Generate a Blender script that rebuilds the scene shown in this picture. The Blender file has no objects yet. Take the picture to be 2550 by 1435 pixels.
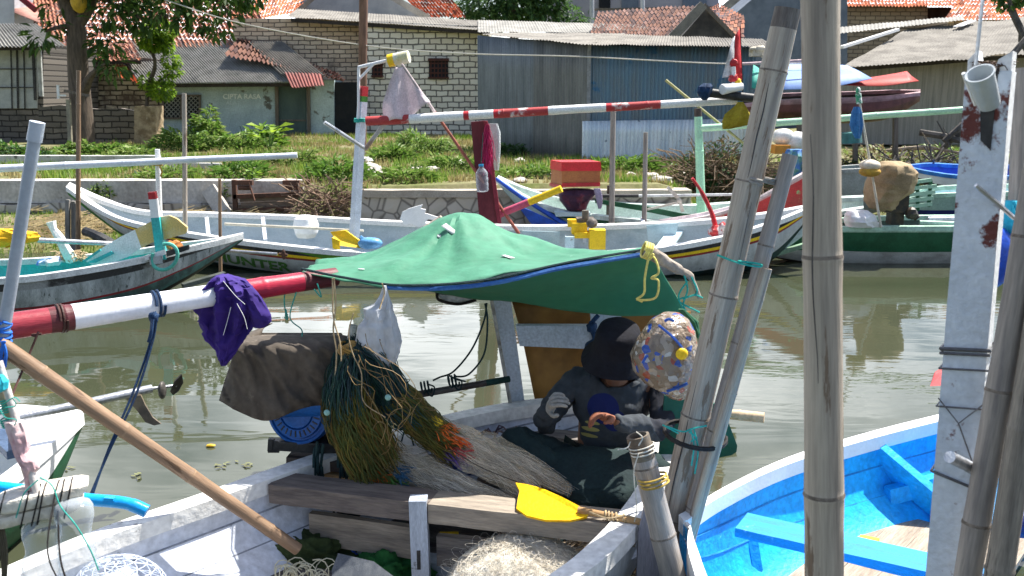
import bpy, bmesh, math, random
from mathutils import Vector, Matrix, noise as mnoise
RD = random.Random(11)
rad = math.radians
V = Vector

# ------------------------------------------------------------------ camera, light, exposure
F = 2400.0
CAM = V((0.0, 0.0, 2.5))
PITCH = rad(11.53)
SC = bpy.context.scene
COL = SC.collection
cam_d = bpy.data.cameras.new('camera')
cam_d.lens = F / 2550 * 36
cam_d.sensor_width = 36
cam_d.clip_start = 0.05
cam_d.clip_end = 600
cam_o = bpy.data.objects.new('camera', cam_d)
COL.objects.link(cam_o)
cam_o.location = CAM
cam_o.rotation_euler = (math.pi / 2 - PITCH, 0, 0)
cam_d.dof.use_dof = True
cam_d.dof.focus_distance = 5.6
cam_d.dof.aperture_fstop = 7.0
SC.camera = cam_o

SUN = V((0.41, 0.287, 0.866)).normalized()
sun_d = bpy.data.lights.new('sun', 'SUN')
sun_d.energy = 5.0
sun_d.angle = rad(0.53)
sun_d.color = (1.0, 0.955, 0.88)
sun_o = bpy.data.objects.new('sun', sun_d)
COL.objects.link(sun_o)
sun_o.rotation_euler = (-SUN).to_track_quat('-Z', 'Y').to_euler()

W = bpy.data.worlds.new('World')
SC.world = W
W.use_nodes = True
nt = W.node_tree
bg = nt.nodes['Background']
sky = nt.nodes.new('ShaderNodeTexSky')
sky.sky_type = 'NISHITA'
sky.sun_disc = False
sky.sun_elevation = math.asin(SUN.z)
sky.sun_rotation = math.atan2(SUN.x, SUN.y)
sky.air_density = 1.0
sky.dust_density = 1.6
tc = nt.nodes.new('ShaderNodeTexCoord')
mp = nt.nodes.new('ShaderNodeMapping')
mp.inputs['Scale'].default_value = (1.6, 1.6, 3.6)
ns = nt.nodes.new('ShaderNodeTexNoise')
ns.inputs['Scale'].default_value = 1.7
ns.inputs['Detail'].default_value = 7
ns.inputs['Roughness'].default_value = 0.55
rp = nt.nodes.new('ShaderNodeValToRGB')
rp.color_ramp.elements[0].position = 0.41
rp.color_ramp.elements[1].position = 0.55
mx = nt.nodes.new('ShaderNodeMix')
mx.data_type = 'RGBA'
mx.inputs[7].default_value = (19.0, 19.6, 20.6, 1)
nt.links.new(tc.outputs['Generated'], mp.inputs['Vector'])
nt.links.new(mp.outputs['Vector'], ns.inputs['Vector'])
nt.links.new(ns.outputs['Fac'], rp.inputs['Fac'])
sz = nt.nodes.new('ShaderNodeSeparateXYZ'); mr = nt.nodes.new('ShaderNodeMapRange'); mm = nt.nodes.new('ShaderNodeMath'); mm.operation = 'MULTIPLY'
mr.inputs[1].default_value = 0.26; mr.inputs[2].default_value = 0.55; mr.inputs[3].default_value = 1.0; mr.inputs[4].default_value = 0.06   # cloud cover cut overhead to lower the ambient light
nt.links.new(tc.outputs['Generated'], sz.inputs[0]); nt.links.new(sz.outputs[2], mr.inputs[0])
nt.links.new(rp.outputs['Color'], mm.inputs[0]); nt.links.new(mr.outputs[0], mm.inputs[1])
my = nt.nodes.new('ShaderNodeMapRange'); my.inputs[1].default_value = -0.25; my.inputs[2].default_value = 0.25; my.inputs[3].default_value = 0.10; my.inputs[4].default_value = 1.0   # clouds kept to the far side, shaped to dim the near-side sky light
m2 = nt.nodes.new('ShaderNodeMath'); m2.operation = 'MULTIPLY'
nt.links.new(sz.outputs[1], my.inputs[0]); nt.links.new(mm.outputs[0], m2.inputs[0]); nt.links.new(my.outputs[0], m2.inputs[1])
nt.links.new(m2.outputs[0], mx.inputs[0])
nt.links.new(sky.outputs['Color'], mx.inputs[6])
nt.links.new(mx.outputs[2], bg.inputs['Color'])
bg.inputs['Strength'].default_value = 0.085
SC.view_settings.view_transform = 'Standard'
SC.view_settings.look = 'None'
SC.view_settings.exposure = 1.15
SC.view_settings.gamma = 1.0
SC.cycles.max_bounces = 8
SC.cycles.transparent_max_bounces = 24

# ------------------------------------------------------------------ photo pixel (2550 x 1435) to a point in the place
SP, CP = math.sin(PITCH), math.cos(PITCH)
def ray(px, py):
    a = (px - 1275) / F
    b = (717.5 - py) / F
    return V((a, CP + SP * b, -SP + CP * b))
def pt(px, py, d):                       # at distance d along the ground (world y)
    r = ray(px, py)
    return CAM + r * (d / r.y)
def gp(px, py, z):                       # on the level plane at height z
    r = ray(px, py)
    return CAM + r * ((z - CAM.z) / r.z)
def mpp(d):                              # metres per photo pixel at distance d
    return d / F

# ------------------------------------------------------------------ mesh helpers
def frame(axis):
    a = axis.normalized()
    u = a.cross(V((0, 0, 1)))
    if u.length < 1e-4:
        u = V((1, 0, 0))
    u.normalize()
    return u, a.cross(u).normalized() * -1, a
class MB:
    def __init__(s):
        s.v = []; s.f = []; s.m = []
    def add(s, vs, fs, m=0):
        o = len(s.v)
        s.v += [V(p) for p in vs]
        for f in fs:
            s.f.append([i + o for i in f]); s.m.append(m)
        return s
    def hexa(s, c, m=0):                 # 8 corners: bottom 4, top 4
        return s.add(c, [(3, 2, 1, 0), (4, 5, 6, 7), (0, 1, 5, 4), (1, 2, 6, 5), (2, 3, 7, 6), (3, 0, 4, 7)], m)
    def box(s, lo, hi, m=0):
        (a, b, c), (d, e, f) = lo, hi
        return s.hexa([(a, b, c), (d, b, c), (d, e, c), (a, e, c), (a, b, f), (d, b, f), (d, e, f), (a, e, f)], m)
    def beam(s, a, b, w, h, up=V((0, 0, 1)), m=0, w2=None, h2=None):
        a, b = V(a), V(b)
        d = (b - a).normalized()
        sd = d.cross(up).normalized()
        u = sd.cross(d).normalized()
        w2 = w if w2 is None else w2; h2 = h if h2 is None else h2
        A = [a - sd * w / 2 - u * h / 2, a + sd * w / 2 - u * h / 2, a + sd * w / 2 + u * h / 2, a - sd * w / 2 + u * h / 2]
        B = [b - sd * w2 / 2 - u * h2 / 2, b + sd * w2 / 2 - u * h2 / 2, b + sd * w2 / 2 + u * h2 / 2, b - sd * w2 / 2 + u * h2 / 2]
        return s.hexa(A + B, m)
    def loft(s, rings, m=0, caps=True, closed=True, ms=None):
        o = len(s.v); n = len(rings[0])
        for r in rings:
            s.v += [V(p) for p in r]
        for i in range(len(rings) - 1):
            for j in range(n if closed else n - 1):
                k = (j + 1) % n
                s.f.append([o + i * n + j, o + i * n + k, o + (i + 1) * n + k, o + (i + 1) * n + j])
                s.m.append(ms[i] if ms else m)
        if caps and closed:
            s.f.append([o + j for j in range(n)][::-1]); s.m.append(ms[0] if ms else m)
            q = o + (len(rings) - 1) * n
            s.f.append([q + j for j in range(n)]); s.m.append(ms[-1] if ms else m)
        return s
    def tube(s, pts, r, n=8, m=0, caps=True, ms=None):
        pts = [V(p) for p in pts]
        rs = r if isinstance(r, (list, tuple)) else [r] * len(pts)
        rings = []
        u = None
        for i, p in enumerate(pts):
            t = (pts[min(i + 1, len(pts) - 1)] - pts[max(i - 1, 0)])
            if t.length < 1e-9:
                t = V((0, 0, 1))
            t.normalize()
            if u is None:
                u, _, _ = frame(t)
            u = (u - t * u.dot(t))
            if u.length < 1e-6:
                u, _, _ = frame(t)
            u.normalize()
            w = t.cross(u)
            rings.append([p + (u * math.cos(2 * math.pi * k / n) + w * math.sin(2 * math.pi * k / n)) * rs[i] for k in range(n)])
        return s.loft(rings, m, caps, True, ms)
    def ell(s, c, rx, ry, rz, nu=12, nv=8, m=0, jit=0.0, M=None):
        rings = []
        for i in range(nv + 1):
            th = math.pi * (0.02 + 0.96 * i / nv)
            rg = []
            for j in range(nu):
                ph = 2 * math.pi * j / nu
                p = V((math.sin(th) * math.cos(ph) * rx, math.sin(th) * math.sin(ph) * ry, -math.cos(th) * rz))
                if jit:
                    p *= 1 + jit * mnoise.noise(V(c) * 3 + p * (3.0 / max(rx, ry, rz)))
                if M:
                    p = M @ p
                rg.append(V(c) + p)
            rings.append(rg)
        return s.loft(rings, m)
    def patch(s, G, m=0):                # open grid of points
        o = len(s.v); nr = len(G); nc = len(G[0])
        for r in G:
            s.v += [V(p) for p in r]
        for i in range(nr - 1):
            for j in range(nc - 1):
                s.f.append([o + i * nc + j, o + i * nc + j + 1, o + (i + 1) * nc + j + 1, o + (i + 1) * nc + j]); s.m.append(m)
        return s
    def leaf(s, p, d, up, L, wd, m=0, bend=0.25):
        d = d.normalized()
        sd = d.cross(up)
        if sd.length < 1e-4:
            sd = V((1, 0, 0))
        sd.normalize()
        nrm = sd.cross(d)
        q = p + d * L * 0.5 + nrm * L * bend * 0.3
        e = p + d * L - nrm * L * bend * 0.4
        return s.add([p, q + sd * wd / 2, e, q - sd * wd / 2], [(0, 1, 2, 3)], m)

WM = {}                                   # world matrices of what has been placed
def place(o, parent, M):
    COL.objects.link(o)
    WM[o.name] = M
    if parent is not None:
        o.parent = parent
        M = WM[parent.name].inverted() @ M
    o.matrix_basis = M
def tag(o, label=None, cat=None, group=None, kind=None):
    if label: o['label'] = label
    if cat: o['category'] = cat
    if group: o['group'] = group
    if kind: o['kind'] = kind
    return o
def thing(name, label, cat, loc, group=None):
    o = bpy.data.objects.new(name, None)
    o.empty_display_size = 0.1
    place(o, None, Matrix.Translation(V(loc)))
    return tag(o, label, cat, group)
def mesh_obj(name, mb, mats, parent=None, M=None, smooth=True, local=False, thick=0, sub=0, angle=40):
    me = bpy.data.meshes.new(name)
    if M is None:
        if parent is not None:
            M = WM[parent.name]
        else:
            lo = V((min(v.x for v in mb.v), min(v.y for v in mb.v), min(v.z for v in mb.v)))
            hi = V((max(v.x for v in mb.v), max(v.y for v in mb.v), max(v.z for v in mb.v)))
            M = Matrix.Translation(V(((lo.x + hi.x) / 2, (lo.y + hi.y) / 2, lo.z)))
    inv = M.inverted()
    vs = mb.v if local else [inv @ v for v in mb.v]
    me.from_pydata([tuple(v) for v in vs], [], mb.f)
    if not isinstance(mats, (list, tuple)):
        mats = [mats]
    for m in mats:
        me.materials.append(m)
    me.polygons.foreach_set('material_index', mb.m)
    if smooth:
        me.polygons.foreach_set('use_smooth', [True] * len(me.polygons))
        if angle:
            me.set_sharp_from_angle(angle=rad(angle))
    me.update()
    o = bpy.data.objects.new(name, me)
    place(o, parent, M)
    if thick:
        md = o.modifiers.new('thickness', 'SOLIDIFY'); md.thickness = thick; md.offset = 0
    if sub:
        md = o.modifiers.new('smooth', 'SUBSURF'); md.levels = sub; md.render_levels = sub
    return o
def solo(name, mb, mats, label, cat, group=None, **k):
    return tag(mesh_obj(name, mb, mats, None, **k), label, cat, group)
def part(name, mb, mats, parent, label=None, **k):
    return tag(mesh_obj(name, mb, mats, parent, **k), label)
def structure(name, mb, mats, **k):
    return tag(mesh_obj(name, mb, mats, None, **k), kind='structure')
def zmat(a, b):                           # local z runs from a to b
    a, b = V(a), V(b)
    q = (b - a).to_track_quat('Z', 'Y')
    return Matrix.Translation(a) @ q.to_matrix().to_4x4()
def pole(name, a, b, r0, r1, mats, parent=None, label=None, cat=None, group=None, n=14, nodes=0, node_up=0.06, bands=None, bow=0.0, hollow=False, seed=0, first=0.5, ring=None):
    """round pole; nodes = spacing of bamboo rings; bands = [(t, material index)]"""
    a, b = V(a), V(b); L = (b - a).length
    rn = random.Random(seed + int(L * 1000))
    ts = {0.0, L}
    for i in range(1, int(L / 0.18) + 1):
        ts.add(min(L, i * 0.18))
    nd = []
    if nodes:
        z = nodes * first
        while z < L - 0.03:
            nd.append(z); z += nodes * rn.uniform(0.85, 1.15)
        for z in nd:
            for e in (-0.022, -0.008, 0.0, 0.008, 0.022):
                if 0 < z + e < L: ts.add(z + e)
    if bands:
        for t, _ in bands:
            if 0 < t < 1: ts |= {t * L, min(L, t * L + 0.001)}
    ts = sorted(ts)
    mb = MB(); rings = []; ms = []
    for z in ts:
        t = z / L
        r = r0 + (r1 - r0) * t
        for q in nd:
            dd = abs(z - q)
            if dd < 0.004: r *= 1 + node_up
            elif dd < 0.012: r *= 1 + node_up * 0.2 - 0.015
        if nd:
            q = min(abs(z - e) for e in nd)
            r *= 1 + .045 * math.exp(-(q / .035) ** 2)
        off = V((mnoise.noise(V((z * 0.9, seed, 0))) , mnoise.noise(V((z * 0.9, seed, 7))), 0)) * r0 * 0.12
        off.x += bow * math.sin(math.pi * t)
        rings.append([off + V((math.cos(2 * math.pi * k / n) * r, math.sin(2 * math.pi * k / n) * r, z)) for k in range(n)])
        mi = 0
        if bands:
            for tb, q in bands:
                if t >= tb - 1e-6: mi = q
        if ring is not None and any(abs(z - q) < 0.004 for q in nd): mi = len(mats)
        ms.append(mi)
    if ring is not None: mats = list(mats) + [ring]
    if hollow:
        e = rings[-1]
        c = sum(e, V()) / n
        rings.append([c + (p - c) * 0.78 for p in e]); ms.append(ms[-1])
        rings.append([c + (p - c) * 0.70 - V((0, 0, 0.12)) for p in e]); ms.append(ms[-1])
    mb.loft(rings, 0, True, True, ms)
    o = mesh_obj(name, mb, mats, parent, zmat(a, b), local=True, angle=50)
    return tag(o, label, cat, group)
def rope_ring(mb, c, axis, r, rr=0.006, turns=2, pitch=0.012, n=6, m=0):
    u, w, a = frame(V(axis)); pts = []
    K = 16 * turns
    for i in range(K + 1):
        t = 2 * math.pi * i / 16
        pts.append(V(c) + (u * math.cos(t) + w * math.sin(t)) * (r + rr * 0.6) + a * pitch * (i / 16 - turns / 2))
    mb.tube(pts, rr, n, m)
def bez(pts, k=8):                        # smooth line through points (Catmull-Rom)
    P = [V(p) for p in pts]
    P = [P[0] * 2 - P[1]] + P + [P[-1] * 2 - P[-2]]
    out = []
    for i in range(1, len(P) - 2):
        for j in range(k):
            t = j / k
            a, b, c, d = P[i - 1], P[i], P[i + 1], P[i + 2]
            out.append(0.5 * (b * 2 + (c - a) * t + (a * 2 - b * 5 + c * 4 - d) * t * t + (b * 3 - a - c * 3 + d) * t ** 3))
    out.append(P[-2])
    return out
def pl(seq, d):                           # list of (px, py[, extra depth]) at distance d
    return [pt(q[0], q[1], d + (q[2] if len(q) > 2 else 0)) for q in seq]
def slab_px(seq, d, th, tilt=None):
    """a flat board cut to an outline: real thickness th, standing at distance d"""
    f = [pt(q[0], q[1], d + (q[2] if len(q) > 2 else 0)) for q in seq]
    n = (f[1] - f[0]).cross(f[2] - f[0]).normalized()
    if n.y > 0: n = -n
    b = [p - n * th for p in f]
    k = len(f); mb = MB()
    mb.add(f + b, [list(range(k)), list(range(k, 2 * k))[::-1]] + [[i, i + k, (i + 1) % k + k, (i + 1) % k] for i in range(k)])
    bm = bmesh.new(); me = bpy.data.meshes.new('t'); me.from_pydata([tuple(v) for v in mb.v], [], mb.f); bm.from_mesh(me)
    bmesh.ops.recalc_face_normals(bm, faces=bm.faces); bm.verts.ensure_lookup_table()
    mb = MB(); mb.v = [v.co.copy() for v in bm.verts]; mb.f = [[v.index for v in fc.verts] for fc in bm.faces]; mb.m = [0] * len(mb.f)
    bm.free(); bpy.data.meshes.remove(me)
    return mb
def drape(rows, d, n=28, folds=5, fold=0.12, seed=0, ysub=5, wav=0.0):
    """hanging cloth or sack as a closed lofted body: rows of (py, px left, px right, thickness m[, extra depth])"""
    R = []
    rows = [tuple(r) + ((0,) if len(r) < 5 else ()) for r in rows]
    for i in range(len(rows) - 1):
        for j in range(ysub):
            t = j / ysub
            t2 = t * t * (3 - 2 * t) * 0.5 + t * 0.5
            R.append([a + (b - a) * t2 for a, b in zip(rows[i], rows[i + 1])])
    R.append(list(rows[-1]))
    rings = []
    for i, (py, xl, xr, th, ex) in enumerate(R):
        a, b = pt(xl, py, d + ex), pt(xr, py, d + ex)
        c = (a + b) / 2; hx = (b - a) / 2
        rg = []
        for k in range(n):
            ph = 2 * math.pi * k / n
            q1 = mnoise.noise(V((math.cos(ph) * 1.5 + i * .05, math.sin(ph) * 1.5, i * 0.10 + seed * 5)))
            q2 = abs(mnoise.noise(V((math.cos(ph) * 3.2 + i * .09, math.sin(ph) * 3.2, i * 0.16 + seed * 3)))) * 2 - .5
            q3 = abs(mnoise.noise(V((math.cos(ph) * 6 - i * .2, math.sin(ph) * 6, i * 0.30 + seed)))) * 2 - .5
            f = 1 + fold * (.55 * math.sin(folds * ph + seed + i * 0.13 + 2 * q1) + 1.2 * q1 - 1.0 * q2 - .45 * q3)
            xx = math.cos(ph) * hx.length
            pa = fold * .30 * min(.16, hx.length)
            pleat = pa * (1.6 * (abs(mnoise.noise(V((xx * 9 / (hx.length * 4 + .2) + .25 * math.sin(i * .12 + seed), i * .045, seed * 2)))) - .25) + .8 * math.sin(xx * folds * 1.5 / (hx.length + .01) + seed + i * .05))
            rg.append(c + hx * math.cos(ph) * (1 + (f - 1) * 0.35) + V((0, 1, 0)) * (math.sin(ph) * th / 2 * f + pleat * 2))
        rings.append(rg)
    return MB().loft(rings)
def smooth_wall(o):
    return o

# ------------------------------------------------------------------ materials
MATS = {}
def mat(name, col, c2=None, rough=0.6, sc=5.0, lo=0.42, hi=0.62, st=(1, 1, 1), bump=0.15, bsc=60, spot=None, spot_sc=6, spot_at=0.62, spot_st=(1, 1, 1), metal=0.0, spec=0.3, var=0.22, alpha=1.0, trans=0.0, sheen=0.0, sss=0):
    if name in MATS: return MATS[name]
    m = bpy.data.materials.new(name); m.use_nodes = True
    N = m.node_tree; L = N.links.new; P = N.nodes['Principled BSDF']
    def nd(t): return N.nodes.new(t)
    tcn = nd('ShaderNodeTexCoord'); mpn = nd('ShaderNodeMapping'); mpn.inputs['Scale'].default_value = st
    L(tcn.outputs['Object'], mpn.inputs['Vector'])
    n1 = nd('ShaderNodeTexNoise'); n1.inputs['Scale'].default_value = sc; n1.inputs['Detail'].default_value = 8; n1.inputs['Roughness'].default_value = 0.62
    L(mpn.outputs['Vector'], n1.inputs['Vector'])
    r1 = nd('ShaderNodeValToRGB'); r1.color_ramp.elements[0].position = lo; r1.color_ramp.elements[1].position = hi
    c2 = c2 or tuple(x * 0.6 for x in col)
    r1.color_ramp.elements[0].color = (*col, 1); r1.color_ramp.elements[1].color = (*c2, 1)
    L(n1.outputs['Fac'], r1.inputs['Fac'])
    out = r1.outputs['Color']
    if spot:
        mp2 = nd('ShaderNodeMapping'); mp2.inputs['Scale'].default_value = spot_st; mp2.inputs['Location'].default_value = (3.1, 1.7, 5.2)
        L(tcn.outputs['Object'], mp2.inputs['Vector'])
        n2 = nd('ShaderNodeTexNoise'); n2.inputs['Scale'].default_value = spot_sc; n2.inputs['Detail'].default_value = 9; n2.inputs['Roughness'].default_value = 0.68
        L(mp2.outputs['Vector'], n2.inputs['Vector'])
        r2 = nd('ShaderNodeValToRGB'); r2.color_ramp.elements[0].position = spot_at; r2.color_ramp.elements[1].position = spot_at + 0.035
        L(n2.outputs['Fac'], r2.inputs['Fac'])
        mxn = nd('ShaderNodeMix'); mxn.data_type = 'RGBA'
        L(r2.outputs['Color'], mxn.inputs[0]); L(out, mxn.inputs[6]); mxn.inputs[7].default_value = (*spot, 1)
        out = mxn.outputs[2]
    n3 = nd('ShaderNodeTexNoise'); n3.inputs['Scale'].default_value = bsc; n3.inputs['Detail'].default_value = 4
    L(mpn.outputs['Vector'], n3.inputs['Vector'])
    if var:
        hv = nd('ShaderNodeMapRange'); hv.inputs[1].default_value = 0.25; hv.inputs[2].default_value = 0.75; hv.inputs[3].default_value = 1 - var; hv.inputs[4].default_value = 1 + var
        L(n3.outputs['Fac'], hv.inputs[0])
        ml = nd('ShaderNodeMix'); ml.data_type = 'RGBA'; ml.blend_type = 'MULTIPLY'; ml.inputs[0].default_value = 1
        L(out, ml.inputs[6]); L(hv.outputs[0], ml.inputs[7])
        out = ml.outputs[2]
    L(out, P.inputs['Base Color'])
    if bump:
        bp = nd('ShaderNodeBump'); bp.inputs['Strength'].default_value = bump; bp.inputs['Distance'].default_value = 0.02
        L(n3.outputs['Fac'], bp.inputs['Height']); L(bp.outputs['Normal'], P.inputs['Normal'])
    P.inputs['Roughness'].default_value = rough
    P.inputs['Metallic'].default_value = metal
    P.inputs['Specular IOR Level'].default_value = spec
    P.inputs['Alpha'].default_value = alpha
    P.inputs['Transmission Weight'].default_value = trans
    if sss:                                # thin cloth or leaf lets light through
        tr = nd('ShaderNodeBsdfTranslucent'); L(out, tr.inputs['Color'])
        ms = nd('ShaderNodeMixShader'); ms.inputs[0].default_value = sss
        L(P.outputs[0], ms.inputs[1]); L(tr.outputs[0], ms.inputs[2]); L(ms.outputs[0], N.nodes['Material Output'].inputs['Surface'])
    MATS[name] = m
    return m
def brick_mat(name, c1, c2, mortar, bw, bh, ms=0.02, axis='xz', dirt=None, rough=0.85, warp=0.03, dirt_at=0.55):
    if name in MATS: return MATS[name]
    m = bpy.data.materials.new(name); m.use_nodes = True
    N = m.node_tree; L = N.links.new; P = N.nodes['Principled BSDF']
    def nd(t): return N.nodes.new(t)
    tcn = nd('ShaderNodeTexCoord'); sp = nd('ShaderNodeSeparateXYZ'); cb = nd('ShaderNodeCombineXYZ')
    L(tcn.outputs['Object'], sp.inputs[0])
    L(sp.outputs[{'x': 0, 'y': 1}[axis[0]]], cb.inputs[0]); L(sp.outputs[2], cb.inputs[1])
    nz = nd('ShaderNodeTexNoise'); nz.inputs['Scale'].default_value = 3.2; nz.inputs['Detail'].default_value = 5; L(cb.outputs[0], nz.inputs['Vector'])
    va = nd('ShaderNodeVectorMath'); va.operation = 'MULTIPLY_ADD'; va.inputs[1].default_value = (warp * 2, warp * 2, 0)
    L(nz.outputs['Color'], va.inputs[0]); L(cb.outputs[0], va.inputs[2])
    b = nd('ShaderNodeTexBrick'); L(va.outputs[0], b.inputs['Vector'])
    b.inputs['Color1'].default_value = (*c1, 1); b.inputs['Color2'].default_value = (*c2, 1); b.inputs['Mortar'].default_value = (*mortar, 1)
    b.inputs['Scale'].default_value = 1; b.inputs['Mortar Size'].default_value = ms; b.inputs['Mortar Smooth'].default_value = 0.3
    b.inputs['Brick Width'].default_value = bw; b.inputs['Row Height'].default_value = bh
    out = b.outputs['Color']
    n2 = nd('ShaderNodeTexNoise'); n2.inputs['Scale'].default_value = 1.3; n2.inputs['Detail'].default_value = 9; n2.inputs['Roughness'].default_value = 0.65
    L(cb.outputs[0], n2.inputs['Vector'])
    if dirt:
        r2 = nd('ShaderNodeValToRGB'); r2.color_ramp.elements[0].position = dirt_at; r2.color_ramp.elements[1].position = dirt_at + 0.15
        L(n2.outputs['Fac'], r2.inputs['Fac'])
        mxn = nd('ShaderNodeMix'); mxn.data_type = 'RGBA'; L(r2.outputs['Color'], mxn.inputs[0]); L(out, mxn.inputs[6]); mxn.inputs[7].default_value = (*dirt, 1)
        out = mxn.outputs[2]
    L(out, P.inputs['Base Color'])
    bp = nd('ShaderNodeBump'); bp.inputs['Strength'].default_value = 0.6; bp.inputs['Distance'].default_value = 0.03; bp.invert = True
    L(b.outputs['Fac'], bp.inputs['Height']); L(bp.outputs['Normal'], P.inputs['Normal'])
    P.inputs['Roughness'].default_value = rough; P.inputs['Specular IOR Level'].default_value = 0.2
    MATS[name] = m
    return m
def leaf_mat(name, c1, c2, tr=0.35, sc=3.0):
    return mat(name, c1, c2, rough=0.5, sc=sc, lo=0.35, hi=0.65, bump=0, var=0.3, bsc=9, sss=tr, spec=0.3)

# colours
WHITE = mat('white_paint', (.80, .80, .78), (.62, .62, .58), rough=.45, sc=4, lo=.55, hi=.8, spot=(.30, .27, .22), spot_sc=5, spot_at=.70)
WHITE_CLEAN = mat('fresh_white_paint', (.82, .82, .82), (.72, .72, .72), rough=.4, sc=3, var=.06, bump=.06)
HULLWHITE = mat('weathered_white_hull', (.52, .54, .54), (.31, .32, .31), rough=.6, sc=3, lo=.40, hi=.75, st=(3, 3, .5), spot=(.16, .15, .13), spot_sc=9, spot_at=.64, spot_st=(2, 2, .5))
HULLGREY = mat('grimy_white_hull', (.42, .45, .46), (.16, .18, .18), rough=.7, sc=4, lo=.38, hi=.66, st=(2, 2, .35), spot=(.07, .08, .08), spot_sc=8, spot_at=.60, spot_st=(3, 3, .4))
PALEBLUE = mat('pale_blue_paint', (.55, .68, .72), (.40, .55, .60), rough=.5, sc=3, spot=(.30, .30, .28), spot_sc=7, spot_at=.68)
INNERWHITE = mat('inner_hull_white', (.70, .73, .80), (.52, .56, .64), rough=.55, sc=3.5, lo=.45, hi=.75, spot=(.28, .30, .34), spot_sc=12, spot_at=.66)
BLACK = mat('black_paint', (.02, .02, .022), (.045, .045, .045), rough=.5, sc=9)
TEAL_DARK = mat('dark_teal_bottom', (.012, .05, .05), (.02, .03, .025), rough=.5, sc=4)
TEAL = mat('turquoise_paint', (.04, .48, .47), (.06, .36, .36), rough=.5, sc=5, spot=(.35, .40, .38), spot_sc=9, spot_at=.68)
YELLOW = mat('yellow_paint', (.85, .56, .02), (.60, .36, .02), rough=.45, sc=6, lo=.5, hi=.8)
RED = mat('red_paint', (.55, .03, .04), (.38, .03, .035), rough=.45, sc=6)
REDPEEL = mat('peeling_red_paint', (.55, .05, .05), (.45, .07, .06), rough=.6, sc=6, spot=(.35, .46, .20), spot_sc=5, spot_at=.60)
MAROON = mat('maroon_paint', (.13, .02, .03), (.17, .03, .04), rough=.5, sc=5, st=(1, 1, .3))
GREEN = mat('green_paint', (.05, .22, .03), (.04, .15, .03), rough=.5, sc=6)
DKGREEN = mat('dark_green_paint', (.015, .10, .045), (.01, .07, .03), rough=.5, sc=5)
MINT = mat('mint_paint', (.36, .66, .46), (.28, .50, .36), rough=.5, sc=6, spot=(.35, .35, .28), spot_sc=9, spot_at=.69)
BLUE = mat('blue_paint', (.02, .10, .55), (.02, .07, .36), rough=.5, sc=6)
NAVY = mat('navy_paint', (.012, .02, .14), (.01, .015, .09), rough=.5, sc=6)
BRIGHTBLUE = mat('bright_blue_paint', (.012, .42, .86), (.015, .30, .68), rough=.5, sc=7, lo=.40, hi=.70, bump=.25, bsc=35, spot=(.10, .50, .85), spot_sc=11, spot_at=.64)
BAMBOO = mat('grey_weathered_bamboo', (.36, .32, .28), (.20, .18, .17), rough=.65, sc=6, lo=.35, hi=.65, st=(6, 6, .5), bump=.15, bsc=30, spot=(.10, .085, .07), spot_sc=4, spot_at=.64, spot_st=(6, 6, .9), var=.16)
BAMBOO2 = mat('pale_grey_bamboo', (.47, .405, .325), (.255, .215, .18), rough=.65, sc=4, lo=.34, hi=.66, st=(7, 7, .30), bump=.2, bsc=30, spot=(.19, .135, .095), spot_sc=2.6, spot_at=.57, spot_st=(6, 6, .9), var=.17)
NODE = mat('dark_bamboo_node', (.23, .19, .155), (.11, .09, .075), rough=.8, sc=9, st=(6, 6, 6))
BAMBOO_TAN = mat('tan_bamboo', (.28, .18, .11), (.18, .115, .07), rough=.55, sc=5, st=(5, 5, .5), bump=.15, bsc=40, spot=(.12, .07, .04), spot_sc=6, spot_at=.60, spot_st=(5, 5, .6))
WOOD = mat('grey_plank_wood', (.34, .29, .23), (.20, .17, .14), rough=.75, sc=3, lo=.35, hi=.65, st=(1, 8, 8), bump=.3, bsc=16)
WOODDARK = mat('dark_wet_wood', (.075, .055, .045), (.04, .032, .03), rough=.6, sc=4, st=(1, 8, 8), bump=.3, bsc=20)
WOODTAN = mat('sawn_tan_wood', (.48, .30, .14), (.36, .21, .09), rough=.7, sc=3, st=(1, 7, 7), bump=.2, bsc=16)
STEEL = mat('bare_steel', (.55, .56, .58), (.40, .41, .43), rough=.35, sc=8, metal=.75)
PVC = mat('grey_plastic_pipe', (.34, .38, .43), (.28, .31, .35), rough=.4, sc=5, var=.06, bump=.05)
RUST = mat('rusty_iron', (.13, .06, .04), (.07, .04, .03), rough=.85, sc=9, bump=.4)
BLUEROPE = mat('blue_rope_fibre', (.008, .04, .11), (.006, .025, .07), rough=.7, sc=40, bump=.5, bsc=200)
DKROPE = mat('dark_green_rope_fibre', (.012, .035, .04), (.02, .05, .05), rough=.8, sc=40, bump=.5, bsc=200)
BLACKROPE = mat('black_cord', (.015, .012, .012), (.03, .025, .022), rough=.8, sc=40)
TEALROPE = mat('teal_cord', (.03, .38, .30), (.02, .28, .24), rough=.7, sc=40)
TANROPE = mat('tan_cord', (.42, .32, .19), (.30, .22, .12), rough=.8, sc=40)
YELROPE = mat('yellow_cord', (.75, .68, .18), (.6, .5, .15), rough=.7, sc=40)
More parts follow.
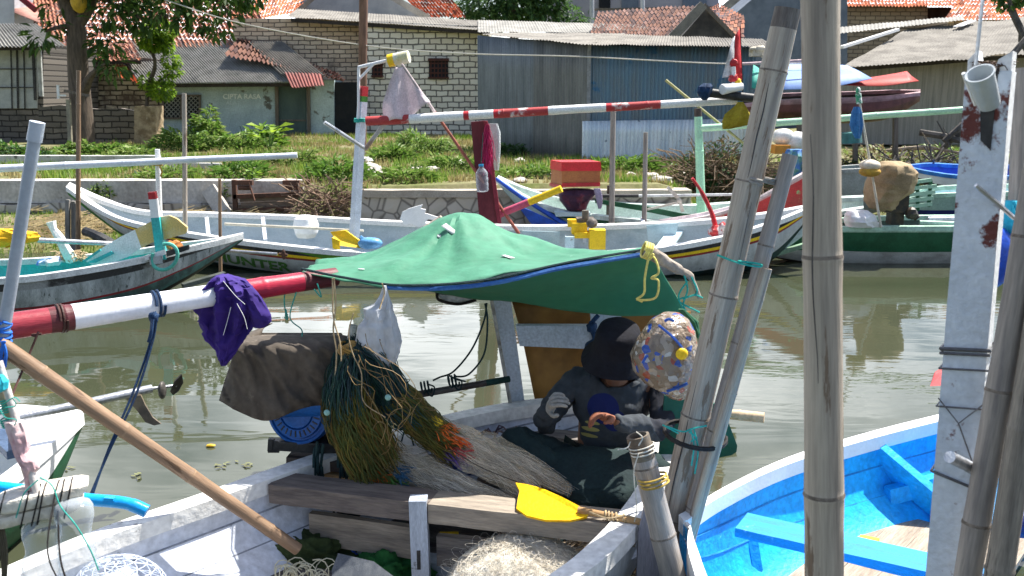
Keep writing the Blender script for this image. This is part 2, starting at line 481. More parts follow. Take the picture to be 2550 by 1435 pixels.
# ================================================================== THE SETTING: water, ground
def sstep(a, b, x):
    t = max(0.0, min(1.0, (x - a) / (b - a)))
    return t * t * (3 - 2 * t)
def wall_y(x):
    return 16.7 if x < -3.6 else 16.1
def ground_h(x, y):
    G = 0.95 + 0.07 * mnoise.noise(V((x * 0.35, y * 0.35, 0))) + 0.03 * mnoise.noise(V((x * 1.3, y * 1.3, 4)))
    if y > 26: G += 0.05 * sstep(26, 34, y)
    wy = wall_y(x)
    lowl = 0.45 - 1.1 * sstep(13.2, wy, wy - (y - 13.2)) if y < wy else G
    if y < wy:
        s = sstep(12.9, wy, y) if x < -3.6 else sstep(14.2, wy, y)
        lowl = -0.7 + (1.15 if x < -3.6 else 1.0) * s + 0.06 * mnoise.noise(V((x * 1.1, y * 1.1, 2)))
    lowr = -0.7 + (G + 0.7) * sstep(14.8, 21.5, y) + 0.12 * mnoise.noise(V((x * 0.9, y * 0.9, 8)))
    k = sstep(2.6, 4.2, x)
    h = lowl * (1 - k) + lowr * k
    if y < 12: h = -1.0
    return h
def axis_vals(lo, hi, flo, fhi, fine, coarse):
    v = []; x = lo
    while x < hi:
        v.append(x)
        x += fine if flo <= x < fhi else coarse
    return v + [hi]
xs = axis_vals(-260, 260, -14, 14, 0.35, 12)
ys = [-60, -30, -10, 0, 8, 11.9, 12.0, 12.4] + [12.6 + 0.15 * i for i in range(70)] + [23.5 + 0.6 * i for i in range(28)] + [42, 50, 65, 90, 130, 200, 420]
mb = MB(); mb.patch([[V((x, y, ground_h(x, y))) for x in xs] for y in ys])
SOIL = mat('soil_and_dry_grass', (.11, .13, .035), (.22, .185, .11), rough=.95, sc=.9, lo=.38, hi=.68, bump=.6, bsc=14, spot=(.36, .31, .23), spot_sc=1.7, spot_at=.64)
structure('ground', mb, SOIL, angle=0)

WATER = bpy.data.materials.new('murky_river_water'); WATER.use_nodes = True
N = WATER.node_tree; P = N.nodes['Principled BSDF']; L = N.links.new
P.inputs['Roughness'].default_value = 0.03; P.inputs['IOR'].default_value = 1.333
t1 = N.nodes.new('ShaderNodeTexCoord'); m1 = N.nodes.new('ShaderNodeMapping'); m1.inputs['Scale'].default_value = (0.55, 1.5, 1)
L(t1.outputs['Object'], m1.inputs['Vector'])
n1 = N.nodes.new('ShaderNodeTexNoise'); n1.inputs['Scale'].default_value = 1.3; n1.inputs['Detail'].default_value = 3; n1.inputs['Roughness'].default_value = .45; n1.inputs['Distortion'].default_value = .4
n2 = N.nodes.new('ShaderNodeTexNoise'); n2.inputs['Scale'].default_value = .35; n2.inputs['Detail'].default_value = 3
L(m1.outputs['Vector'], n1.inputs['Vector']); L(m1.outputs['Vector'], n2.inputs['Vector'])
b1 = N.nodes.new('ShaderNodeBump'); b1.inputs['Strength'].default_value = .06; b1.inputs['Distance'].default_value = .10
n3 = N.nodes.new('ShaderNodeTexNoise'); n3.inputs['Scale'].default_value = 9; n3.inputs['Detail'].default_value = 2; L(m1.outputs['Vector'], n3.inputs['Vector'])
q1 = N.nodes.new('ShaderNodeMapRange'); q1.inputs[1].default_value = .5; q1.inputs[2].default_value = .68; q1.inputs[3].default_value = 0; q1.inputs[4].default_value = .22; L(n2.outputs['Fac'], q1.inputs[0])
q2 = N.nodes.new('ShaderNodeMath'); q2.operation = 'MULTIPLY_ADD'; L(n3.outputs['Fac'], q2.inputs[0]); L(q1.outputs[0], q2.inputs[1]); L(n1.outputs['Fac'], q2.inputs[2])
L(q2.outputs[0], b1.inputs['Height']); L(b1.outputs['Normal'], P.inputs['Normal'])
r1 = N.nodes.new('ShaderNodeValToRGB'); r1.color_ramp.elements[0].color = (.040, .047, .027, 1); r1.color_ramp.elements[1].color = (.056, .061, .037, 1)
r1.color_ramp.elements[0].position = .4; r1.color_ramp.elements[1].position = .65
L(n2.outputs['Fac'], r1.inputs['Fac']); L(r1.outputs['Color'], P.inputs['Base Color'])
mb = MB(); mb.patch([[V((x, y, 0)) for x in (-260, -30, 30, 260)] for y in (-60, 0, 10, 23)])
structure('water', mb, WATER)

# ================================================================== bank walls
CONC = mat('stained_concrete', (.56, .52, .47), (.38, .35, .31), rough=.9, sc=1.6, lo=.4, hi=.66, st=(1, 1, .8), bump=.4, bsc=22, spot=(.09, .08, .07), spot_sc=3.2, spot_at=.63)
CONCW = mat('whitewashed_concrete', (.52, .52, .50), (.34, .34, .33), rough=.9, sc=1.8, bump=.3, bsc=20, spot=(.13, .13, .12), spot_sc=4, spot_at=.64)
def stone_mat():
    m = bpy.data.materials.new('mortared_river_stone'); m.use_nodes = True
    N = m.node_tree; L = N.links.new; P = N.nodes['Principled BSDF']
    t = N.nodes.new('ShaderNodeTexCoord'); v = N.nodes.new('ShaderNodeTexVoronoi'); v.feature = 'DISTANCE_TO_EDGE'; v.inputs['Scale'].default_value = 4.2
    c = N.nodes.new('ShaderNodeTexVoronoi'); c.inputs['Scale'].default_value = 4.2
    L(t.outputs['Object'], v.inputs['Vector']); L(t.outputs['Object'], c.inputs['Vector'])
    r = N.nodes.new('ShaderNodeValToRGB'); r.color_ramp.elements[0].color = (.20, .18, .16, 1); r.color_ramp.elements[1].color = (.48, .44, .39, 1)
    r.color_ramp.elements[0].position = .02; r.color_ramp.elements[1].position = .09
    L(v.outputs['Distance'], r.inputs['Fac'])
    mx = N.nodes.new('ShaderNodeMix'); mx.data_type = 'RGBA'; mx.blend_type = 'MULTIPLY'; mx.inputs[0].default_value = .5
    g = N.nodes.new('ShaderNodeRGBToBW'); L(c.outputs['Color'], g.inputs[0])
    mr = N.nodes.new('ShaderNodeMapRange'); mr.inputs[3].default_value = .55; mr.inputs[4].default_value = 1.4; L(g.outputs[0], mr.inputs[0])
    L(r.outputs['Color'], mx.inputs[6]); L(mr.outputs[0], mx.inputs[7]); L(mx.outputs[2], P.inputs['Base Color'])
    b = N.nodes.new('ShaderNodeBump'); b.inputs['Distance'].default_value = .05; b.inputs['Strength'].default_value = .8
    L(v.outputs['Distance'], b.inputs['Height']); L(b.outputs['Normal'], P.inputs['Normal']); P.inputs['Roughness'].default_value = .9
    return m
STONE = stone_mat()
def rough_block(mb, lo, hi, nx, jit, m=0, seed=0):
    """long rough block with uneven faces"""
    rings = []
    for i in range(nx + 1):
        x = lo[0] + (hi[0] - lo[0]) * i / nx
        rg = []
        for (y, z) in ((lo[1], lo[2]), (lo[1], (lo[2] + hi[2]) / 2), (lo[1], hi[2]), (hi[1], hi[2]), (hi[1], lo[2])):
            nn = V((x * 2.3 + seed, y * 2, z * 4))
            rg.append(V((x, y + jit * mnoise.noise(nn), z + jit * 0.7 * mnoise.noise(nn + V((9, 0, 0))))))
        rings.append(rg)
    mb.loft(rings, m)
    return mb
xl, xr = pt(-400, 440, 16.7).x, pt(758, 440, 16.7).x
w = thing('retaining_wall', 'cracked grey concrete river wall with rubble footing behind the white bow', 'wall', (xl, 16.7, 0))
mb = MB(); rough_block(mb, (xl, 16.55, .62), (xr, 16.95, 1.0), 60, .015); rough_block(mb, (xr, 16.56, .62), (xr + .22, 16.94, .84), 3, .01, seed=5)
part('concrete_face', mb, CONC, w)
mb = MB(); rough_block(mb, (xl, 16.48, .1), (xr + .2, 16.9, .615), 90, .07)
part('rubble_footing', mb, STONE, w)
xl, xr = pt(886, 470, 16).x, pt(1720, 470, 16).x
w = thing('stone_wall', 'low river wall of mortared round stones with a pale cap', 'wall', (xl, 16, 0))
mb = MB(); rough_block(mb, (xl, 15.95, -.1), (xr, 16.3, .78), 60, .04); part('stone_face', mb, STONE, w)
mb = MB(); rough_block(mb, (xl, 15.9, .782), (xr, 16.4, .9), 70, .02); part('cap', mb, mat('pale_wall_cap', (.42, .38, .32), (.33, .29, .24), rough=.9, sc=3, bump=.3), w)
xl, xr = pt(-300, 388, 20).x, pt(392, 386, 20).x
mb = MB(); rough_block(mb, (xl, 20, .8), (xr, 20.2, 1.2), 40, .012)
solo('low_wall', mb, CONCW, 'long whitewashed low wall across the weeds under the dark garden wall', 'wall')
xl, xr = pt(402, 400, 19).x, pt(546, 400, 19).x
mb = MB(); rough_block(mb, (xl, 19, .85), (xr, 19.15, 1.12), 12, .015)
solo('low_wall', mb, CONCW, 'short whitewashed wall stub in the weeds below the lattice window', 'wall')
# rusty sluice gate in the wall
s = thing('sluice_gate', 'rusted iron sluice gate with broken boards set in the river wall', 'sluice gate', pt(675, 540, 16.35))
mb = MB(); d = 16.35
for a, b in (((583, 448), (588, 545)), ((768, 448), (752, 540)), ((582, 490), (768, 482)), ((588, 525), (756, 518))):
    mb.beam(pt(*a, d), pt(*b, d), .07, .09, up=V((0, 1, 0)))
part('frame', mb, RUST, s)
for x in (588, 705):
    mb = MB(); mb.beam(pt(x, 455, d - .1), pt(x + 42, 455, d - .1), .08, .11, up=V((0, 1, 0))); mb.tube([pt(x + 6, 468, d - .12), pt(x + 36, 468, d - .12)], .04, 8)
    mb.beam(pt(x + 32, 455, d - .16), pt(x + 46, 500, d - .16), .02, .05, up=V((0, 1, 0)))
    part('winch_bracket', mb, RUST, s)
GATEWOOD = mat('old_gate_boards', (.24, .18, .14), (.13, .10, .08), rough=.9, sc=3, st=(1, 5, 8), bump=.5, bsc=12)
for i in range(4):
    mb = MB(); y = 496 + i * 12
    mb.beam(pt(598 + 3 * i, y + 2, d + .05), pt(748 - 5 * i, y - 4, d + .05), .04, .068, up=V((0, 0, 1)))
    part('board', mb, GATEWOOD, s)
mb = MB(); mb.beam(pt(520, 470, 16.5), pt(566, 545, 16.3), .25, .12, up=V((0, 1, 0)))
solo('concrete_slab', mb, CONC, 'tilted concrete slab leaning beside the sluice gate', 'slab')

# ================================================================== houses
def block_px(seq, d, depth):
    f = [pt(q[0], q[1], d) for q in seq]
    b = [p + V((0, depth, 0)) for p in f]
    k = len(f)
    return MB().add(f + b, [list(range(k)), list(range(k, 2 * k))[::-1]] + [[i, i + k, (i + 1) % k + k, (i + 1) % k] for i in range(k)])
def corrugated(a, b, c, e, waves, amp, nv=6, jit=0.02, seed=0):
    """sheet roof: a-b eave, e-c upper edge, waves running up the slope"""
    a, b, c, e = V(a), V(b), V(c), V(e)
    nrm = (b - a).cross(e - a).normalized()
    if nrm.z < 0: nrm = -nrm
    nu = waves * 6; G = []
    for i in range(nv + 1):
        t = i / nv; row = []
        for j in range(nu + 1):
            s = j / nu
            p = (a * (1 - s) + b * s) * (1 - t) + (e * (1 - s) + c * s) * t
            sheet = int(s * waves / 7)
            p += nrm * (amp * math.sin(2 * math.pi * s * waves) + jit * mnoise.noise(V((s * 7 + seed, t * 4, seed))) + 0.006 * (sheet % 2))
            row.append(p)
        G.append(row)
    return MB().patch(G)
def tiles(a, b, c, e, cols, rows, seed=0, amp=.035, step=.03, nm=4):
    a, b, c, e = V(a), V(b), V(c), V(e)
    nrm = (b - a).cross(e - a).normalized()
    if nrm.z < 0: nrm = -nrm
    rn = random.Random(seed); mb = MB(); K = 5
    for i in range(rows):
        for j in range(cols):
            o = len(mb.v); dz = rn.uniform(-.012, .012); sk = rn.uniform(-.1, .1)
            for q in (0, 1):
                t = (i + q * 1.12 + sk * .3) / rows
                for k in range(K + 1):
                    s = (j + k / K) / cols
                    p = (a * (1 - s) + b * s) * (1 - t) + (e * (1 - s) + c * s) * t
                    mb.v.append(p + nrm * (amp * math.cos(2 * math.pi * k / K) + (step if q == 0 else 0) + dz + .05 * mnoise.noise(V((s * 5, t * 4, seed)))))
            m = rn.choices(range(nm), [6, 4, 2, 2][:nm])[0]
            for k in range(K):
                mb.f.append([o + k, o + k + 1, o + K + 2 + k, o + K + 1 + k]); mb.m.append(m)
    return mb
def tilemats(p, base):
    r, g, b = base
    return [mat(p + '_a', (r, g, b), (r * .7, g * .7, b * .75), rough=.85, sc=5), mat(p + '_b', (r * .78, g * .74, b * .8), (r * .5, g * .5, b * .55), rough=.85, sc=5),
            mat(p + '_c', (r * .45, g * .5, b * .65), (r * .3, g * .35, b * .5), rough=.85, sc=5), mat(p + '_d', (r * 1.15, g * 1.35, b * 1.6), (r * .9, g * .9, b), rough=.85, sc=5)]
OLD = tilemats('old_orange_tile', (.40, .17, .10)); NEW = tilemats('fresh_orange_tile', (.56, .17, .07)); BRN = tilemats('brown_tile', (.20, .10, .07))
ASB = mat('weathered_fibre_cement_sheet', (.31, .30, .275), (.17, .165, .15), rough=.9, sc=2.2, lo=.38, hi=.7, bump=.3, bsc=30, spot=(.10, .10, .09), spot_sc=6, spot_at=.62)
ASBL = mat('pale_fibre_cement_sheet', (.225, .21, .185), (.135, .125, .11), rough=.9, sc=1.6, bump=.3, spot=(.14, .14, .12), spot_sc=5, spot_at=.66)
TIN = mat('old_grey_tin_sheet', (.23, .255, .275), (.13, .15, .165), rough=.55, sc=1.5, lo=.35, hi=.65, st=(2.5, 2.5, .4), metal=.2, bump=.1, spot=(.13, .09, .065), spot_sc=4, spot_at=.66, spot_st=(3, 3, .3))
TINBLUE = mat('faded_blue_tin_sheet', (.14, .24, .33), (.17, .215, .25), rough=.5, sc=1.2, lo=.4, hi=.6, st=(2.5, 2.5, .4), metal=.2, bump=.1, spot=(.07, .18, .32), spot_sc=.9, spot_at=.56)
TINBRIGHT = mat('galvanised_tin_sheet', (.80, .85, .89), (.56, .64, .72), rough=.4, sc=2, st=(2.5, 2.5, .3), metal=.25, bump=.05, spot=(.25, .30, .36), spot_sc=5, spot_at=.64)
PLASTER = mat('peeling_pale_teal_plaster', (.50, .60, .61), (.34, .43, .45), rough=.9, sc=1.4, lo=.36, hi=.66, bump=.3, bsc=20, spot=(.15, .15, .13), spot_sc=1.8, spot_at=.60)
GREYBLUE = mat('grey_blue_render', (.16, .19, .235), (.11, .135, .175), rough=.9, sc=1.5)
LAV = mat('lavender_grey_render', (.36, .34, .37), (.30, .29, .32), rough=.9, sc=.8)
LIME = brick_mat('white_limestone_block', (.84, .78, .66), (.70, .63, .52), (.16, .145, .125), .40, .20, .025, dirt=(.20, .18, .15), warp=.045, dirt_at=.64)
LIMETAN = brick_mat('tan_limestone_block', (.74, .58, .42), (.58, .43, .30), (.15, .115, .09), .42, .155, .02, dirt=(.16, .12, .09), warp=.04)
LIMEDK = brick_mat('shade_toned_block', (.18, .16, .14), (.11, .10, .09), (.035, .032, .03), .5, .17, .022, dirt=(.04, .04, .038), warp=.04)  # dark blocks with the shade by the tree put into their colour
PATCHBR = brick_mat('patched_brick', (.72, .63, .52), (.42, .34, .26), (.09, .075, .065), .42, .17, .03, dirt=(.16, .12, .10), warp=.06, dirt_at=.46)
DARKDOOR = mat('dark_interior', (.012, .014, .018), (.02, .02, .022), rough=.9)
DOORG = mat('faded_green_door', (.085, .125, .115), (.06, .09, .085), rough=.7, sc=3, st=(1, 1, .3))
FRAMEW = mat('weathered_frame_wood', (.18, .15, .12), (.11, .09, .075), rough=.8, sc=4, st=(6, 6, .5))
DKBEAM = mat('dark_rafter_wood', (.05, .04, .033), (.03, .025, .02), rough=.8)

def text_mb(s, fn, bold=0.0, res=3):
    """lettering as a mesh; fn maps (u, v) in the unit box to a point"""
    c = bpy.data.curves.new('lettering', 'FONT'); c.body = s; c.offset = bold; c.resolution_u = res
    o = bpy.data.objects.new('lettering', c); COL.objects.link(o)
    me = bpy.data.meshes.new_from_object(o)
    bpy.data.objects.remove(o); bpy.data.curves.remove(c)
    bm = bmesh.new(); bm.from_mesh(me); bmesh.ops.triangulate(bm, faces=bm.faces)
    xs_ = [v.co.x for v in bm.verts]; ys_ = [v.co.y for v in bm.verts]
    x0, x1, y0, y1 = min(xs_), max(xs_), min(ys_), max(ys_)
    mb = MB(); mb.v = [V(fn((v.co.x - x0) / (x1 - x0), (v.co.y - y0) / (y1 - y0))) for v in bm.verts]
    mb.f = [[v.index for v in f.verts] for f in bm.faces]; mb.m = [0] * len(mb.f)
    bm.free(); bpy.data.meshes.remove(me)
    return mb

# ---- house with the painted wall
h = thing('old_house', 'old house with a painted teal shop wall under grey corrugated sheets and orange tiles', 'house', pt(600, 345, 34))
part('wall', block_px([(405, 200), (832, 200), (832, 362), (405, 372)], 34, 5), PLASTER, h, smooth=False)
part('wall', block_px([(100, 110), (404, 150), (404, 372), (100, 372)], 34.6, 4), PATCHBR, h, 'patched bare brick wall behind the tree', smooth=False)
part('sheet_roof', corrugated(pt(345, 208, 33.2), pt(752, 205, 33.2), pt(640, 104, 36), pt(262, 104, 36), 58, .028, seed=1), ASB, h)
part('sheet_roof', corrugated(pt(700, 186, 33.35), pt(812, 190, 33.35), pt(705, 104, 35.6), pt(618, 104, 35.6), 14, .028, seed=3), ASBL, h)
part('tile_roof', tiles(pt(95, 120, 35.6), pt(700, 120, 35.6), pt(560, -90, 41), pt(60, -90, 41), 54, 22, 4), OLD, h)
part('tile_edge', tiles(pt(560, 140, 34.2), pt(860, 205, 33.4), pt(840, 185, 34.2), pt(600, 92, 36.2), 26, 4, 9, amp=.05, step=.06), [BRN[0], BRN[1], OLD[2], BRN[2]], h)
part('low_tile_roof', tiles(pt(100, 150, 33.8), pt(352, 150, 33.8), pt(330, 108, 35.5), pt(90, 108, 35.5), 22, 8, 6), [OLD[3], OLD[1], OLD[2], OLD[0]], h)
part('low_tile_roof', tiles(pt(292, 190, 33.3), pt(345, 208, 33.2), pt(318, 168, 34), pt(280, 160, 34), 6, 3, 7), NEW, h)
AWN = mat('red_brown_tin', (.27, .09, .075), (.20, .08, .07), rough=.6, sc=3, metal=.1)
part('awning', corrugated(pt(726, 219, 32.6), pt(808, 213, 32.6), pt(800, 184, 33.4), pt(708, 180, 33.4), 11, .025), AWN, h)
mb = MB(); mb.beam(pt(352, 214, 33.35), pt(756, 211, 33.35), .08, .12); part('rafter', mb, DKBEAM, h)
mb = MB(); mb.beam(pt(-60 + 170, 156, 33.9), pt(352, 156, 33.9), .07, .1); part('rafter', mb, DKBEAM, h)
wd = block_px([(404, 236), (500, 236), (500, 296), (404, 296)], 33.97, .02); win = part('window', wd, DARKDOOR, h, smooth=False)
mb = MB(); d = 33.93
for i in range(-6, 14):
    for sg in (1, -1):
        x0 = 410 + i * 11
        a = [x0, 240]; b = [x0 + sg * 52, 292]
        pts = []
        for q in range(41):
            t = q / 40; x = a[0] + (b[0] - a[0]) * t; y = a[1] + (b[1] - a[1]) * t
            if 409 < x < 496: pts.append((x, y))
        if len(pts) > 3: mb.beam(pt(*pts[0], d), pt(*pts[-1], d), .022, .022, up=V((0, 1, 0)))
part('lattice', mb, mat('pale_lattice', (.34, .34, .31), (.24, .24, .22), rough=.8), win)
mb = MB()
for a, b in (((404, 238), (500, 238)), ((404, 295), (500, 295)), ((406, 238), (406, 295)), ((498, 238), (498, 295)), ((452, 238), (452, 295))):
    mb.beam(pt(*a, 33.92), pt(*b, 33.92), .06, .08, up=V((0, 1, 0)))
part('frame', mb, FRAMEW, win)
LETT = mat('faded_white_lettering', (.82, .86, .84), (.56, .64, .64), rough=.9, sc=2.2, lo=.48, hi=.7)
LETT2 = mat('rubbed_out_lettering', (.60, .68, .70), (.46, .54, .56), rough=.9, sc=2.2, lo=.40, hi=.62)
def wtext(s, x0, x1, y0, y1, m, name, bold):
    part(name, text_mb(s, lambda u, v: pt(x0 + (x1 - x0) * u, y1 + (y0 - y1) * v, 33.985), bold), m, h, smooth=False)
wtext('CIPTA RASA', 555, 650, 234, 247, LETT, 'lettering', .03)
wtext('ALAT TULIS', 562, 640, 252, 261, LETT2, 'lettering', .015)
part('door', block_px([(694, 212), (762, 212), (762, 356), (694, 356)], 33.95, .04), DOORG, h, smooth=False)
mb = MB(); mb.beam(pt(694, 300, 33.92), pt(762, 300, 33.92), .03, .05); part('door_rail', mb, FRAMEW, h)
for x in (689, 768):
    mb = MB(); mb.beam(pt(x, 214, 33.9), pt(x + 2, 356, 33.9), .11, .1, up=V((0, 1, 0))); part('door_post', mb, FRAMEW, h)
part('doorway', block_px([(833, 205), (900, 205), (900, 360), (833, 360)], 34.1, .05), DARKDOOR, h, smooth=False)

# ---- brick house
h = thing('brick_house', 'tall house of bare white limestone blocks with two small brown windows', 'house', pt(1050, 350, 35))
part('wall', block_px([(900, 52), (1215, 66), (1215, 372), (900, 372)], 35, 6), LIME, h, smooth=False)
part('wall', block_px([(580, 46), (899, 46), (899, 372), (580, 372)], 35.8, 5), LIMETAN, h, 'tan block wall on the left, above the old sheets', smooth=False)
part('sheet_roof', corrugated(pt(712, 42, 35.3), pt(1240, 78, 34.2), pt(1200, 52, 37.5), pt(740, 22, 37.5), 70, .011, seed=5), ASBL, h)
part('sheet_roof', corrugated(pt(1190, 80, 33.4), pt(1632, 82, 33.0), pt(1600, 62, 36), pt(1190, 50, 37), 60, .011, seed=7), ASB, h)
mb = MB(); mb.beam(pt(725, 50, 35.35), pt(1220, 82, 34.35), .07, .12); part('rafter', mb, DKBEAM, h)
WINBR = mat('brown_brick_window', (.085, .03, .022), (.06, .025, .02), rough=.8)
for x0, x1, y0, y1 in ((926, 953, 162, 188), (1068, 1116, 152, 192)):
    f = part('window', block_px([(x0, y0), (x1, y0), (x1, y1), (x0, y1)], 34.94, .05), DARKDOOR, h, smooth=False)
    mb = MB()
    for i in range(int((x1 - x0) / 9)):
        x = x0 + 5 + i * 9
        mb.beam(pt(x, y0, 34.93), pt(x, y1, 34.93), .04, .03, up=V((0, 1, 0)))
    for i in range(3):
        y = y0 + 6 + i * 12
        mb.beam(pt(x0, y, 34.92), pt(x1, y, 34.92), .03, .05)
    part('grille', mb, WINBR, f)
    mb = MB()
    mb.beam(pt(x0 - 2, y0 - 3, 34.9), pt(x1 + 2, y0 - 3, 34.9), .08, .1); part('lintel', mb, WINBR, f); mb = MB(); mb.beam(pt(x0 - 2, y1 + 2, 34.9), pt(x1 + 2, y1 + 2, 34.9), .08, .06)
    part('sill', mb, WINBR, f)

# ---- gabled house behind it
h = thing('gabled_house', 'house with a grey blue gable and bright orange tiled roof above the brick house', 'house', pt(870, 60, 41))
part('wall', block_px([(735, 40), (735, 12), (890, -70), (1045, 30), (1045, 330), (735, 330)], 41, 6), mat('pale_grey_blue_gable', (.30, .33, .36), (.22, .25, .28), rough=.9, sc=1.5), h, smooth=False)
part('tile_roof', tiles(pt(575, 62, 40.4), pt(752, 30, 40.4), pt(800, -60, 43), pt(600, -60, 43), 22, 12, 12), NEW, h)
part('tile_roof', tiles(pt(1050, 44, 40.4), pt(1160, 46, 40.4), pt(1080, -60, 43.5), pt(960, -60, 43.5), 14, 12, 13), NEW, h)
mb = MB(); mb.beam(pt(880, -62, 40.3), pt(1068, 46, 40.3), .25, .12, up=V((0, 1, 0))); part('barge_board', mb, ASB, h)
mb = MB(); mb.beam(pt(742, 26, 40.3), pt(800, -20, 40.3), .16, .1, up=V((0, 1, 0))); part('barge_board', mb, ASBL, h)

# ---- tin shed
h = thing('tin_shed', 'long shed of grey and blue corrugated tin with a bright lower panel', 'shed', pt(1465, 400, 22.5))
def tinwall(a, b, ztop_a, ztop_b, zb_, waves, m, name='tin_wall', off=0.0, label=None):
    a, b = V(a), V(b)
    dr = (b - a).normalized(); nrm = V((dr.y, -dr.x, 0)).normalized()
    nu = waves * 6; G = []
    for i in range(5):
        t = i / 4; row = []
        for j in range(nu + 1):
            s = j / nu; p = a * (1 - s) + b * s
            zt = ztop_a * (1 - s) + ztop_b * s
            p = V((p.x, p.y, zb_ * (1 - t) + zt * t))
            row.append(p + nrm * (off + .014 * math.sin(2 * math.pi * s * waves) + .012 * mnoise.noise(V((s * 5, t * 3, waves)))))
        G.append(row)
    part(name, MB().patch(G), m, h, label, thick=.004)
c0 = pt(1190, 200, 26.5); c1 = pt(1330, 200, 24.2); c2 = pt(1466, 200, 22.5); c3 = pt(1880, 200, 22.2)
def zt(px, py, d): return pt(px, py, d).z
zb_ = .8
tinwall(c0, c1, zt(1190, 88, 26.5), zt(1330, 100, 24.2), zb_, 26, TIN)
tinwall(c1, c2, zt(1330, 100, 24.2), zt(1466, 113, 22.5), zb_, 20, mat('plain_grey_tin', (.205, .21, .205), (.13, .135, .135), rough=.6, sc=1.5, st=(2, 2, .3), metal=.1), off=.02)
tinwall(c2, c3, zt(1466, 113, 22.5), zt(1880, 118, 22.2), zb_, 44, TINBLUE)
tinwall(pt(1452, 200, 22.45), c3 + V((0, -.04, 0)), zt(1460, 302, 22.4), zt(1880, 296, 22.1), zb_, 44, TINBRIGHT, off=.03, label='bright galvanised lower panel')
mb = MB(); mb.beam(V((c2.x, c2.y - .04, .8)), V((c2.x, c2.y - .04, zt(1466, 113, 22.4))), .08, .06, up=V((0, 1, 0))); part('corner_post', mb, mat('pale_post', (.30, .31, .33)), h)
part('sheet_roof', corrugated(pt(1200, 86, 26.3), pt(1468, 112, 21.9), pt(1560, 84, 25.5), pt(1240, 82, 28.5), 36, .011, seed=9), ASBL, h)
part('sheet_roof', corrugated(pt(1466, 111, 21.9), pt(1926, 117, 21.6), pt(1900, 98, 24.2), pt(1500, 84, 25.2), 64, .012, seed=10), ASBL, h)
mb = MB(); mb.hexa([V((c0.x, c0.y + .1, .8)), V((c2.x, c2.y + .1, .8)), V((c3.x - .03, c3.y + .1, .8)), V((c3.x - .03, c3.y + 4, .8)), V((c0.x, c0.y + .1, zt(1190, 92, 26.5))), V((c2.x, c2.y + .1, zt(1466, 118, 22.5))), V((c3.x - .03, c3.y + .1, zt(1880, 124, 22.2))), V((c3.x - .03, c3.y + 4, zt(1880, 124, 22.2)))])
part('inner_frame', mb, DKBEAM, h, smooth=False)

# ---- houses behind
h = thing('small_gable_house', 'small dark gabled house with worn brown tiles behind the tin shed', 'house', pt(1700, 100, 31))
part('wall', block_px([(1690, 335), (1690, 100), (1758, 22), (1830, 100), (1830, 335)], 31, 4), mat('dark_gable_board', (.05, .048, .05), (.09, .085, .08), rough=.9, sc=3), h, smooth=False)  # near-black gable with random lighter patches
part('tile_roof', tiles(pt(1468, 92, 30.8), pt(1676, 98, 30.8), pt(1745, 14, 34), pt(1490, 30, 34), 24, 9, 15), BRN, h)
part('tile_roof', tiles(pt(1762, 24, 30.9), pt(1850, 110, 30.9), pt(1850, 40, 33.5), pt(1790, 10, 34), 9, 6, 16), [OLD[1], OLD[2], BRN[0], OLD[0]], h)
mb = MB(); mb.beam(pt(1668, 100, 30.6), pt(1752, 12, 30.6), .28, .12, up=V((0, 1, 0))); part('barge_board', mb, ASBL, h)
mb = MB(); mb.beam(pt(1752, 12, 30.6), pt(1842, 105, 30.6), .12, .1, up=V((0, 1, 0))); part('barge_board', mb, FRAMEW, h)
h = thing('lavender_house', 'pale lavender rendered house with a pillared upper floor behind the tree', 'house', pt(1600, 60, 46))
part('wall', block_px([(1370, -80), (1790, -80), (1790, 330), (1370, 330)], 47, 6), LAV, h, smooth=False)
for x in (1474, 1600):
    mb = MB(); mb.tube([pt(x, -60, 45), pt(x, 80, 45)], .10, 10); part('pillar', mb, mat('pale_pillar', (.55, .56, .58), (.46, .47, .5), rough=.6), h)
for x0, x1, m in ((1492, 1520, DARKDOOR), (1548, 1590, GREYBLUE), (1700, 1760, GREYBLUE)):
    part('window', block_px([(x0, -30), (x1, -30), (x1, 20), (x0, 20)], 46.9, .1), m, h, smooth=False)
mb = MB(); mb.beam(pt(1480, 24, 45.2), pt(1790, 18, 45.2), .2, .08); part('balcony_edge', mb, FRAMEW, h)
h = thing('blue_gable_house', 'tall house with a plain grey blue gable wall behind the flag', 'house', pt(1960, 110, 40))
part('wall', block_px([(1836, 340), (1836, 30), (2000, -110), (2110, -60), (2110, 340)], 40, 7), GREYBLUE, h, smooth=False)
mb = MB(); mb.beam(pt(1796, 28, 39.7), pt(1900, -60, 39.7), .3, .14, up=V((0, 1, 0))); part('barge_board', mb, ASB, h)
h = thing('orange_roof_house', 'cream block house with an orange tiled eave above the long grey roof', 'house', pt(2240, 90, 42))
part('wall', block_px([(2090, 10), (2310, 10), (2310, 340), (2090, 340)], 42, 5), brick_mat('cream_block', (.44, .36, .26), (.36, .29, .21), (.14, .12, .09), .42, .17, .02, dirt=(.22, .18, .13)), h, smooth=False)
part('tile_roof', tiles(pt(2102, 16, 41), pt(2400, 18, 41), pt(2410, -50, 44), pt(2080, -50, 44), 36, 9, 18, nm=2), NEW, h)
part('wall', block_px([(2311, 18), (2370, 18), (2370, 340), (2311, 340)], 42.4, 4), DKBEAM, h, 'dark slab standing in for the shade under the eave', smooth=False)  # solid dark block paints the shaded gap beneath the eave
h = thing('far_roof_house', 'house showing only its rough orange tiled roof beside the bare branch', 'house', pt(2480, 60, 40))
part('tile_roof', tiles(pt(2350, 52, 39), pt(2680, 46, 39), pt(2680, -60, 43), pt(2430, -60, 43), 34, 12, 19), NEW, h)
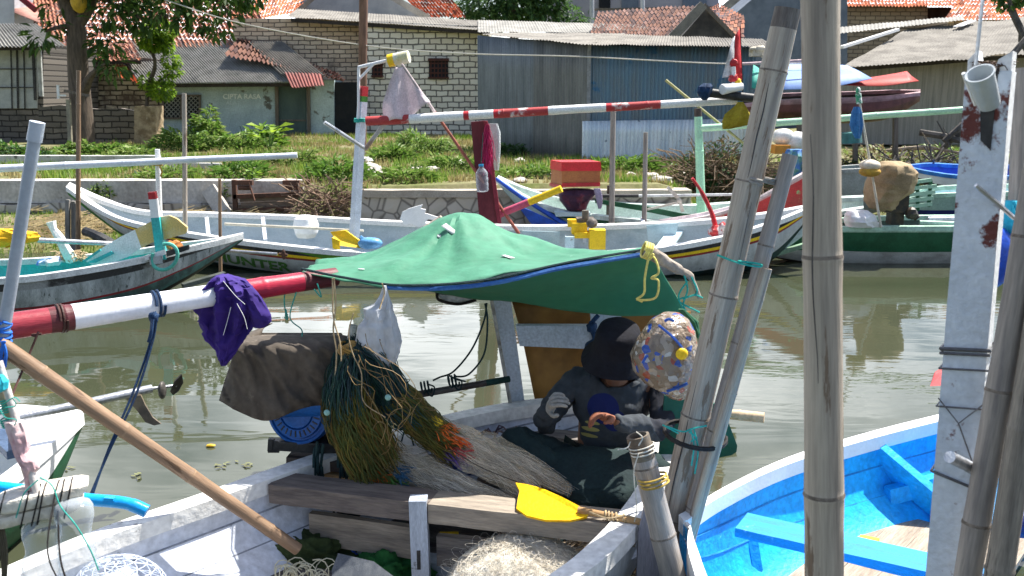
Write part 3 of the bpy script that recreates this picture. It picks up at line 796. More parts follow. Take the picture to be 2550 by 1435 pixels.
part('wall', block_px([(2360, 50), (2680, 46), (2680, 340), (2360, 340)], 39.4, 4), LIMETAN, h, smooth=False)
h = thing('long_roof_house', 'long low house with a broad patched grey sheet roof and pale board walls', 'house', pt(2330, 335, 28))
BOARDW = mat('pale_board_wall', (.34, .315, .28), (.23, .215, .19), rough=.85, sc=2, st=(7, 1, .3), bump=.2)
part('wall', block_px([(2095, 172), (2700, 126), (2700, 360), (2095, 360)], 28.4, 4), BOARDW, h, smooth=False)
part('sheet_roof', corrugated(pt(2092, 170, 27.4), pt(2720, 122, 27.0), pt(2720, 28, 32), pt(2262, 72, 32), 60, .012, jit=.09, seed=12), ASBL, h)
part('sheet_roof', corrugated(pt(2086, 84, 31.6), pt(2400, 50, 31.6), pt(2400, 40, 34), pt(2086, 68, 34), 34, .012, seed=14), ASB, h)
mb = MB(); mb.beam(pt(2096, 118, 28.6), pt(2236, 74, 30.6), .12, .08); part('flashing', mb, WHITE, h)
mb = MB(); mb.beam(pt(2385, 66, 31.0), pt(2420, 52, 31.6), .3, .02); part('patch', mb, WHITE_CLEAN, h)
mb = MB(); mb.beam(pt(2095, 175, 27.7), pt(2700, 128, 27.4), .08, .1); part('rafter', mb, DKBEAM, h)
# ---- far-left house
h = thing('window_house', 'house with a barred white window under short grey sheets left of the tree', 'house', pt(40, 270, 30))
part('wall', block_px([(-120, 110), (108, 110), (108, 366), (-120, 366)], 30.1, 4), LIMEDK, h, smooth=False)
wn = part('window', block_px([(-60, 122), (92, 122), (92, 270), (-60, 270)], 30.02, .06), mat('white_board_window', (.42, .44, .42), (.34, .36, .35), rough=.7), h, smooth=False)
mb = MB()
for x in (27, 42, 59): mb.beam(pt(x, 122, 29.98), pt(x + 3, 270, 29.98), .03 if x != 42 else .05, .03, up=V((0, 1, 0)))
for y in (172, 218): mb.beam(pt(-60, y, 29.97), pt(90, y, 29.97), .03, .03)
mb.beam(pt(82, 122, 29.97), pt(88, 250, 29.97), .07, .05, up=V((0, 1, 0)))
part('bars', mb, BLACK, wn)
mb = MB(); mb.beam(pt(97, 122, 29.96), pt(103, 240, 29.96), .12, .08, up=V((0, 1, 0))); part('frame', mb, mat('pale_frame', (.45, .46, .44)), wn)
part('sheet_roof', corrugated(pt(-140, 118, 29), pt(168, 116, 29), pt(92, 60, 31.5), pt(-140, 60, 31.5), 32, .028, seed=16), ASB, h)
mb = MB(); mb.beam(pt(-140, 122, 29.2), pt(110, 121, 29.2), .07, .1); part('rafter', mb, DKBEAM, h)
h = thing('white_upper_house', 'white rendered upper storey with a dull red tin panel at the roof edge', 'house', pt(20, 60, 37))
part('wall', block_px([(-200, -120), (36, -120), (36, 340), (-200, 340)], 37, 4), mat('white_render', (.55, .56, .58), (.40, .41, .43), rough=.9, sc=1), h, smooth=False)
mb = MB(); mb.add(pl([(36, 32, 0), (100, 58, 0), (100, 30, 1.5), (36, 8, 1.5)], 36.4), [(0, 1, 2, 3)]); part('tin_panel', mb, mat('pale_red_tin', (.40, .20, .16), (.30, .15, .12), rough=.7), h, thick=.02)
mb = MB(); mb.beam(pt(34, -20, 36.4), pt(90, 26, 36.4), .2, .12, up=V((0, 1, 0))); part('red_fascia', mb, mat('dark_red_fascia', (.22, .02, .03)), h)

# ---- garden wall and pillar
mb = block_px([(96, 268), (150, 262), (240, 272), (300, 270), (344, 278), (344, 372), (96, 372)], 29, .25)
solo('garden_wall', mb, LIMEDK, 'dark block garden wall with tree shade put into its colour', 'wall', smooth=False)
mb = MB(); rings = []
for i in range(13):
    t = i / 12; c = pt(371, 372 - 108 * t, 28.2); r = .31
    rings.append([c + V((sx * (r * (1 + .10 * mnoise.noise(V((i * .9, sx * 3, sy * 3))))), sy * r * (1 + .12 * mnoise.noise(V((i * 1.1, sx * 5, 9)))), .02 * mnoise.noise(V((i, sx, sy))))) for sx, sy in ((-1, -1), (-.4, -1.05), (.3, -.98), (1, -1), (1.03, 0), (1, 1), (0, 1), (-1, 1), (-1.02, 0))])
mb.loft(rings)
solo('brick_pillar', mb, mat('crumbling_mud_brick', (.40, .31, .20), (.20, .14, .08), rough=.95, sc=4, lo=.40, hi=.6, bump=1.0, bsc=9, spot=(.55, .46, .34), spot_sc=5, spot_at=.62), 'crumbling tan mud brick pillar with the little tree on top', 'pillar', angle=25)

# ---- posts and lines on the bank
pole('utility_pole', pt(902, 420, 24), pt(906, -160, 24), .095, .11, mat('rusty_brown_pole', (.21, .12, .085), (.13, .075, .055), rough=.8, sc=3, st=(3, 3, .6), spot=(.34, .29, .25), spot_sc=4, spot_at=.64), label='tall rust brown pole rising in front of the white brick house', cat='pole')
mb = MB(); mb.tube(bez([pt(410, 0, 26), pt(600, 58, 25), pt(900, 112, 24), pt(1150, 133, 23), pt(1440, 141, 22), pt(1780, 158, 20.8), pt(2010, 158, 20.5)], 10), .016, 5)
solo('power_line', mb, mat('pale_cable', (.60, .57, .50), (.5, .47, .42), rough=.6), 'pale cable sagging across the front of the houses', 'cable')

# ================================================================== trees and plants
def crown_mb(blobs, n, L, wd, seed, nm=3, droop=.35, shell=.5):
    rn = random.Random(seed); mb = MB()
    tot = sum(b[1] * b[2] * b[3] for b in blobs)
    for c, rx, ry, rz in blobs:
        k = int(n * rx * ry * rz / tot)
        for _ in range(k):
            v = V((rn.gauss(0, 1), rn.gauss(0, 1), rn.gauss(0, 1))).normalized()
            r = shell + (1 - shell) * rn.random() ** .6
            if mnoise.noise(v * 1.9 + V(c)) > .28: r *= .62
            p = V(c) + V((v.x * rx, v.y * ry, v.z * rz)) * r
            if rn.random() < .08: continue
            d = (v + V((rn.uniform(-.8, .8), rn.uniform(-.8, .8), rn.uniform(-.9, .3) - droop)))
            up = V((rn.uniform(-.6, .6), rn.uniform(-.6, .6), 1))
            s = rn.uniform(.6, 1.25)
            mb.leaf(p, d, up, L * s, wd * s, m=rn.randrange(nm))
    return mb
LFD = [leaf_mat('deep_leaf_a', (.045, .095, .02), (.03, .06, .015)), leaf_mat('deep_leaf_b', (.065, .13, .025), (.04, .085, .02)), leaf_mat('deep_leaf_c', (.10, .17, .03), (.06, .12, .02))]
LFB = [leaf_mat('bright_leaf_a', (.24, .38, .03), (.16, .28, .03), .55), leaf_mat('bright_leaf_b', (.32, .46, .04), (.22, .34, .03), .55), leaf_mat('bright_leaf_c', (.14, .25, .03), (.10, .18, .03), .5)]
LFM = [leaf_mat('mid_leaf_a', (.08, .17, .045), (.05, .11, .03)), leaf_mat('mid_leaf_b', (.12, .22, .06), (.07, .14, .04)), leaf_mat('mid_leaf_c', (.05, .11, .035), (.03, .08, .025))]
LFW = [leaf_mat('weed_leaf_a', (.12, .24, .035), (.07, .15, .02)), leaf_mat('weed_leaf_b', (.20, .32, .06), (.12, .22, .035)), leaf_mat('weed_leaf_c', (.30, .38, .11), (.14, .2, .05))]
BARK = mat('grey_brown_bark', (.13, .10, .075), (.07, .055, .045), rough=.9, sc=5, st=(3, 3, .5), bump=.8, bsc=14)
t = thing('breadfruit_tree', 'big tree with a thick bare trunk and dark broad leaves by the garden wall', 'tree', pt(200, 372, 27))
mb = MB()
mb.tube(bez([pt(205, 380, 27), pt(205, 300, 27), pt(196, 200, 27), pt(192, 120, 27), pt(188, 60, 27), pt(160, 0, 27), pt(120, -120, 27)], 5), [.36, .34, .33, .32, .31, .30, .29, .285, .28, .28, .275, .27, .27, .265, .26, .26, .26, .25, .25, .24, .24, .23, .22, .21, .20, .19, .18, .17, .16, .15, .14], 12)
mb.tube(bez([pt(196, 60, 27), pt(222, 10, 27), pt(232, -60, 27.2), pt(260, -140, 27.5)], 5), .17, 10)
mb.tube(bez([pt(188, 66, 27), pt(150, 68, 26.7), pt(112, 78, 26.5)], 4), [.09, .085, .08, .07, .06, .05, .045, .04, .03], 8)
mb.tube(bez([pt(205, 240, 27), pt(226, 190, 26.6), pt(262, 158, 26.4)], 4), [.15, .14, .13, .11, .09, .07, .05, .04, .03], 8)
mb.tube(bez([pt(232, -20, 27), pt(300, 20, 26.8), pt(370, 50, 26.6), pt(420, 40, 26.5)], 4), .05, 7)
mb.tube(bez([pt(245, -90, 27), pt(400, -60, 26.8), pt(520, -10, 26.6), pt(570, 30, 26.5)], 4), .05, 7)
part('trunk', mb, BARK, t)
def B(px, py, d, rx, ry=None, rz=None): return (pt(px, py, d), rx, ry or rx * .9, rz or rx * .75)
blobs = [B(104, 92, 26.5, .42, rz=.3), B(300, 24, 26.8, .62), B(265, 120, 26.6, .42), B(285, 160, 26.4, .4, rz=.36), B(255, 100, 26.6, .4), B(360, 44, 26.6, .5), B(420, 24, 26.5, .55), B(480, 42, 26.5, .45), B(540, 60, 26.5, .45, rz=.4),
         B(570, 14, 26.5, .5), B(380, 85, 26.6, .28), B(140, 62, 26.7, .3), B(330, -30, 26.8, .7), B(460, -40, 26.6, .8), B(600, -30, 26.6, .7), B(200, -120, 27, 1.5), B(60, -110, 27.3, 1.2), B(130, 20, 27, .3), B(620, 60, 26.5, .1), B(240, 45, 26.4, .3)]
part('crown', crown_mb(blobs, 4600, .34, .13, 5), LFD, t, smooth=False)
mb = MB(); mb.ell(pt(196, 4, 26.6), .22, .15, .3, jit=.1); part('fruit', mb, mat('ripe_fruit', (.55, .34, .03)), t)
t = thing('small_tree', 'small bright lime green tree growing from the brick pillar', 'tree', pt(368, 264, 28.2))
mb = MB(); mb.tube(bez([pt(366, 268, 28.2), pt(368, 220, 28.2), pt(385, 170, 28.2), pt(382, 138, 28.2), pt(366, 122, 28.2)], 4), [.06] * 9 + [.05] * 4 + [.04] * 4, 7)
mb.tube(bez([pt(370, 212, 28.2), pt(400, 200, 28.2), pt(425, 180, 28.2)], 3), .03, 6)
part('trunk', mb, BARK, t)
part('crown', crown_mb([B(395, 78, 28.2, .45, rz=.30), B(380, 100, 28.2, .42, rz=.28), B(405, 112, 28.2, .30), B(355, 108, 28.2, .16), B(425, 150, 28.2, .26), B(428, 180, 28.2, .25), B(416, 200, 28.2, .2), B(366, 205, 28.2, .25), B(400, 225, 28.2, .36, rz=.26), B(355, 200, 28.2, .12)], 2600, .15, .085, 8, droop=.1), LFB, t, smooth=False)
t = thing('leafy_tree', 'dense green tree rising behind the grey roofs', 'tree', pt(1280, 100, 44))
mb = MB(); mb.tube([pt(1280, 200, 44), pt(1280, 10, 44)], .2, 8); part('trunk', mb, BARK, t)
part('crown', crown_mb([B(1160, 22, 44, .8), B(1210, 0, 44, 1.2), B(1290, 10, 43.6, 1.3), B(1360, 20, 43.8, 1.1), B(1420, 40, 43.6, .7, rz=.4), B(1250, 46, 43.4, .9, rz=.5), B(1330, -30, 44, 1.6), B(1180, 48, 43.6, .5, rz=.35), B(1450, 48, 43.4, .5, rz=.22)], 6500, .26, .13, 21, droop=.1), LFM, t, smooth=False)
t = thing('bare_tree', 'dark bare branch with a few leaves crossing the long roof', 'tree', pt(2600, 260, 22))
mb = MB(); mb.tube(bez([pt(2640, 330, 22), pt(2590, 170, 22), pt(2545, 80, 22), pt(2518, 20, 22), pt(2505, -40, 22)], 5), [.16] * 10 + [.08] * 6 + [.05] * 5, 8)
mb.tube(bez([pt(2588, 60, 21.8), pt(2545, 110, 21.7), pt(2505, 160, 21.6), pt(2440, 260, 21.5), pt(2350, 370, 21.4)], 4), .075, 7)
part('trunk', mb, mat('grey_dead_wood', (.12, .11, .10), (.06, .055, .05), rough=.9), t)
part('crown', crown_mb([B(2510, 4, 22, .22), B(2545, -20, 22, .3), B(2490, -20, 22, .25)], 260, .18, .1, 31), LFD, t, smooth=False)

def plant(name, label, c, rx, ry, h_, n, L, wd, seed, mats, group=None, stems=6):
    rn = random.Random(seed); t = thing(name, label, 'plant', c, group)
    mb = MB(); lf = MB()
    for i in range(stems):
        b = V(c) + V((rn.uniform(-.6, .6) * rx, rn.uniform(-.6, .6) * ry, -.03)); e = b + V((rn.uniform(-.4, .4) * rx, rn.uniform(-.4, .4) * ry, h_ * rn.uniform(.6, 1)))
        mb = MB(); mb.tube([b, (b + e) / 2 + V((rn.uniform(-.05, .05), 0, 0)), e], .010, 5); part('stem', mb, LFM[2], t)
    for i in range(n):
        u = rn.random(); a = rn.random() * 2 * math.pi; r = math.sqrt(rn.random()) * (1 - .55 * u)
        p = V(c) + V((math.cos(a) * r * rx, math.sin(a) * r * ry, h_ * u * (1 - .35 * r * r) * (.75 + .5 * mnoise.noise(V((math.cos(a) * r * 2, math.sin(a) * r * 2, seed))))))
        d = V((math.cos(a) + rn.uniform(-.8, .8), math.sin(a) + rn.uniform(-.8, .8), rn.uniform(-.3, .8)))
        s = rn.uniform(.6, 1.3)
        lf.leaf(p, d, V((rn.uniform(-.5, .5), rn.uniform(-.5, .5), 1)), L * s, wd * s, rn.randrange(len(mats)))
    part('leaves', lf, mats, t, smooth=False)
def gz(px, y):                            # ground point on the column of a pixel at distance y
    x = pt(px, 400, y).x
    return V((x, y, ground_h(x, y)))
plant('weed_bush', 'tall leafy weeds under the painted teal wall', gz(520, 28), .75, .6, 1.0, 900, .2, .09, 1, LFW)
plant('weed_bush', 'low spreading weeds beside the mud brick pillar', gz(455, 26), 1.2, .8, .6, 1200, .17, .07, 2, LFW)
plant('weed_bush', 'broad bright weeds in front of the faded green door', gz(655, 27), .8, .6, .62, 520, .25, .13, 3, [LFW[1], LFB[0], LFW[0]])
plant('weed_bush', 'rank weeds between the teal wall and the grass', gz(590, 26), 1.3, .7, .5, 1300, .16, .06, 4, LFW)
plant('weed_bush', 'upright weed with pale tips against the lattice window', gz(530, 30), .3, .3, 1.25, 260, .2, .1, 5, LFW)
plant('weed_bush', 'creeping ground weeds below the dark garden wall', gz(240, 24), 1.6, .7, .32, 1500, .15, .08, 6, LFW)
plant('weed_bush', 'pale creeping weeds at the foot of the brick pillar', gz(340, 23.5), .9, .6, .26, 800, .14, .08, 7, [LFW[2], LFW[1]])
plant('weed_bush', 'dark weeds at the far end of the whitewashed low wall', gz(40, 22.5), 1.2, .6, .42, 900, .15, .07, 8, [LFW[0], LFM[0], LFM[2]])
plant('weed_bush', 'tufted grassy weeds at the corner of the white brick house', gz(1050, 24), 1.0, .8, .62, 1400, .22, .04, 9, LFW)
plant('weed_bush', 'small dark weeds at the left corner of the tin shed', gz(1270, 23.5), .6, .3, .36, 420, .14, .07, 10, [LFM[0], LFM[2]])
plant('weed_bush', 'low bushy weeds behind the white mast', gz(980, 22), .7, .5, .4, 700, .18, .05, 11, LFW)
plant('weed_bush', 'small plant sprouting from the top of the river wall', V((pt(628, 430, 16.75).x, 16.75, 1.0)), .12, .1, .22, 40, .12, .08, 12, [LFB[0], LFW[1]])
plant('hanging_creeper', 'pale creeper hanging down the face of the river wall', V((pt(245, 440, 16.5).x, 16.5, .72)), .28, .06, .3, 130, .07, .05, 13, [LFW[2], LFW[1]])
plant('weed_bush', 'trailing weeds on the river wall beside the sluice gate', V((pt(560, 440, 16.6).x, 16.6, .72)), .1, .1, .34, 90, .07, .05, 14, [LFW[2], LFW[1]])
t = thing('taro_plant', 'young plant with big upright leaves beside the weeds at the door', 'plant', gz(672, 25))
mb = MB(); c = gz(672, 25)
rn = random.Random(3)
for i in range(9):
    a = rn.random() * 6.28; e = c + V((math.cos(a) * .25, math.sin(a) * .2, rn.uniform(.35, .7)))
    mb.leaf(e, V((math.cos(a), math.sin(a), .3)), V((0, -.4, 1)), .42, .22, 0)
part('leaves', mb, [LFB[1], LFB[0]], t, smooth=False)
mb = MB()
for i in range(5):
    mb = MB(); mb.tube([c, c + V((rn.uniform(-.2, .2), rn.uniform(-.1, .1), .45))], .012, 5); part('stem', mb, LFM[1], t)
# dry brush thicket on the right bank
def twigs(c, rx, ry, h_, n, seed, r=.008, L=.8):
    rn = random.Random(seed); mb = MB()
    for i in range(n):
        p = V(c) + V((rn.uniform(-1, 1) * rx, rn.uniform(-1, 1) * ry, rn.random() * h_ * .7)); a = rn.random() * 6.28
        d = V((math.cos(a), math.sin(a) * .6, rn.uniform(-.5, 1.0))).normalized()
        q = p + d * L * .5 + V((rn.uniform(-.1, .1), 0, rn.uniform(-.1, .1))); e = q + d * L * .5 + V((rn.uniform(-.2, .2), rn.uniform(-.1, .1), rn.uniform(-.25, .1)))
        mb.tube([p, q, e], r * rn.uniform(.6, 1.4), 4)
    return mb
DRYLEAF = leaf_mat('withered_leaf', (.20, .15, .06), (.13, .1, .05))
DRYTWIG = mat('dry_twigs', (.21, .15, .10), (.12, .085, .06), rough=.9, sc=6)
t = thing('dry_bush', 'tall dry brown thicket with faded leaves behind the mint post', 'bush', gz(1790, 19))
part('twigs', twigs(gz(1800, 19), .75, .5, 1.0, 420, 3), DRYTWIG, t)
part('leaves', crown_mb([(gz(1800, 19) + V((0, 0, .55)), .8, .5, .6), (gz(1740, 19) + V((0, 0, .35)), .5, .4, .4)], 1500, .12, .05, 44), [LFM[2], leaf_mat('withered_leaf', (.20, .15, .06), (.13, .1, .05)), LFD[0]], t, smooth=False)
solo('brush_pile', twigs(V((pt(815, 500, 16.2).x, 16.2, .42)), .42, .22, .5, 300, 5, .009, .5), mat('dead_brushwood', (.25, .17, .12), (.15, .10, .075), rough=.9), 'pile of dead brown brushwood beside the sluice gate', 'brushwood')
mb = MB()
for i, (cx, y) in enumerate(((905, 22), (930, 21.7), (890, 21.5), (948, 22.3), (915, 21.2))):
    pass
for i, (px, y, s, lab) in enumerate(((905, 21.4, .22, 'largest pale broken lump of the rubble behind the white mast'), (935, 21.8, .16, 'flat pale rubble lump beside the tufted weeds'), (918, 18.2, .26, 'rough grey block on the grass edge above the stone wall'))):
    c = gz(px, y); mb = MB(); mb.ell(c + V((0, 0, s * .25)), s, s * .7, s * .42, 10, 6, jit=.5)
    solo('rubble_block', mb, CONCW if i < 2 else CONC, lab, 'rubble', 'rubble lumps on the grass', angle=20)
# dead branches and driftwood on the right bank
rn = random.Random(9)
for i, (a, b, r, lab) in enumerate((((2350, 352), (2500, 250), .06, 'long grey branch leaning up towards the white board'), ((2290, 330), (2470, 395), .07, 'dark driftwood trunk lying across the bank'), ((2330, 390), (2440, 310), .045, 'thin dark branch crossing the driftwood trunk'), ((2200, 378), (2420, 388), .05, 'pale bleached branch lying along the bank'))):
    mb = MB(); p, q = pt(*a, 20.5 + i * .2), pt(*b, 20.5 - i * .15)
    m_ = (p + q) / 2 + V((0, 0, .12))
    mb.tube(bez([p, m_, q], 5), [r] * 6 + [r * .6] * 5, 7)
    for k in range(3):
        t_ = p + (q - p) * rn.uniform(.3, .8)
        mb.tube([t_, t_ + V((rn.uniform(-.4, .4), rn.uniform(-.2, .2), rn.uniform(.1, .5)))], [r * .4, r * .15], 5)
    solo('driftwood_branch', mb, mat('grey_dead_wood', (.12, .11, .10)) if i != 3 else mat('bleached_wood', (.35, .28, .2)), lab, 'branch', 'driftwood on the far bank')

plant('weed_bush', 'dry rank weeds at the foot of the leaning dead branch', gz(2380, 22), 1.4, .7, .4, 900, .2, .04, 41, [LFW[2], DRYLEAF, LFW[0]])
plant('weed_bush', 'dry scrubby weeds below the trestle boat', gz(2200, 21), 1.6, .6, .35, 900, .18, .04, 42, [DRYLEAF, LFW[2], DRYLEAF])
plant('weed_bush', 'dark scrub beside the teal tub on the bank', gz(2080, 20), .8, .5, .5, 600, .16, .05, 43, [LFM[2], DRYLEAF, LFD[0]])
solo('brush_pile', twigs(gz(2330, 19.5), 1.3, .5, .35, 260, 52, .014, .8), mat('grey_dead_wood', (1, 1, 1)), 'tangle of grey dead sticks in front of the driftwood trunk', 'brushwood')
for i, (px, y, s, lab) in enumerate(((2420, 19, .5, 'tan heap of sacking on the bank beside the white post'), (2270, 20.3, .3, 'brown earth lump among the dead sticks'))):
    c = gz(px, y); mb = MB(); mb.ell(c + V((0, 0, s * .2)), s * 1.3, s * .7, s * .5, 14, 8, jit=.5)
    solo('earth_heap', mb, mat('tan_earth', (.36, .29, .2), (.22, .17, .11), rough=.95, sc=5, bump=.6, bsc=14), lab, 'heap')
rn = random.Random(61)
for i in range(16):
    px = rn.uniform(560, 1750); y = rn.uniform(16.7, 18.4) if i % 2 else rn.uniform(18.5, 22); s = rn.uniform(.07, .16)
    c = gz(px, y); mb = MB(); mb.ell(c + V((0, 0, s * .25)), s * rn.uniform(.9, 1.6), s, s * .55, 10, 6, jit=.6)
    tag(mesh_obj('stone', mb, CONC, angle=25), 'fist to head sized rubble stone lying in the grass above the river wall', 'stone', 'rubble stones in the grass')
for i, (px, y, rx, h_, n, lab) in enumerate(((840, 17.2, .8, .42, 700, 'rank grass tufts above the brushwood pile'), (1010, 17.0, .7, .3, 500, 'low weeds on the stone wall right of the white mast'), (1130, 19.5, 1.1, .3, 700, 'straggling weeds left of the maroon post'), (1330, 18, .9, .25, 500, 'short weeds behind the red motor box'), (1560, 19.5, 1.2, .32, 700, 'short weeds between the two grey poles'), (730, 21, 1.0, .4, 700, 'lush weeds under the end of the white boom'), (600, 17.4, .7, .35, 420, 'weeds on the river wall behind the sluice gate'), (420, 17.6, .9, .22, 420, 'low weeds on the river wall behind the white upright'))):
    plant('weed_bush', lab, gz(px, y), rx, .5, h_, n, .17, .045, 70 + i, [LFW[i % 3], LFW[1], LFW[2] if i % 2 else LFW[0]])
# ---- grass: nobody could count it
rn = random.Random(77); mb = MB()
def scatter(n, x0, x1, y0, y1, hmin, hmax, wid, thr, fn=None):
    k = 0; tries = 0
    while k < n and tries < n * 6:
        tries += 1
        x = rn.uniform(x0, x1); y = y0 + (y1 - y0) * rn.random() ** 1.25
        if fn and not fn(x, y): continue
        dn = mnoise.noise(V((x * .55, y * .55, 3))) + .5 * mnoise.noise(V((x * 1.9, y * 1.9, 6)))
        if dn < thr: continue
        z = ground_h(x, y); hh = rn.uniform(hmin, hmax) * (1 + .5 * dn)
        a = rn.random() * 6.28; ln = rn.uniform(.1, .7) * hh
        w_ = V((math.cos(a + 1.57), math.sin(a + 1.57), 0)) * wid
        m = 2 if dn < .05 else (0 if rn.random() < .5 else 1)
        mb.add([V((x, y, z - .02)) - w_, V((x, y, z - .02)) + w_, V((x + math.cos(a) * ln, y + math.sin(a) * ln, z + hh))], [(0, 1, 2)], m)
        k += 1
scatter(46000, -12.5, 5.8, 16.4, 34, .05, .17, .016, -.36, lambda x, y: y > wall_y(x) + .45)
scatter(9000, -9.5, -2.2, 13.6, 16.4, .04, .12, .014, -.3)
scatter(4000, 3, 12, 17.5, 27, .05, .16, .014, 0.05)
tag(mesh_obj('grass', mb, [leaf_mat('grass_green', (.15, .27, .035), (.10, .19, .02), sc=1), leaf_mat('grass_yellow_green', (.25, .33, .06), (.17, .25, .035), sc=1), leaf_mat('dry_grass', (.36, .30, .13), (.26, .22, .09), sc=1)], smooth=False), kind='stuff')
# straw washed up along the left bank
mb = MB()
for i in range(3500):
    x = rn.uniform(-8.5, -4.2); y = rn.uniform(15.2, 16.4)
    if mnoise.noise(V((x, y * 2, 0))) < -.15: continue
    p = V((x, y, ground_h(x, y) + rn.uniform(.0, .1))); a = rn.uniform(-.9, .9)
    e = p + V((math.cos(a) * .3, math.sin(a) * .2, rn.uniform(-.08, .10)))
    s_ = V((0, .006, .006)); mb.add([p - s_, p + s_, e + s_, e - s_], [(0, 1, 2, 3)])
tag(mesh_obj('straw', mb, mat('washed_up_straw', (.42, .33, .17), (.30, .22, .11), rough=.9), smooth=False), kind='stuff')
# ================================================================== boats: one builder, every boat its own shape
def hull(t, st, bands, mats, inner, rim, k=4, th=.045, floor=.16, pw=2.4, ex=.55, rim_w=.075, rim_h=.05, floor_m=None, seams=None):
    """st = [(near gunwale point, far gunwale point, keel height)]; bands = [(depth share, material index)]"""
    Np = bez([s[0] for s in st], k); Fp = bez([s[1] for s in st], k)
    Zb = [v.z for v in bez([V((0, 0, s[2])) for s in st], k)]
    ds = sorted({0, .12, .25, .4, .55, .7, .82, .92, 1.0} | {b[0] for b in bands} | {min(1, b[0] + .002) for b in bands})
    def side(G, C, zb, d):
        lat = max(0.0, 1 - d ** pw) ** ex
        return V((C.x + (G.x - C.x) * lat, C.y + (G.y - C.y) * lat, G.z + (zb - G.z) * d))
    rings = []; o_mb = MB(); n = len(ds)
    for a, b, zb in zip(Np, Fp, Zb):
        C = (a + b) / 2
        rings.append([side(a, C, zb, d) for d in ds] + [side(b, C, zb, d) for d in reversed(ds[:-1])])
    def band(d):
        q = bands[0][1]
        for f, m in bands:
            if d >= f - 1e-6: q = m
        return q
    K = len(rings[0])
    for r in rings: o_mb.v += r
    for i in range(len(rings) - 1):
        for j in range(K - 1):
            jj = j if j < n - 1 else K - 2 - j
            o_mb.f.append([i * K + j, (i + 1) * K + j, (i + 1) * K + j + 1, i * K + j + 1]); o_mb.m.append(band(ds[jj]))
    for e in (0, len(rings) - 1):
        o_mb.f.append([e * K + j for j in range(K)][:: (1 if e == 0 else -1)]); o_mb.m.append(band(.5))
    part('hull', o_mb, mats, t, angle=50)
    i_mb = MB(); ir = []
    di = [0, .25, .5, .75, .93, 1.0]
    for a, b, zb in zip(Np, Fp, Zb):
        w = (b - a); wl = w.length; tt = min(th, wl * .3); C = (a + b) / 2; u = w / max(wl, 1e-6)
        A, B_ = a + u * tt, b - u * tt
        zf = min(zb + floor, A.z - .02, B_.z - .02)
        ir.append([side(A, C, zf, d) - V((0, 0, .004)) for d in di] + [side(B_, C, zf, d) - V((0, 0, .004)) for d in reversed(di[:-1])])
    K = len(ir[0])
    for r in ir: i_mb.v += r
    for i in range(len(ir) - 1):
        for j in range(K - 1):
            i_mb.f.append([i * K + j, i * K + j + 1, (i + 1) * K + j + 1, (i + 1) * K + j]); i_mb.m.append(1 if floor_m and 3 <= j <= K - 5 else 0)
    part('interior', i_mb, (list(inner) if isinstance(inner, list) else [inner]) + ([floor_m] if floor_m else []), t, angle=50)
    for dd in ((.30, .56) if seams else ()):
        for sg in (0, 1):
            pts = []
            for a, b, zb in zip(Np, Fp, Zb):
                w = (b - a); wl = w.length; tt = min(th, wl * .3); C = (a + b) / 2; u = w / max(wl, 1e-6); A, B_ = a + u * tt, b - u * tt; zf = min(zb + floor, A.z - .02, B_.z - .02)
                p = side((A, B_)[sg], C, zf, dd); pts.append(p + (C - p).normalized() * .002)
            mb = MB(); mb.tube(pts, .006, 5); part('plank_seam', mb, seams, t)
    for path, oth in ((Np, Fp), (Fp, Np)):
        mb = MB(); rr = []
        for p, q in zip(path, oth):
            u = (q - p); l = u.length; u = u / max(l, 1e-6); wi = min(rim_w, l * .45)
            u = V((u.x, u.y, u.z))
            rr.append([p - u * .022 - V((0, 0, rim_h)), p + u * wi - V((0, 0, rim_h)), p + u * wi + V((0, 0, .018)), p - u * .022 + V((0, 0, .018))])
        mb.loft(rr); part('gunwale', mb, rim, t, angle=30)
    return lambda s, d: (lambda i, f: side(Np[i] * (1 - f) + Np[i + 1] * f, (Np[i] * (1 - f) + Np[i + 1] * f) * .5 + (Fp[i] * (1 - f) + Fp[i + 1] * f) * .5, Zb[i] * (1 - f) + Zb[i + 1] * f, d))(min(int(s * k), len(Np) - 2), s * k - min(int(s * k), len(Np) - 2))
def ST(*rows):                            # (near px, py, d, far px, py, d, keel height or None = just under the gunwale)
    out = []
    for a, b, c, e, f, g, z in rows:
        p, q = pt(a, b, c), pt(e, f, g)
        out.append((p, q, z if z is not None else min(p.z, q.z) - .07))
    return out
def stick(t, name, a, b, r, m, r1=None, n=8):
    mb = MB(); mb.tube([a, (V(a) + V(b)) / 2, b], [r, (r + (r1 or r)) / 2, r1 or r], n)
    return part(name, mb, m, t)
def board(t, name, seq, d, th, m, label=None):
    return part(name, slab_px(seq, d, th), m, t, label, smooth=False)
def pbox(mb, px0, px1, py0, py1, d, depth, m=0, skew=0.0):
    """upright box whose front face spans these photo pixels at distance d"""
    a, b = pt(px0, py1, d), pt(px1, py1, d); zt_ = pt(px0, py0, d).z
    v = V((skew, depth, 0)); A = [a, b, b + v, a + v]
    mb.hexa(A + [V((p.x, p.y, zt_)) for p in A], m); return mb

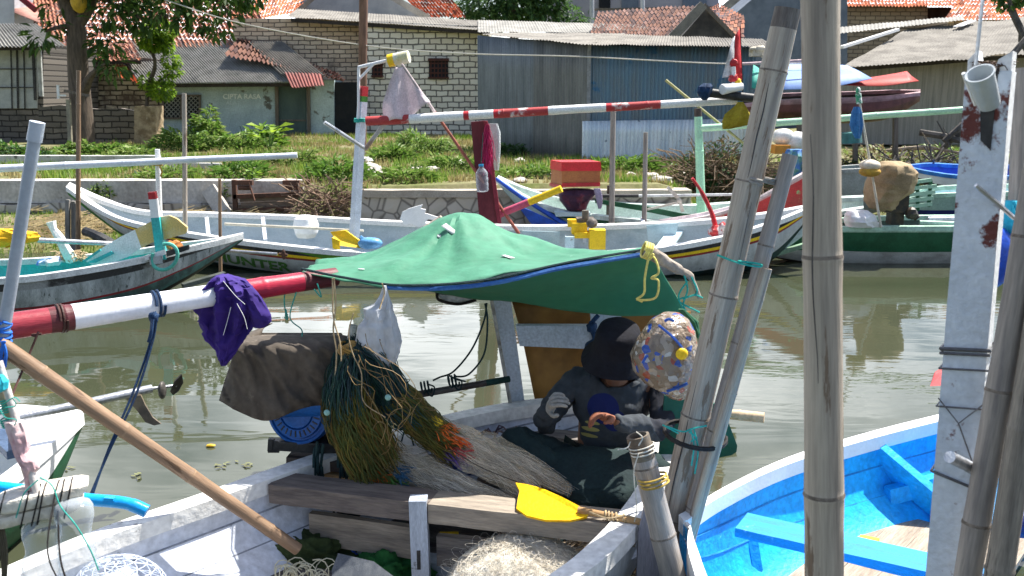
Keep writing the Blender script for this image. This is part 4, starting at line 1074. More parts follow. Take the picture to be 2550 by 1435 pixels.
# ---------------------------------------------------------------- long striped boat with its name on the bow
c = thing('striped_boat', 'long white wooden boat with black yellow and red stripes and green lettering on its bow', 'boat', (pt(900, 700, 13.6).x, 13.6, 0))
hC = hull(c, ST((166, 466, 14.9, 172, 459, 14.95, None), (235, 515, 14.5, 262, 498, 14.8, .62), (315, 552, 14.1, 360, 526, 14.85, .28), (470, 583, 13.6, 520, 531, 14.9, 0), (700, 613, 13.05, 740, 539, 14.85, -.15),
                (950, 634, 12.85, 1000, 553, 14.55, -.18), (1300, 641, 12.8, 1300, 563, 14.3, -.18), (1600, 624, 12.85, 1560, 559, 14.1, -.15), (1790, 594, 12.95, 1770, 547, 13.9, -.05), (1925, 556, 13.15, 1910, 531, 13.6, .12), (2035, 512, 13.3, 2035, 509, 13.36, None)),
          [(0, 0), (.05, 1), (.19, 2), (.26, 3), (.31, 0), (.74, 4)], [HULLWHITE, BLACK, YELLOW, mat('dull_red_stripe', (.28, .03, .025), (.18, .03, .03)), TEAL_DARK], mat('boat_inner_pale', (.48, .55, .57), (.33, .41, .45), rough=.6, sc=2, st=(1, 1, 2)), WHITE, k=6, floor_m=mat('boat_floor_grey', (.20, .20, .19), (.10, .10, .10), rough=.8, sc=2, st=(1, 6, 6)), floor=.10)
LETG = mat('green_boat_lettering', (.09, .22, .05), (.06, .15, .04), rough=.6)
part('lettering', text_mb('HUNTER', lambda u, v: hC(3.28 + .80 * u, .66 - .27 * v + .02 * u) + V((0, -.012, 0)), .035), LETG, c, smooth=False)
mb = MB()
for i in range(15):
    s0 = 4.02 + i * .06
    q = [hC(s0, .06) , hC(s0 + .06, .06), hC(s0 + .06, .06 + .17 * min(1, (i + 1) / 8)), hC(s0, .06 + .17 * min(1, i / 8) + .002)]
    mb.add([p + V((0, -.008, 0)) for p in q], [(0, 1, 2, 3)])
part('green_flash', mb, mat('leaf_green_paint', (.10, .26, .02), (.07, .19, .02)), c)
for s0, m_ in ((1.25, mat('grey_patch', (.25, .25, .26))), (1.42, RED), (1.72, GREEN)):
    mb = MB(); mb.patch([[hC(s0 + a * .09, dd) + V((0, -.008, .01)) for a in range(3)] for dd in (.01, .2)]); part('bow_stripe', mb, m_, c)
mb = MB(); mb.tube([hC(s * .1 + .05, 1.0) + V((0, -.02, .0)) for s in range(0, 29)], [.035] * 29, 6); part('stem_board', mb, GREEN, c)
for px in (515, 655, 1210, 1450, 1600):   # inner ribs
    mb = MB(); d = 14.3
    mb.beam(pt(px, 545, d + .35), pt(px + 6, 600, d - .25), .06, .05, up=V((1, 0, 0))); part('rib', mb, INNERWHITE, c)
for px, w_ in ((1120, 70), (1690, 50)):
    mb = MB(); mb.beam(pt(px - 40, 622, 13.0), pt(px, 566, 14.2), .22, .035); part('thwart', mb, PALEBLUE if px > 1500 else WHITE, c)
# white stern panel pieces in pale blue
board(c, 'inner_panel', [(1300, 575), (1395, 578), (1390, 612), (1300, 612)], 14.05, .02, PALEBLUE)
board(c, 'inner_panel', [(1610, 562), (1690, 556), (1680, 598), (1615, 606)], 13.7, .02, PALEBLUE)
# mast with a bracket arm
m1 = pole('mast', pt(880, 612, 13.3), pt(905, 215, 13.3), .075, .068, [mat('bluish_white_post', (.58, .64, .72), (.46, .52, .60), rough=.5), RED, GREEN], c, n=4, bands=[(0, 0), (.905, 2), (.94, 1)])
stick(c, 'bracket_arm', pt(893, 300, 13.25), pt(893, 168, 13.25), .02, WHITE_CLEAN)
stick(c, 'bracket_arm', pt(892, 168, 13.25), pt(985, 146, 13.2), .022, WHITE_CLEAN)
stick(c, 'bracket_arm', pt(896, 196, 13.25), pt(930, 160, 13.22), .018, WHITE_CLEAN)
stick(c, 'steel_bracket', pt(808, 305, 12.9), pt(910, 371, 13.15), .025, STEEL)
stick(c, 'steel_bracket', pt(910, 371, 13.15), pt(960, 305, 13.1), .03, mat('rusty_grey_pipe', (.42, .40, .37), (.3, .2, .15)))
mb = MB(); rope_ring(mb, pt(897, 300, 13.3), V((.06, 0, 1)), .075, .008, 4); part('lashing', mb, TEALROPE, m1)
# painted outrigger boom, white with worn red undersides
WORNRED = mat('red_under_worn_white', (.40, .05, .05), (.75, .73, .70), rough=.6, sc=4, lo=.55, hi=.64)
pole('outrigger_boom', pt(912, 302, 13.1), pt(1835, 250, 12.7), .062, .05, [WHITE, WORNRED, RED], c, nodes=.7, bands=[(0, 1), (.12, 0), (.27, 2), (.285, 0), (.352, 2), (.365, 1), (.50, 0), (.655, 2), (.67, 1), (.80, 0)], n=12)
pole('spar', pt(1740, 228, 12.6), pt(1876, 244, 12.6), .06, .055, [BLACK], c)
mp_ = MB(); mp_.beam(pt(1219, 556, 13.3), pt(1191, 302, 13.3), .27, .09, up=V((0, 1, 0)), w2=.20); maroon = part('side_post', mp_, MAROON, c, smooth=False)
mb = MB(); mb.beam(pt(1244, 556, 13.27), pt(1209, 302, 13.27), .055, .10, up=V((0, 1, 0))); part('edge', mb, mat('sunlit_maroon_edge', (.26, .03, .05), (.18, .02, .03)), maroon, smooth=False)  # lighter strip paints sunlight on the right edge of the post
pole('painted_handle', pt(1238, 536, 13.4), pt(1398, 470, 13.2), .055, .05, [mat('pink_paint', (.55, .10, .18), (.45, .08, .12)), YELLOW], c, bands=[(0, 0), (.50, 1)])
# propeller shaft trailing at the bow
pole('propeller_shaft', pt(560, 624, 12.4), pt(690, 633, 12.3), .02, .02, [STEEL], c)
mb = MB(); mb.ell(pt(706, 634, 12.3), .03, .02, .07, 8, 6); mb.beam(pt(694, 633, 12.3), pt(716, 636, 12.3), .03, .03); part('propeller', mb, RUST, c)

# things on the striped boat
t = thing('yellow_engine', 'yellow painted boat engine block with a grimy grey motor on top', 'engine', pt(1460, 625, 13.3))
mb = MB(); pbox(mb, 1424, 1462, 556, 584, 13.3, .25); pbox(mb, 1414, 1436, 548, 566, 13.35, .14); pbox(mb, 1468, 1508, 574, 622, 13.15, .2); pbox(mb, 1430, 1500, 580, 594, 13.25, .22); part('mount', mb, YELLOW, t, smooth=False)
mb = MB(); pbox(mb, 1436, 1480, 545, 566, 13.35, .22); mb.tube([pt(1458, 545, 13.4), pt(1458, 524, 13.4)], .05, 10); mb.ell(pt(1474, 556, 13.2), .08, .08, .07, 10, 6); part('motor', mb, mat('greasy_grey_iron', (.15, .13, .11), (.07, .06, .05), rough=.6, sc=9), t, angle=30)
mb = MB(); pbox(mb, 1408, 1430, 590, 618, 13.2, .2); part('side_cover', mb, PALEBLUE, t, smooth=False)
t = thing('red_tiller', 'crooked red painted tiller standing up in the pale blue stern', 'tiller', pt(1780, 585, 13.2))
mb = MB(); mb.tube(bez([pt(1724, 444, 13.1), pt(1748, 480, 13.15), pt(1772, 530, 13.2), pt(1784, 574, 13.2)], 5), [.022] * 5 + [.03] * 6 + [.035] * 5, 7); part('handle', mb, RED, t)
mb = MB(); mb.ell(pt(1782, 578, 13.1), .10, .08, .09, jit=.4); mb.ell(pt(1800, 566, 13.1), .06, .06, .07, jit=.4); part('wrapping', mb, mat('red_white_rag', (.6, .06, .06), (.7, .6, .58), rough=.8, sc=8, lo=.5, hi=.55), t)
t = thing('seat_bench', 'bright yellow seat board at the foot of the white mast', 'seat', pt(870, 620, 13.1))
board(t, 'board', [(822, 578), (860, 574), (926, 622), (846, 612, -.1)], 13.05, .05, YELLOW); board(t, 'front_board', [(826, 592), (846, 600), (846, 628), (828, 618)], 12.95, .04, YELLOW)
mb = MB(); mb.ell(pt(922, 606, 13.0), .17, .1, .085, 14, 8, jit=.15); mb.tube([pt(896, 590, 13), pt(906, 598, 13)], .03, 6)
solo('blue_float', mb, mat('pale_blue_plastic', (.13, .34, .60), (.10, .27, .5), rough=.35), 'pale blue plastic float lying by the yellow seat', 'float')
mb = drape([(536, 745, 772, .1), (545, 733, 788, .22), (562, 729, 794, .3), (580, 734, 792, .3), (592, 742, 784, .2)], 14.0, folds=4, fold=.1, seed=3)
solo('white_sack', mb, WHITE_CLEAN, 'rounded white sack leaning on the far side of the striped boat', 'sack')
solo('figurehead_board', slab_px([(996, 545), (1002, 528), (1018, 520), (1034, 515), (1052, 510), (1048, 520), (1060, 522), (1058, 531), (1090, 541), (1078, 548), (1066, 546), (1058, 556), (1044, 566), (1022, 556), (1008, 560)], 13.9, .04), WHITE_CLEAN, 'white cut out board with a jagged mane edge standing in the striped boat', 'board', smooth=False)
pole('bamboo_pole', pt(560, 558, 13.7), pt(905, 575, 13.4), .02, .016, [mat('bleached_bamboo', (.62, .58, .48), (.48, .43, .34))], None, 'thin bleached bamboo laid along inside the striped boat', 'pole')

# can, cloth and stick on the mast
t = thing('paint_can', 'yellow and white tin can hung on the end of the mast bracket', 'can', pt(990, 150, 13.2))
a, b = pt(968, 152, 13.2), pt(1018, 141, 13.15)
mb = MB(); mb.tube([a, a + (b - a) * .3], [.085, .085], 14); part('yellow_base', mb, YELLOW, t)
mb = MB(); mb.tube([a + (b - a) * .3, b], [.083, .083], 14); part('can_body', mb, mat('white_tin', (.7, .72, .70), (.6, .55, .3), rough=.35), t)
t = thing('flag_stick', 'red and white stick slanting from the can down past the maroon post', 'stick', pt(1150, 380, 13.0))
pole('stick', pt(1292, 582, 13.4), pt(1000, 160, 13.0), .024, .018, [mat('red_brown_stick', (.36, .11, .08), (.28, .10, .07)), mat('pinkish_white_stick', (.6, .5, .5))], t, bands=[(0, 0), (.73, 1)])
mb = MB()
G = []
for i in range(15):
    u = i / 14; row = []
    for j in range(13):
        v = j / 12
        xl = 985 - 38 * min(1, u * 1.5) + 10 * u * u; xr = 1002 + 70 * u
        x = xl + (xr - xl) * v; y = 168 + 140 * u * (1 - .22 * v * v) - 6 * math.sin(v * 9) * u - 20 * v * u
        row.append(pt(x, y, 13.0 + .10 * math.sin(v * 10 + u * 2) * u + .1 * v))
    G.append(row)
mb.patch(G)
solo('white_rag_flag', mb, mat('pinkish_white_cloth', (.74, .66, .69), (.64, .56, .60), rough=.9, sc=3, bump=.1, sss=.3), 'pinkish white cloth hanging like a flag from the can', 'cloth', thick=.006)
def bottle(t_, a, b, r, m, capm, n=14):
    a, b = V(a), V(b); ax = (b - a); u, w, e = frame(ax); L = ax.length
    prof = [(0, .6), (.02, .9), (.08, 1), (.16, .93), (.2, 1), (.3, 1), (.34, .93), (.38, 1), (.5, 1), (.54, .92), (.6, 1), (.68, .98), (.78, .72), (.86, .42), (.90, .36), (.94, .36)]
    mb = MB(); mb.loft([[a + e * (q * L) + (u * math.cos(2 * math.pi * k / n) + w * math.sin(2 * math.pi * k / n)) * r * s for k in range(n)] for q, s in prof]); part('bottle_body', mb, m, t_, angle=60)
    mb = MB(); mb.tube([a + e * L * .92, b], [r * .42, r * .42], 10); part('cap', mb, capm, t_)
def film_mat(name, col, base, edge):
    """thin clear plastic: see-through face on, whiter where the wall turns away"""
    m = mat(name, col, tuple(x * .9 for x in col), rough=.12, var=.04, bump=.3, bsc=20, spec=.8)
    N = m.node_tree; L = N.links.new; out = N.nodes['Material Output']; P = N.nodes['Principled BSDF']
    lw = N.nodes.new('ShaderNodeLayerWeight'); lw.inputs[0].default_value = .35; r = N.nodes.new('ShaderNodeMapRange'); r.inputs[3].default_value = base; r.inputs[4].default_value = edge
    tr = N.nodes.new('ShaderNodeBsdfTransparent'); mx = N.nodes.new('ShaderNodeMixShader')
    L(lw.outputs['Facing'], r.inputs[0]); L(r.outputs[0], mx.inputs[0]); L(tr.outputs[0], mx.inputs[1]); L(P.outputs[0], mx.inputs[2]); L(mx.outputs[0], out.inputs['Surface'])
    return m
CLEARP = film_mat('clear_plastic', (.66, .73, .80), .10, .72)
BCAP = mat('blue_cap', (.03, .32, .60), (.03, .28, .5), rough=.4)
t = thing('hanging_bottle', 'clear plastic bottle with a blue cap hung on the maroon post', 'bottle', pt(1196, 440, 13.0))
bottle(t, pt(1202, 478, 13.0), pt(1198, 409, 13.0), .085, CLEARP, BCAP)
mb = MB(); mb.tube([pt(1198, 409, 13.0), pt(1203, 330, 13.1)], .006, 4); part('string', mb, DKROPE, t)
rn = random.Random(5); mb = MB()
for i in range(60):
    p = pt(1212 + rn.uniform(-5, 6), 308 + rn.uniform(0, 20), 13.15); ps = [p]
    for k in range(6): ps.append(ps[-1] + V((rn.uniform(-.03, .035), rn.uniform(-.03, .02), -rn.uniform(.04, .13))))
    mb.tube(ps, .004, 3)
solo('pink_net_bunch', mb, mat('magenta_net', (.50, .02, .12), (.35, .02, .08), rough=.7), 'bunch of magenta net hanging down the maroon post', 'net')
mb = drape([(308, 1216, 1240, .04), (330, 1218, 1246, .08), (360, 1222, 1247, .1), (400, 1226, 1245, .08), (424, 1232, 1242, .04)], 13.35, folds=3, fold=.2, seed=2)
solo('clear_plastic_bag', mb, mat('cloudy_plastic_film', (.66, .70, .70), (.55, .60, .60), rough=.3, alpha=.72, trans=.2), 'cloudy plastic bag hanging behind the magenta net', 'bag')
t = thing('striped_flag', 'small red and white flag with a red plastic flower at the end of the boom', 'flag', pt(1830, 215, 12.7))
stick(t, 'flag_pole', pt(1850, 232, 12.7), pt(1843, 66, 12.7), .008, BLACKROPE)
mb = MB(); mb.patch([[pt(1842 + 6 * u - 4 * v * 0, 72 + 128 * u, 12.68) * (1 - v) + pt(1830 + (16 - 20) * u, 90 + 100 * u, 12.62 + .03 * math.sin(u * 9)) * v for v in (0, .5, 1)] for u in [i / 8 for i in range(9)]])
part('red_band', mb, mat('red_flag_cloth', (.62, .05, .06), (.5, .04, .05), rough=.8, sss=.3), t, thick=.004)
mb = MB(); mb.patch([[pt(1830 - 4 * u, 90 + 100 * u, 12.62 + .03 * math.sin(u * 9)) * (1 - v) + pt(1824 - 26 * u, 98 + 96 * u, 12.55 + .05 * math.sin(u * 7 + 2)) * v for v in (0, .5, 1)] for u in [i / 8 for i in range(9)]])
part('white_band', mb, mat('white_flag_cloth', (.78, .78, .80), rough=.8, sss=.3), t, thick=.004)
for cy, r_ in ((156, .06), (196, .065), (204, .05)):
    mb = MB(); mb.ell(pt(1826 + (cy == 204) * 10, cy, 12.6), r_, r_ * .8, r_ * .8, 12, 8, jit=.5); part('flower', mb, RED if cy < 200 else YELLOW, t)
mb = MB(); mb.tube([pt(1826, 166, 12.6), pt(1828, 210, 12.6)], .03, 8); part('flower_stem', mb, mat('white_paint', (1, 1, 1)), t)
mb = MB(); a, b = pt(1798, 223, 12.45), pt(1846, 216, 12.6); mb.tube([a, a + (b - a) * .04, a + (b - a) * .5, b], [.062, .068, .055, .05], 14)
solo('white_cup', mb, WHITE_CLEAN, 'small white plastic cup lashed to the black spar', 'cup')
mb = drape([(208, 1752, 1770, .03), (216, 1740, 1776, .12), (230, 1736, 1772, .14), (244, 1744, 1764, .1), (250, 1750, 1760, .03)], 12.5, fold=.25, seed=7)
solo('blue_rag', mb, BLUEROPE, 'dark blue rag knotted round the end of the black spar', 'rag')
mb = drape([(254, 1838, 1850, .04), (266, 1828, 1858, .10), (286, 1806, 1868, .16), (300, 1800, 1872, .14), (312, 1798, 1862, .1), (322, 1800, 1815, .03)], 12.6, folds=5, fold=.28, seed=4)
solo('yellow_cloth_bag', mb, mat('olive_yellow_cloth', (.42, .33, .03), (.30, .22, .02), rough=.8, sc=4, sss=.2), 'olive yellow cloth bag hanging below the flag', 'bag')

# ---------------------------------------------------------------- weathered boat with turquoise trim
b_ = thing('weathered_boat', 'weathered grey boat with turquoise trim and a red waterline stripe', 'boat', (pt(300, 700, 11.2).x, 11.2, 0))
hB = hull(b_, ST((-260, 706, 10.0, -260, 652, 11.3, -.15), (0, 697, 10.25, -20, 650, 11.45, -.18), (150, 681, 10.55, 130, 643, 11.6, -.18), (330, 650, 10.95, 300, 629, 11.7, -.06), (460, 620, 11.35, 430, 610, 11.8, .20), (545, 601, 11.65, 535, 597, 11.85, .47), (606, 585, 11.95, 606, 583, 12.0, None)),
          [(0, 1), (.20, 0), (.50, 2), (.54, 3), (.80, 4)], [HULLGREY, mat('scuffed_black_rubber', (.03, .03, .03), (.22, .23, .23), rough=.6, sc=2, lo=.52, hi=.62), mat('dull_crimson_stripe', (.26, .02, .03), (.16, .03, .03)), mat('grimy_teal_hull', (.09, .22, .20), (.05, .08, .075), rough=.7, sc=3, st=(1.5, 1.5, .6), lo=.4, hi=.6), mat('slimy_black_bottom', (.02, .022, .018), (.012, .012, .01), rough=.5)], TEAL, mat('chipped_white_rim', (.60, .62, .62), (.30, .32, .33), rough=.6, sc=5, lo=.5, hi=.7), k=6)
board(b_, 'bow_patch', [(358, 638), (410, 622), (412, 634), (362, 650)], 11.0, .03, WHITE); board(b_, 'bow_patch', [(412, 626), (470, 610), (470, 622), (416, 640)], 11.15, .03, BLACK)
mb = MB(); mb.beam(pt(372, 648, 11.0), pt(404, 644, 11.05), .16, .09); part('rope_cleat', mb, mat('grey_cleat', (.4, .42, .43), (.2, .2, .2), sc=9), b_, smooth=False)
tp = pole('side_post', pt(404, 645, 11.2), pt(379, 478, 11.15), .075, .058, [TEAL, WHITE_CLEAN, RED], b_, n=4, bands=[(0, 0), (.63, 1), (.90, 2)])
pole('upright_post', pt(398, 600, 11.4), pt(392, 372, 11.4), .04, .03, [WHITE], b_, n=8)
bm_ = pole('outrigger_boom', pt(-120, 425, 10.9), pt(740, 387, 11.5), .045, .035, [mat('white_painted_bamboo', (.74, .77, .82), (.60, .64, .70), rough=.45, sc=3, var=.1)], b_, nodes=.75)
mb = MB(); rope_ring(mb, pt(393, 408, 11.3), V((0, 0, 1)), .045, .009, 3); mb.tube([pt(398, 414, 11.25), pt(404, 428, 11.25), pt(400, 440, 11.25)], .012, 5); part('lashing', mb, mat('ochre_cord', (.5, .33, .06)), bm_)
pole('shaft', pt(92, 598, 10.9), pt(285, 607, 11.3), .03, .028, [STEEL], b_)
mb = MB(); mb.tube(bez([pt(212, 576, 12.2), pt(245, 590, 12.1), pt(330, 640, 12.0)], 5), [.06] * 5 + [.07] * 6, 8); part('bow_fender', mb, BLACK, b_)
mb = MB(); mb.beam(pt(455, 712, 11.2), pt(560, 682, 11.5), .10, .05); part('float_board', mb, mat('wet_dark_board', (.05, .06, .055), (.09, .1, .09), rough=.5, sc=6), b_)
t = thing('rudder_board', 'yellow and white rudder board lying across the weathered boat', 'rudder', pt(300, 650, 11.0))
board(t, 'white_blade', [(212, 650), (247, 622), (300, 590), (336, 572), (352, 617), (318, 640), (278, 655), (230, 660)], 11.2, .04, WHITE)
board(t, 'yellow_blade', [(336, 572), (398, 541), (421, 537), (440, 545), (465, 566), (466, 581), (418, 595), (380, 604), (352, 617)], 11.2, .04, mat('chipped_yellow_board', (.66, .46, .16), (.70, .58, .36), rough=.55, sc=4, lo=.45, hi=.6, spot=(.7, .66, .58), spot_sc=5, spot_at=.64))
for s_ in ([(205, 650), (248, 620), (251, 625), (212, 652)], [(214, 655), (276, 626), (284, 632), (238, 655)]):
    board(t, 'blue_stripe', s_, 11.14, .02, TEAL)
mb = MB(); mb.tube(bez([pt(127, 552, 11.2), pt(134, 572, 11.2), pt(150, 595, 11.2), pt(162, 620, 11.2), pt(178, 645, 11.3)], 4), [.06, .055, .05, .045, .04, .045, .05, .055, .055, .06, .06, .06, .065, .065, .07, .07, .075], 8)
solo('crooked_post', mb, WHITE, 'short crooked white post standing in the weathered boat', 'post')
mb = MB(); K = [pt(410 + 32 * math.cos(a), 640 + 32 * math.sin(a) - 6 * math.cos(a), 10.95) for a in [i / 20 * 5.3 - 1.7 for i in range(21)]]; mb.tube(K, .022, 7)
solo('rope_loop', mb, mat('turquoise_rope', (.10, .45, .36), (.08, .32, .27), rough=.7), 'turquoise rope loop hanging at the bow of the weathered boat', 'rope')
mb = drape([(571, -60, 40, .1), (580, -70, 92, .2), (590, -70, 95, .25), (602, -60, 88, .2), (616, -60, 30, .08)], 10.7, folds=9, fold=.2, seed=6)
solo('yellow_cloth', mb, mat('yellow_cloth', (.80, .46, .01), (.62, .34, .01), rough=.8, sc=5), 'bright yellow cloth bundled over the boat shaft', 'cloth')
mb = drape([(641, 118, 150, .1), (650, 95, 156, .22), (660, 90, 150, .15)], 11.3, folds=6, fold=.2, seed=8)
solo('net_heap', mb, mat('blue_white_net', (.08, .22, .62), (.65, .66, .68), rough=.8, sc=5, lo=.44, hi=.56), 'small heap of blue and white net in the weathered boat', 'net')
mb = MB(); rn = random.Random(4)
for i in range(90):
    p = pt(rn.uniform(148, 205), rn.uniform(636, 652), 11.4 + rn.uniform(-.15, .15)); q = p + V((rn.uniform(-.12, .12), rn.uniform(-.1, .1), rn.uniform(-.02, .06)))
    mb.tube([p, (p + q) / 2 + V((0, 0, .03)), q], .008, 4)
solo('rope_tangle', mb, TANROPE, 'tangle of tan rope at the foot of the crooked post', 'rope')
mb = MB(); mb.ell(pt(432, 612, 11.4), .1, .08, .06, jit=.5); solo('orange_net_lump', mb, mat('orange_net', (.5, .20, .06), (.3, .12, .05), rough=.9, sc=8), 'lump of orange net behind the turquoise post', 'net')

# ---------------------------------------------------------------- thin poles driven into the river bed
for (a, b, d, r, m, lab) in (((188, 640), (196, 176), 14.5, .032, BAMBOO_TAN, 'tall thin tan bamboo pole in front of the big tree'), ((457, 640), (459, 233), 14.2, .032, BAMBOO2, 'tall grey bamboo pole beside the lattice window'), ((545, 690), (547, 446), 12.2, .02, BAMBOO_TAN, 'short thin tan pole beside the green lettering'),
                             ((1523, 600), (1527, 272), 14.6, .04, BAMBOO, 'grey pole right of the red motor box'), ((1604, 600), (1608, 330), 14.6, .034, BAMBOO, 'thin grey pole in front of the bright tin panel'), ((1516, 560), (1518, 462), 15.3, .04, WOODDARK, 'short dark stake next to the grey pole by the red box')):
    pole('bamboo_pole', pt(*a, d) - V((0, 0, .4)), pt(*b, d), r * 1.15, r, [m], None, lab, 'pole', 'poles standing in the water', nodes=.5, n=10)
mb = MB(); a = pt(180, 640, 14.9)
for i in range(3):
    o = V((i * .07 - .07, (i % 2) * .05, 0)); mb.beam(a + o, pt(180, 498 + 4 * i, 14.9) + o, .06, .06, up=V((0, 1, 0)))
solo('split_post', mb, mat('grey_split_wood', (.30, .28, .26), (.15, .14, .13), rough=.9, st=(5, 5, .4), sc=4), 'short grey split post behind the thin tan pole', 'post', smooth=False)
t = thing('cross_post', 'old grey post with nailed cross pieces by the dark garden wall', 'post', pt(174, 372, 26.5))
mb = MB(); mb.beam(pt(176, 372, 26.5), pt(170, 248, 26.5), .10, .09, up=V((0, 1, 0))); part('post', mb, mat('pale_old_post', (.33, .30, .22), (.18, .16, .13), rough=.9), t)
mb = MB(); mb.beam(pt(160, 226, 26.4), pt(222, 239, 26.4), .06, .06); part('cross_bar', mb, FRAMEW, t)
mb = MB(); mb.beam(pt(144, 212, 26.4), pt(146, 246, 26.4), .06, .05, up=V((0, 1, 0))); mb.beam(pt(144, 238, 26.38), pt(164, 238, 26.38), .04, .04); part('side_bracket', mb, WHITE, t)

# ---------------------------------------------------------------- boat with the red motor box
d_ = thing('blue_bow_boat', 'grey green boat with a raised blue stem and mint outrigger frame', 'boat', (pt(1600, 560, 15.4).x, 15.4, 0))
hull(d_, ST((1236, 446, 16.0, 1240, 441, 16.05, None), (1300, 487, 15.5, 1310, 470, 15.9, .55), (1380, 522, 15.1, 1390, 492, 15.9, .1), (1500, 540, 14.9, 1500, 503, 15.9, -.1), (1700, 556, 14.8, 1700, 512, 15.8, -.12), (1900, 556, 14.8, 1900, 500, 15.7, -.1), (2150, 520, 15.0, 2150, 490, 15.5, .0)),
     [(0, 1), (.16, 0)], [mat('sea_grey_hull', (.40, .50, .50), (.30, .38, .38), rough=.6, sc=2), DKGREEN], mat('mint_white_inner', (.62, .72, .68), (.45, .55, .52), rough=.6, sc=3), mat('mint_white_rim', (.60, .70, .66)), k=5)
mb = MB(); mb.tube([pt(1236, 446, 15.95), pt(1300, 492, 15.45), pt(1390, 548, 15.0), pt(1440, 580, 14.8)], [.03, .035, .04, .04], 6); part('stem_board', mb, BLUE, d_)
board(d_, 'stem_panel', [(1288, 512), (1320, 524), (1382, 552), (1412, 572), (1420, 590), (1340, 580)], 14.95, .04, BLUE)
board(d_, 'far_strake', [(1482, 496), (1600, 512), (1700, 532), (1860, 548), (1860, 556), (1700, 546), (1600, 526), (1482, 506)], 15.0, .03, DKGREEN)
board(d_, 'engine_bed', [(1380, 528), (1470, 530), (1470, 538), (1384, 540)], 14.9, .25, PALEBLUE)
mp1 = pole('outrigger_post', pt(1748, 560, 15.6), pt(1738, 270, 15.6), .075, .06, [MINT, WOODDARK], d_, nodes=.8, bands=[(0, 0), (.93, 1)])
pole('outrigger_boom', pt(1742, 320, 15.6), pt(2432, 271, 15.2), .058, .05, [mat('pale_mint_bamboo', (.42, .66, .47), (.34, .56, .40), rough=.45, sc=3)], d_, nodes=.85)
pole('brace', pt(1658, 200, 16.0), pt(1880, 380, 15.4), .022, .02, [mat('yellow_green_bamboo', (.36, .34, .14), (.25, .25, .1))], d_)
pole('shaft', pt(1498, 488, 15.0), pt(1590, 488, 15.0), .028, .028, [BLACK], d_); pole('shaft', pt(1588, 488, 15.0), pt(1870, 484, 14.9), .022, .02, [mat('pale_pipe', (.60, .62, .62), rough=.4)], d_)
mb = MB(); a = pt(1690, 500, 14.95)
mb.beam(pt(1662, 466, 14.95), pt(1690, 494, 14.95), .05, .02, up=V((0, 1, 0))); mb.beam(pt(1692, 496, 14.95), pt(1700, 528, 14.95), .05, .02, up=V((0, 1, 0))); mb.beam(pt(1612, 522, 14.95), pt(1688, 505, 14.95), .04, .03); mb.ell(a, .04, .03, .04, 8, 6); part('propeller', mb, mat('bleached_metal', (.55, .52, .44), (.4, .36, .3), rough=.6), d_)
t = thing('motor_box', 'red topped plywood motor box standing on the blue bow boat', 'box', pt(1432, 470, 15.0))
f0, f1 = pt(1399, 466, 14.9), pt(1494, 464, 14.95); sv = pt(1372, 460, 15.35) - f0
zt0 = pt(1399, 420, 14.9).z
mb = MB(); A = [f0, f1, f1 + sv, f0 + sv]; mb.hexa(A + [V((p.x, p.y, zt0 - (p.z - f0.z) * 0)) for p in A])
part('box_body', mb, mat('stained_orange_plywood', (.44, .17, .06), (.34, .11, .05), rough=.6, sc=3), t, smooth=False)
mb = MB(); B4 = [V((p.x, p.y, zt0)) for p in A]; cc = sum(B4, V()) / 4; B4 = [cc + (p - cc) * 1.05 for p in B4]
mb.hexa([p - V((0, 0, .04)) for p in B4] + [cc + (p - cc) * .97 + V((0, 0, .10)) for p in B4]); part('lid', mb, mat('bright_red_lid', (.66, .03, .04), (.55, .03, .03), rough=.4), t, smooth=False)
mb = MB(); mb.beam(f0 + V((0, -.01, .03)), f1 + V((0, -.01, .03)), .03, .06); mb.beam(f0 + V((0, -.005, .0)) + sv * .02, f0 + sv + V((-.01, 0, .0)), .03, .05); part('base_trim', mb, RED, t, smooth=False)
mb = drape([(472, 1395, 1480, .4), (482, 1392, 1482, .5), (500, 1394, 1468, .45), (520, 1410, 1460, .35), (526, 1415, 1450, .2)], 15.1, folds=6, fold=.16, seed=9)
solo('dark_rag_cover', mb, mat('dark_purple_rag', (.05, .02, .045), (.14, .03, .05), rough=.8, sc=4, lo=.5, hi=.6), 'dark purple rag wrapped round the motor under the red box', 'cloth')
mb = drape([(470, 1478, 1496, .05), (485, 1482, 1500, .08), (505, 1486, 1500, .06), (520, 1490, 1497, .03)], 14.9, folds=4, fold=.2, seed=12)
solo('lilac_rag', mb, mat('lilac_rag', (.34, .30, .42), (.24, .2, .3), rough=.9), 'small lilac rag hanging from the corner of the red box', 'cloth')

# ---------------------------------------------------------------- boat with the peeling red bow
r_ = thing('red_bow_boat', 'boat with a peeling red bow rising behind the leaning bamboo', 'boat', (pt(1850, 560, 14.2).x, 14.2, 0))
hull(r_, ST((1640, 560, 14.2, 1640, 550, 14.9, 0), (1760, 540, 14.1, 1760, 530, 14.8, 0), (1860, 508, 13.9, 1870, 500, 14.5, .1), (1950, 462, 13.8, 1955, 455, 14.1, .2), (2060, 402, 13.75, 2062, 398, 13.8, .7)),
     [(0, 1), (.06, 0), (.72, 2)], [REDPEEL, mat('pink_white_rim', (.75, .55, .52), (.6, .3, .3)), PALEBLUE], INNERWHITE, mat('rose_white_rim', (.78, .66, .64)), k=5, rim_h=.025)

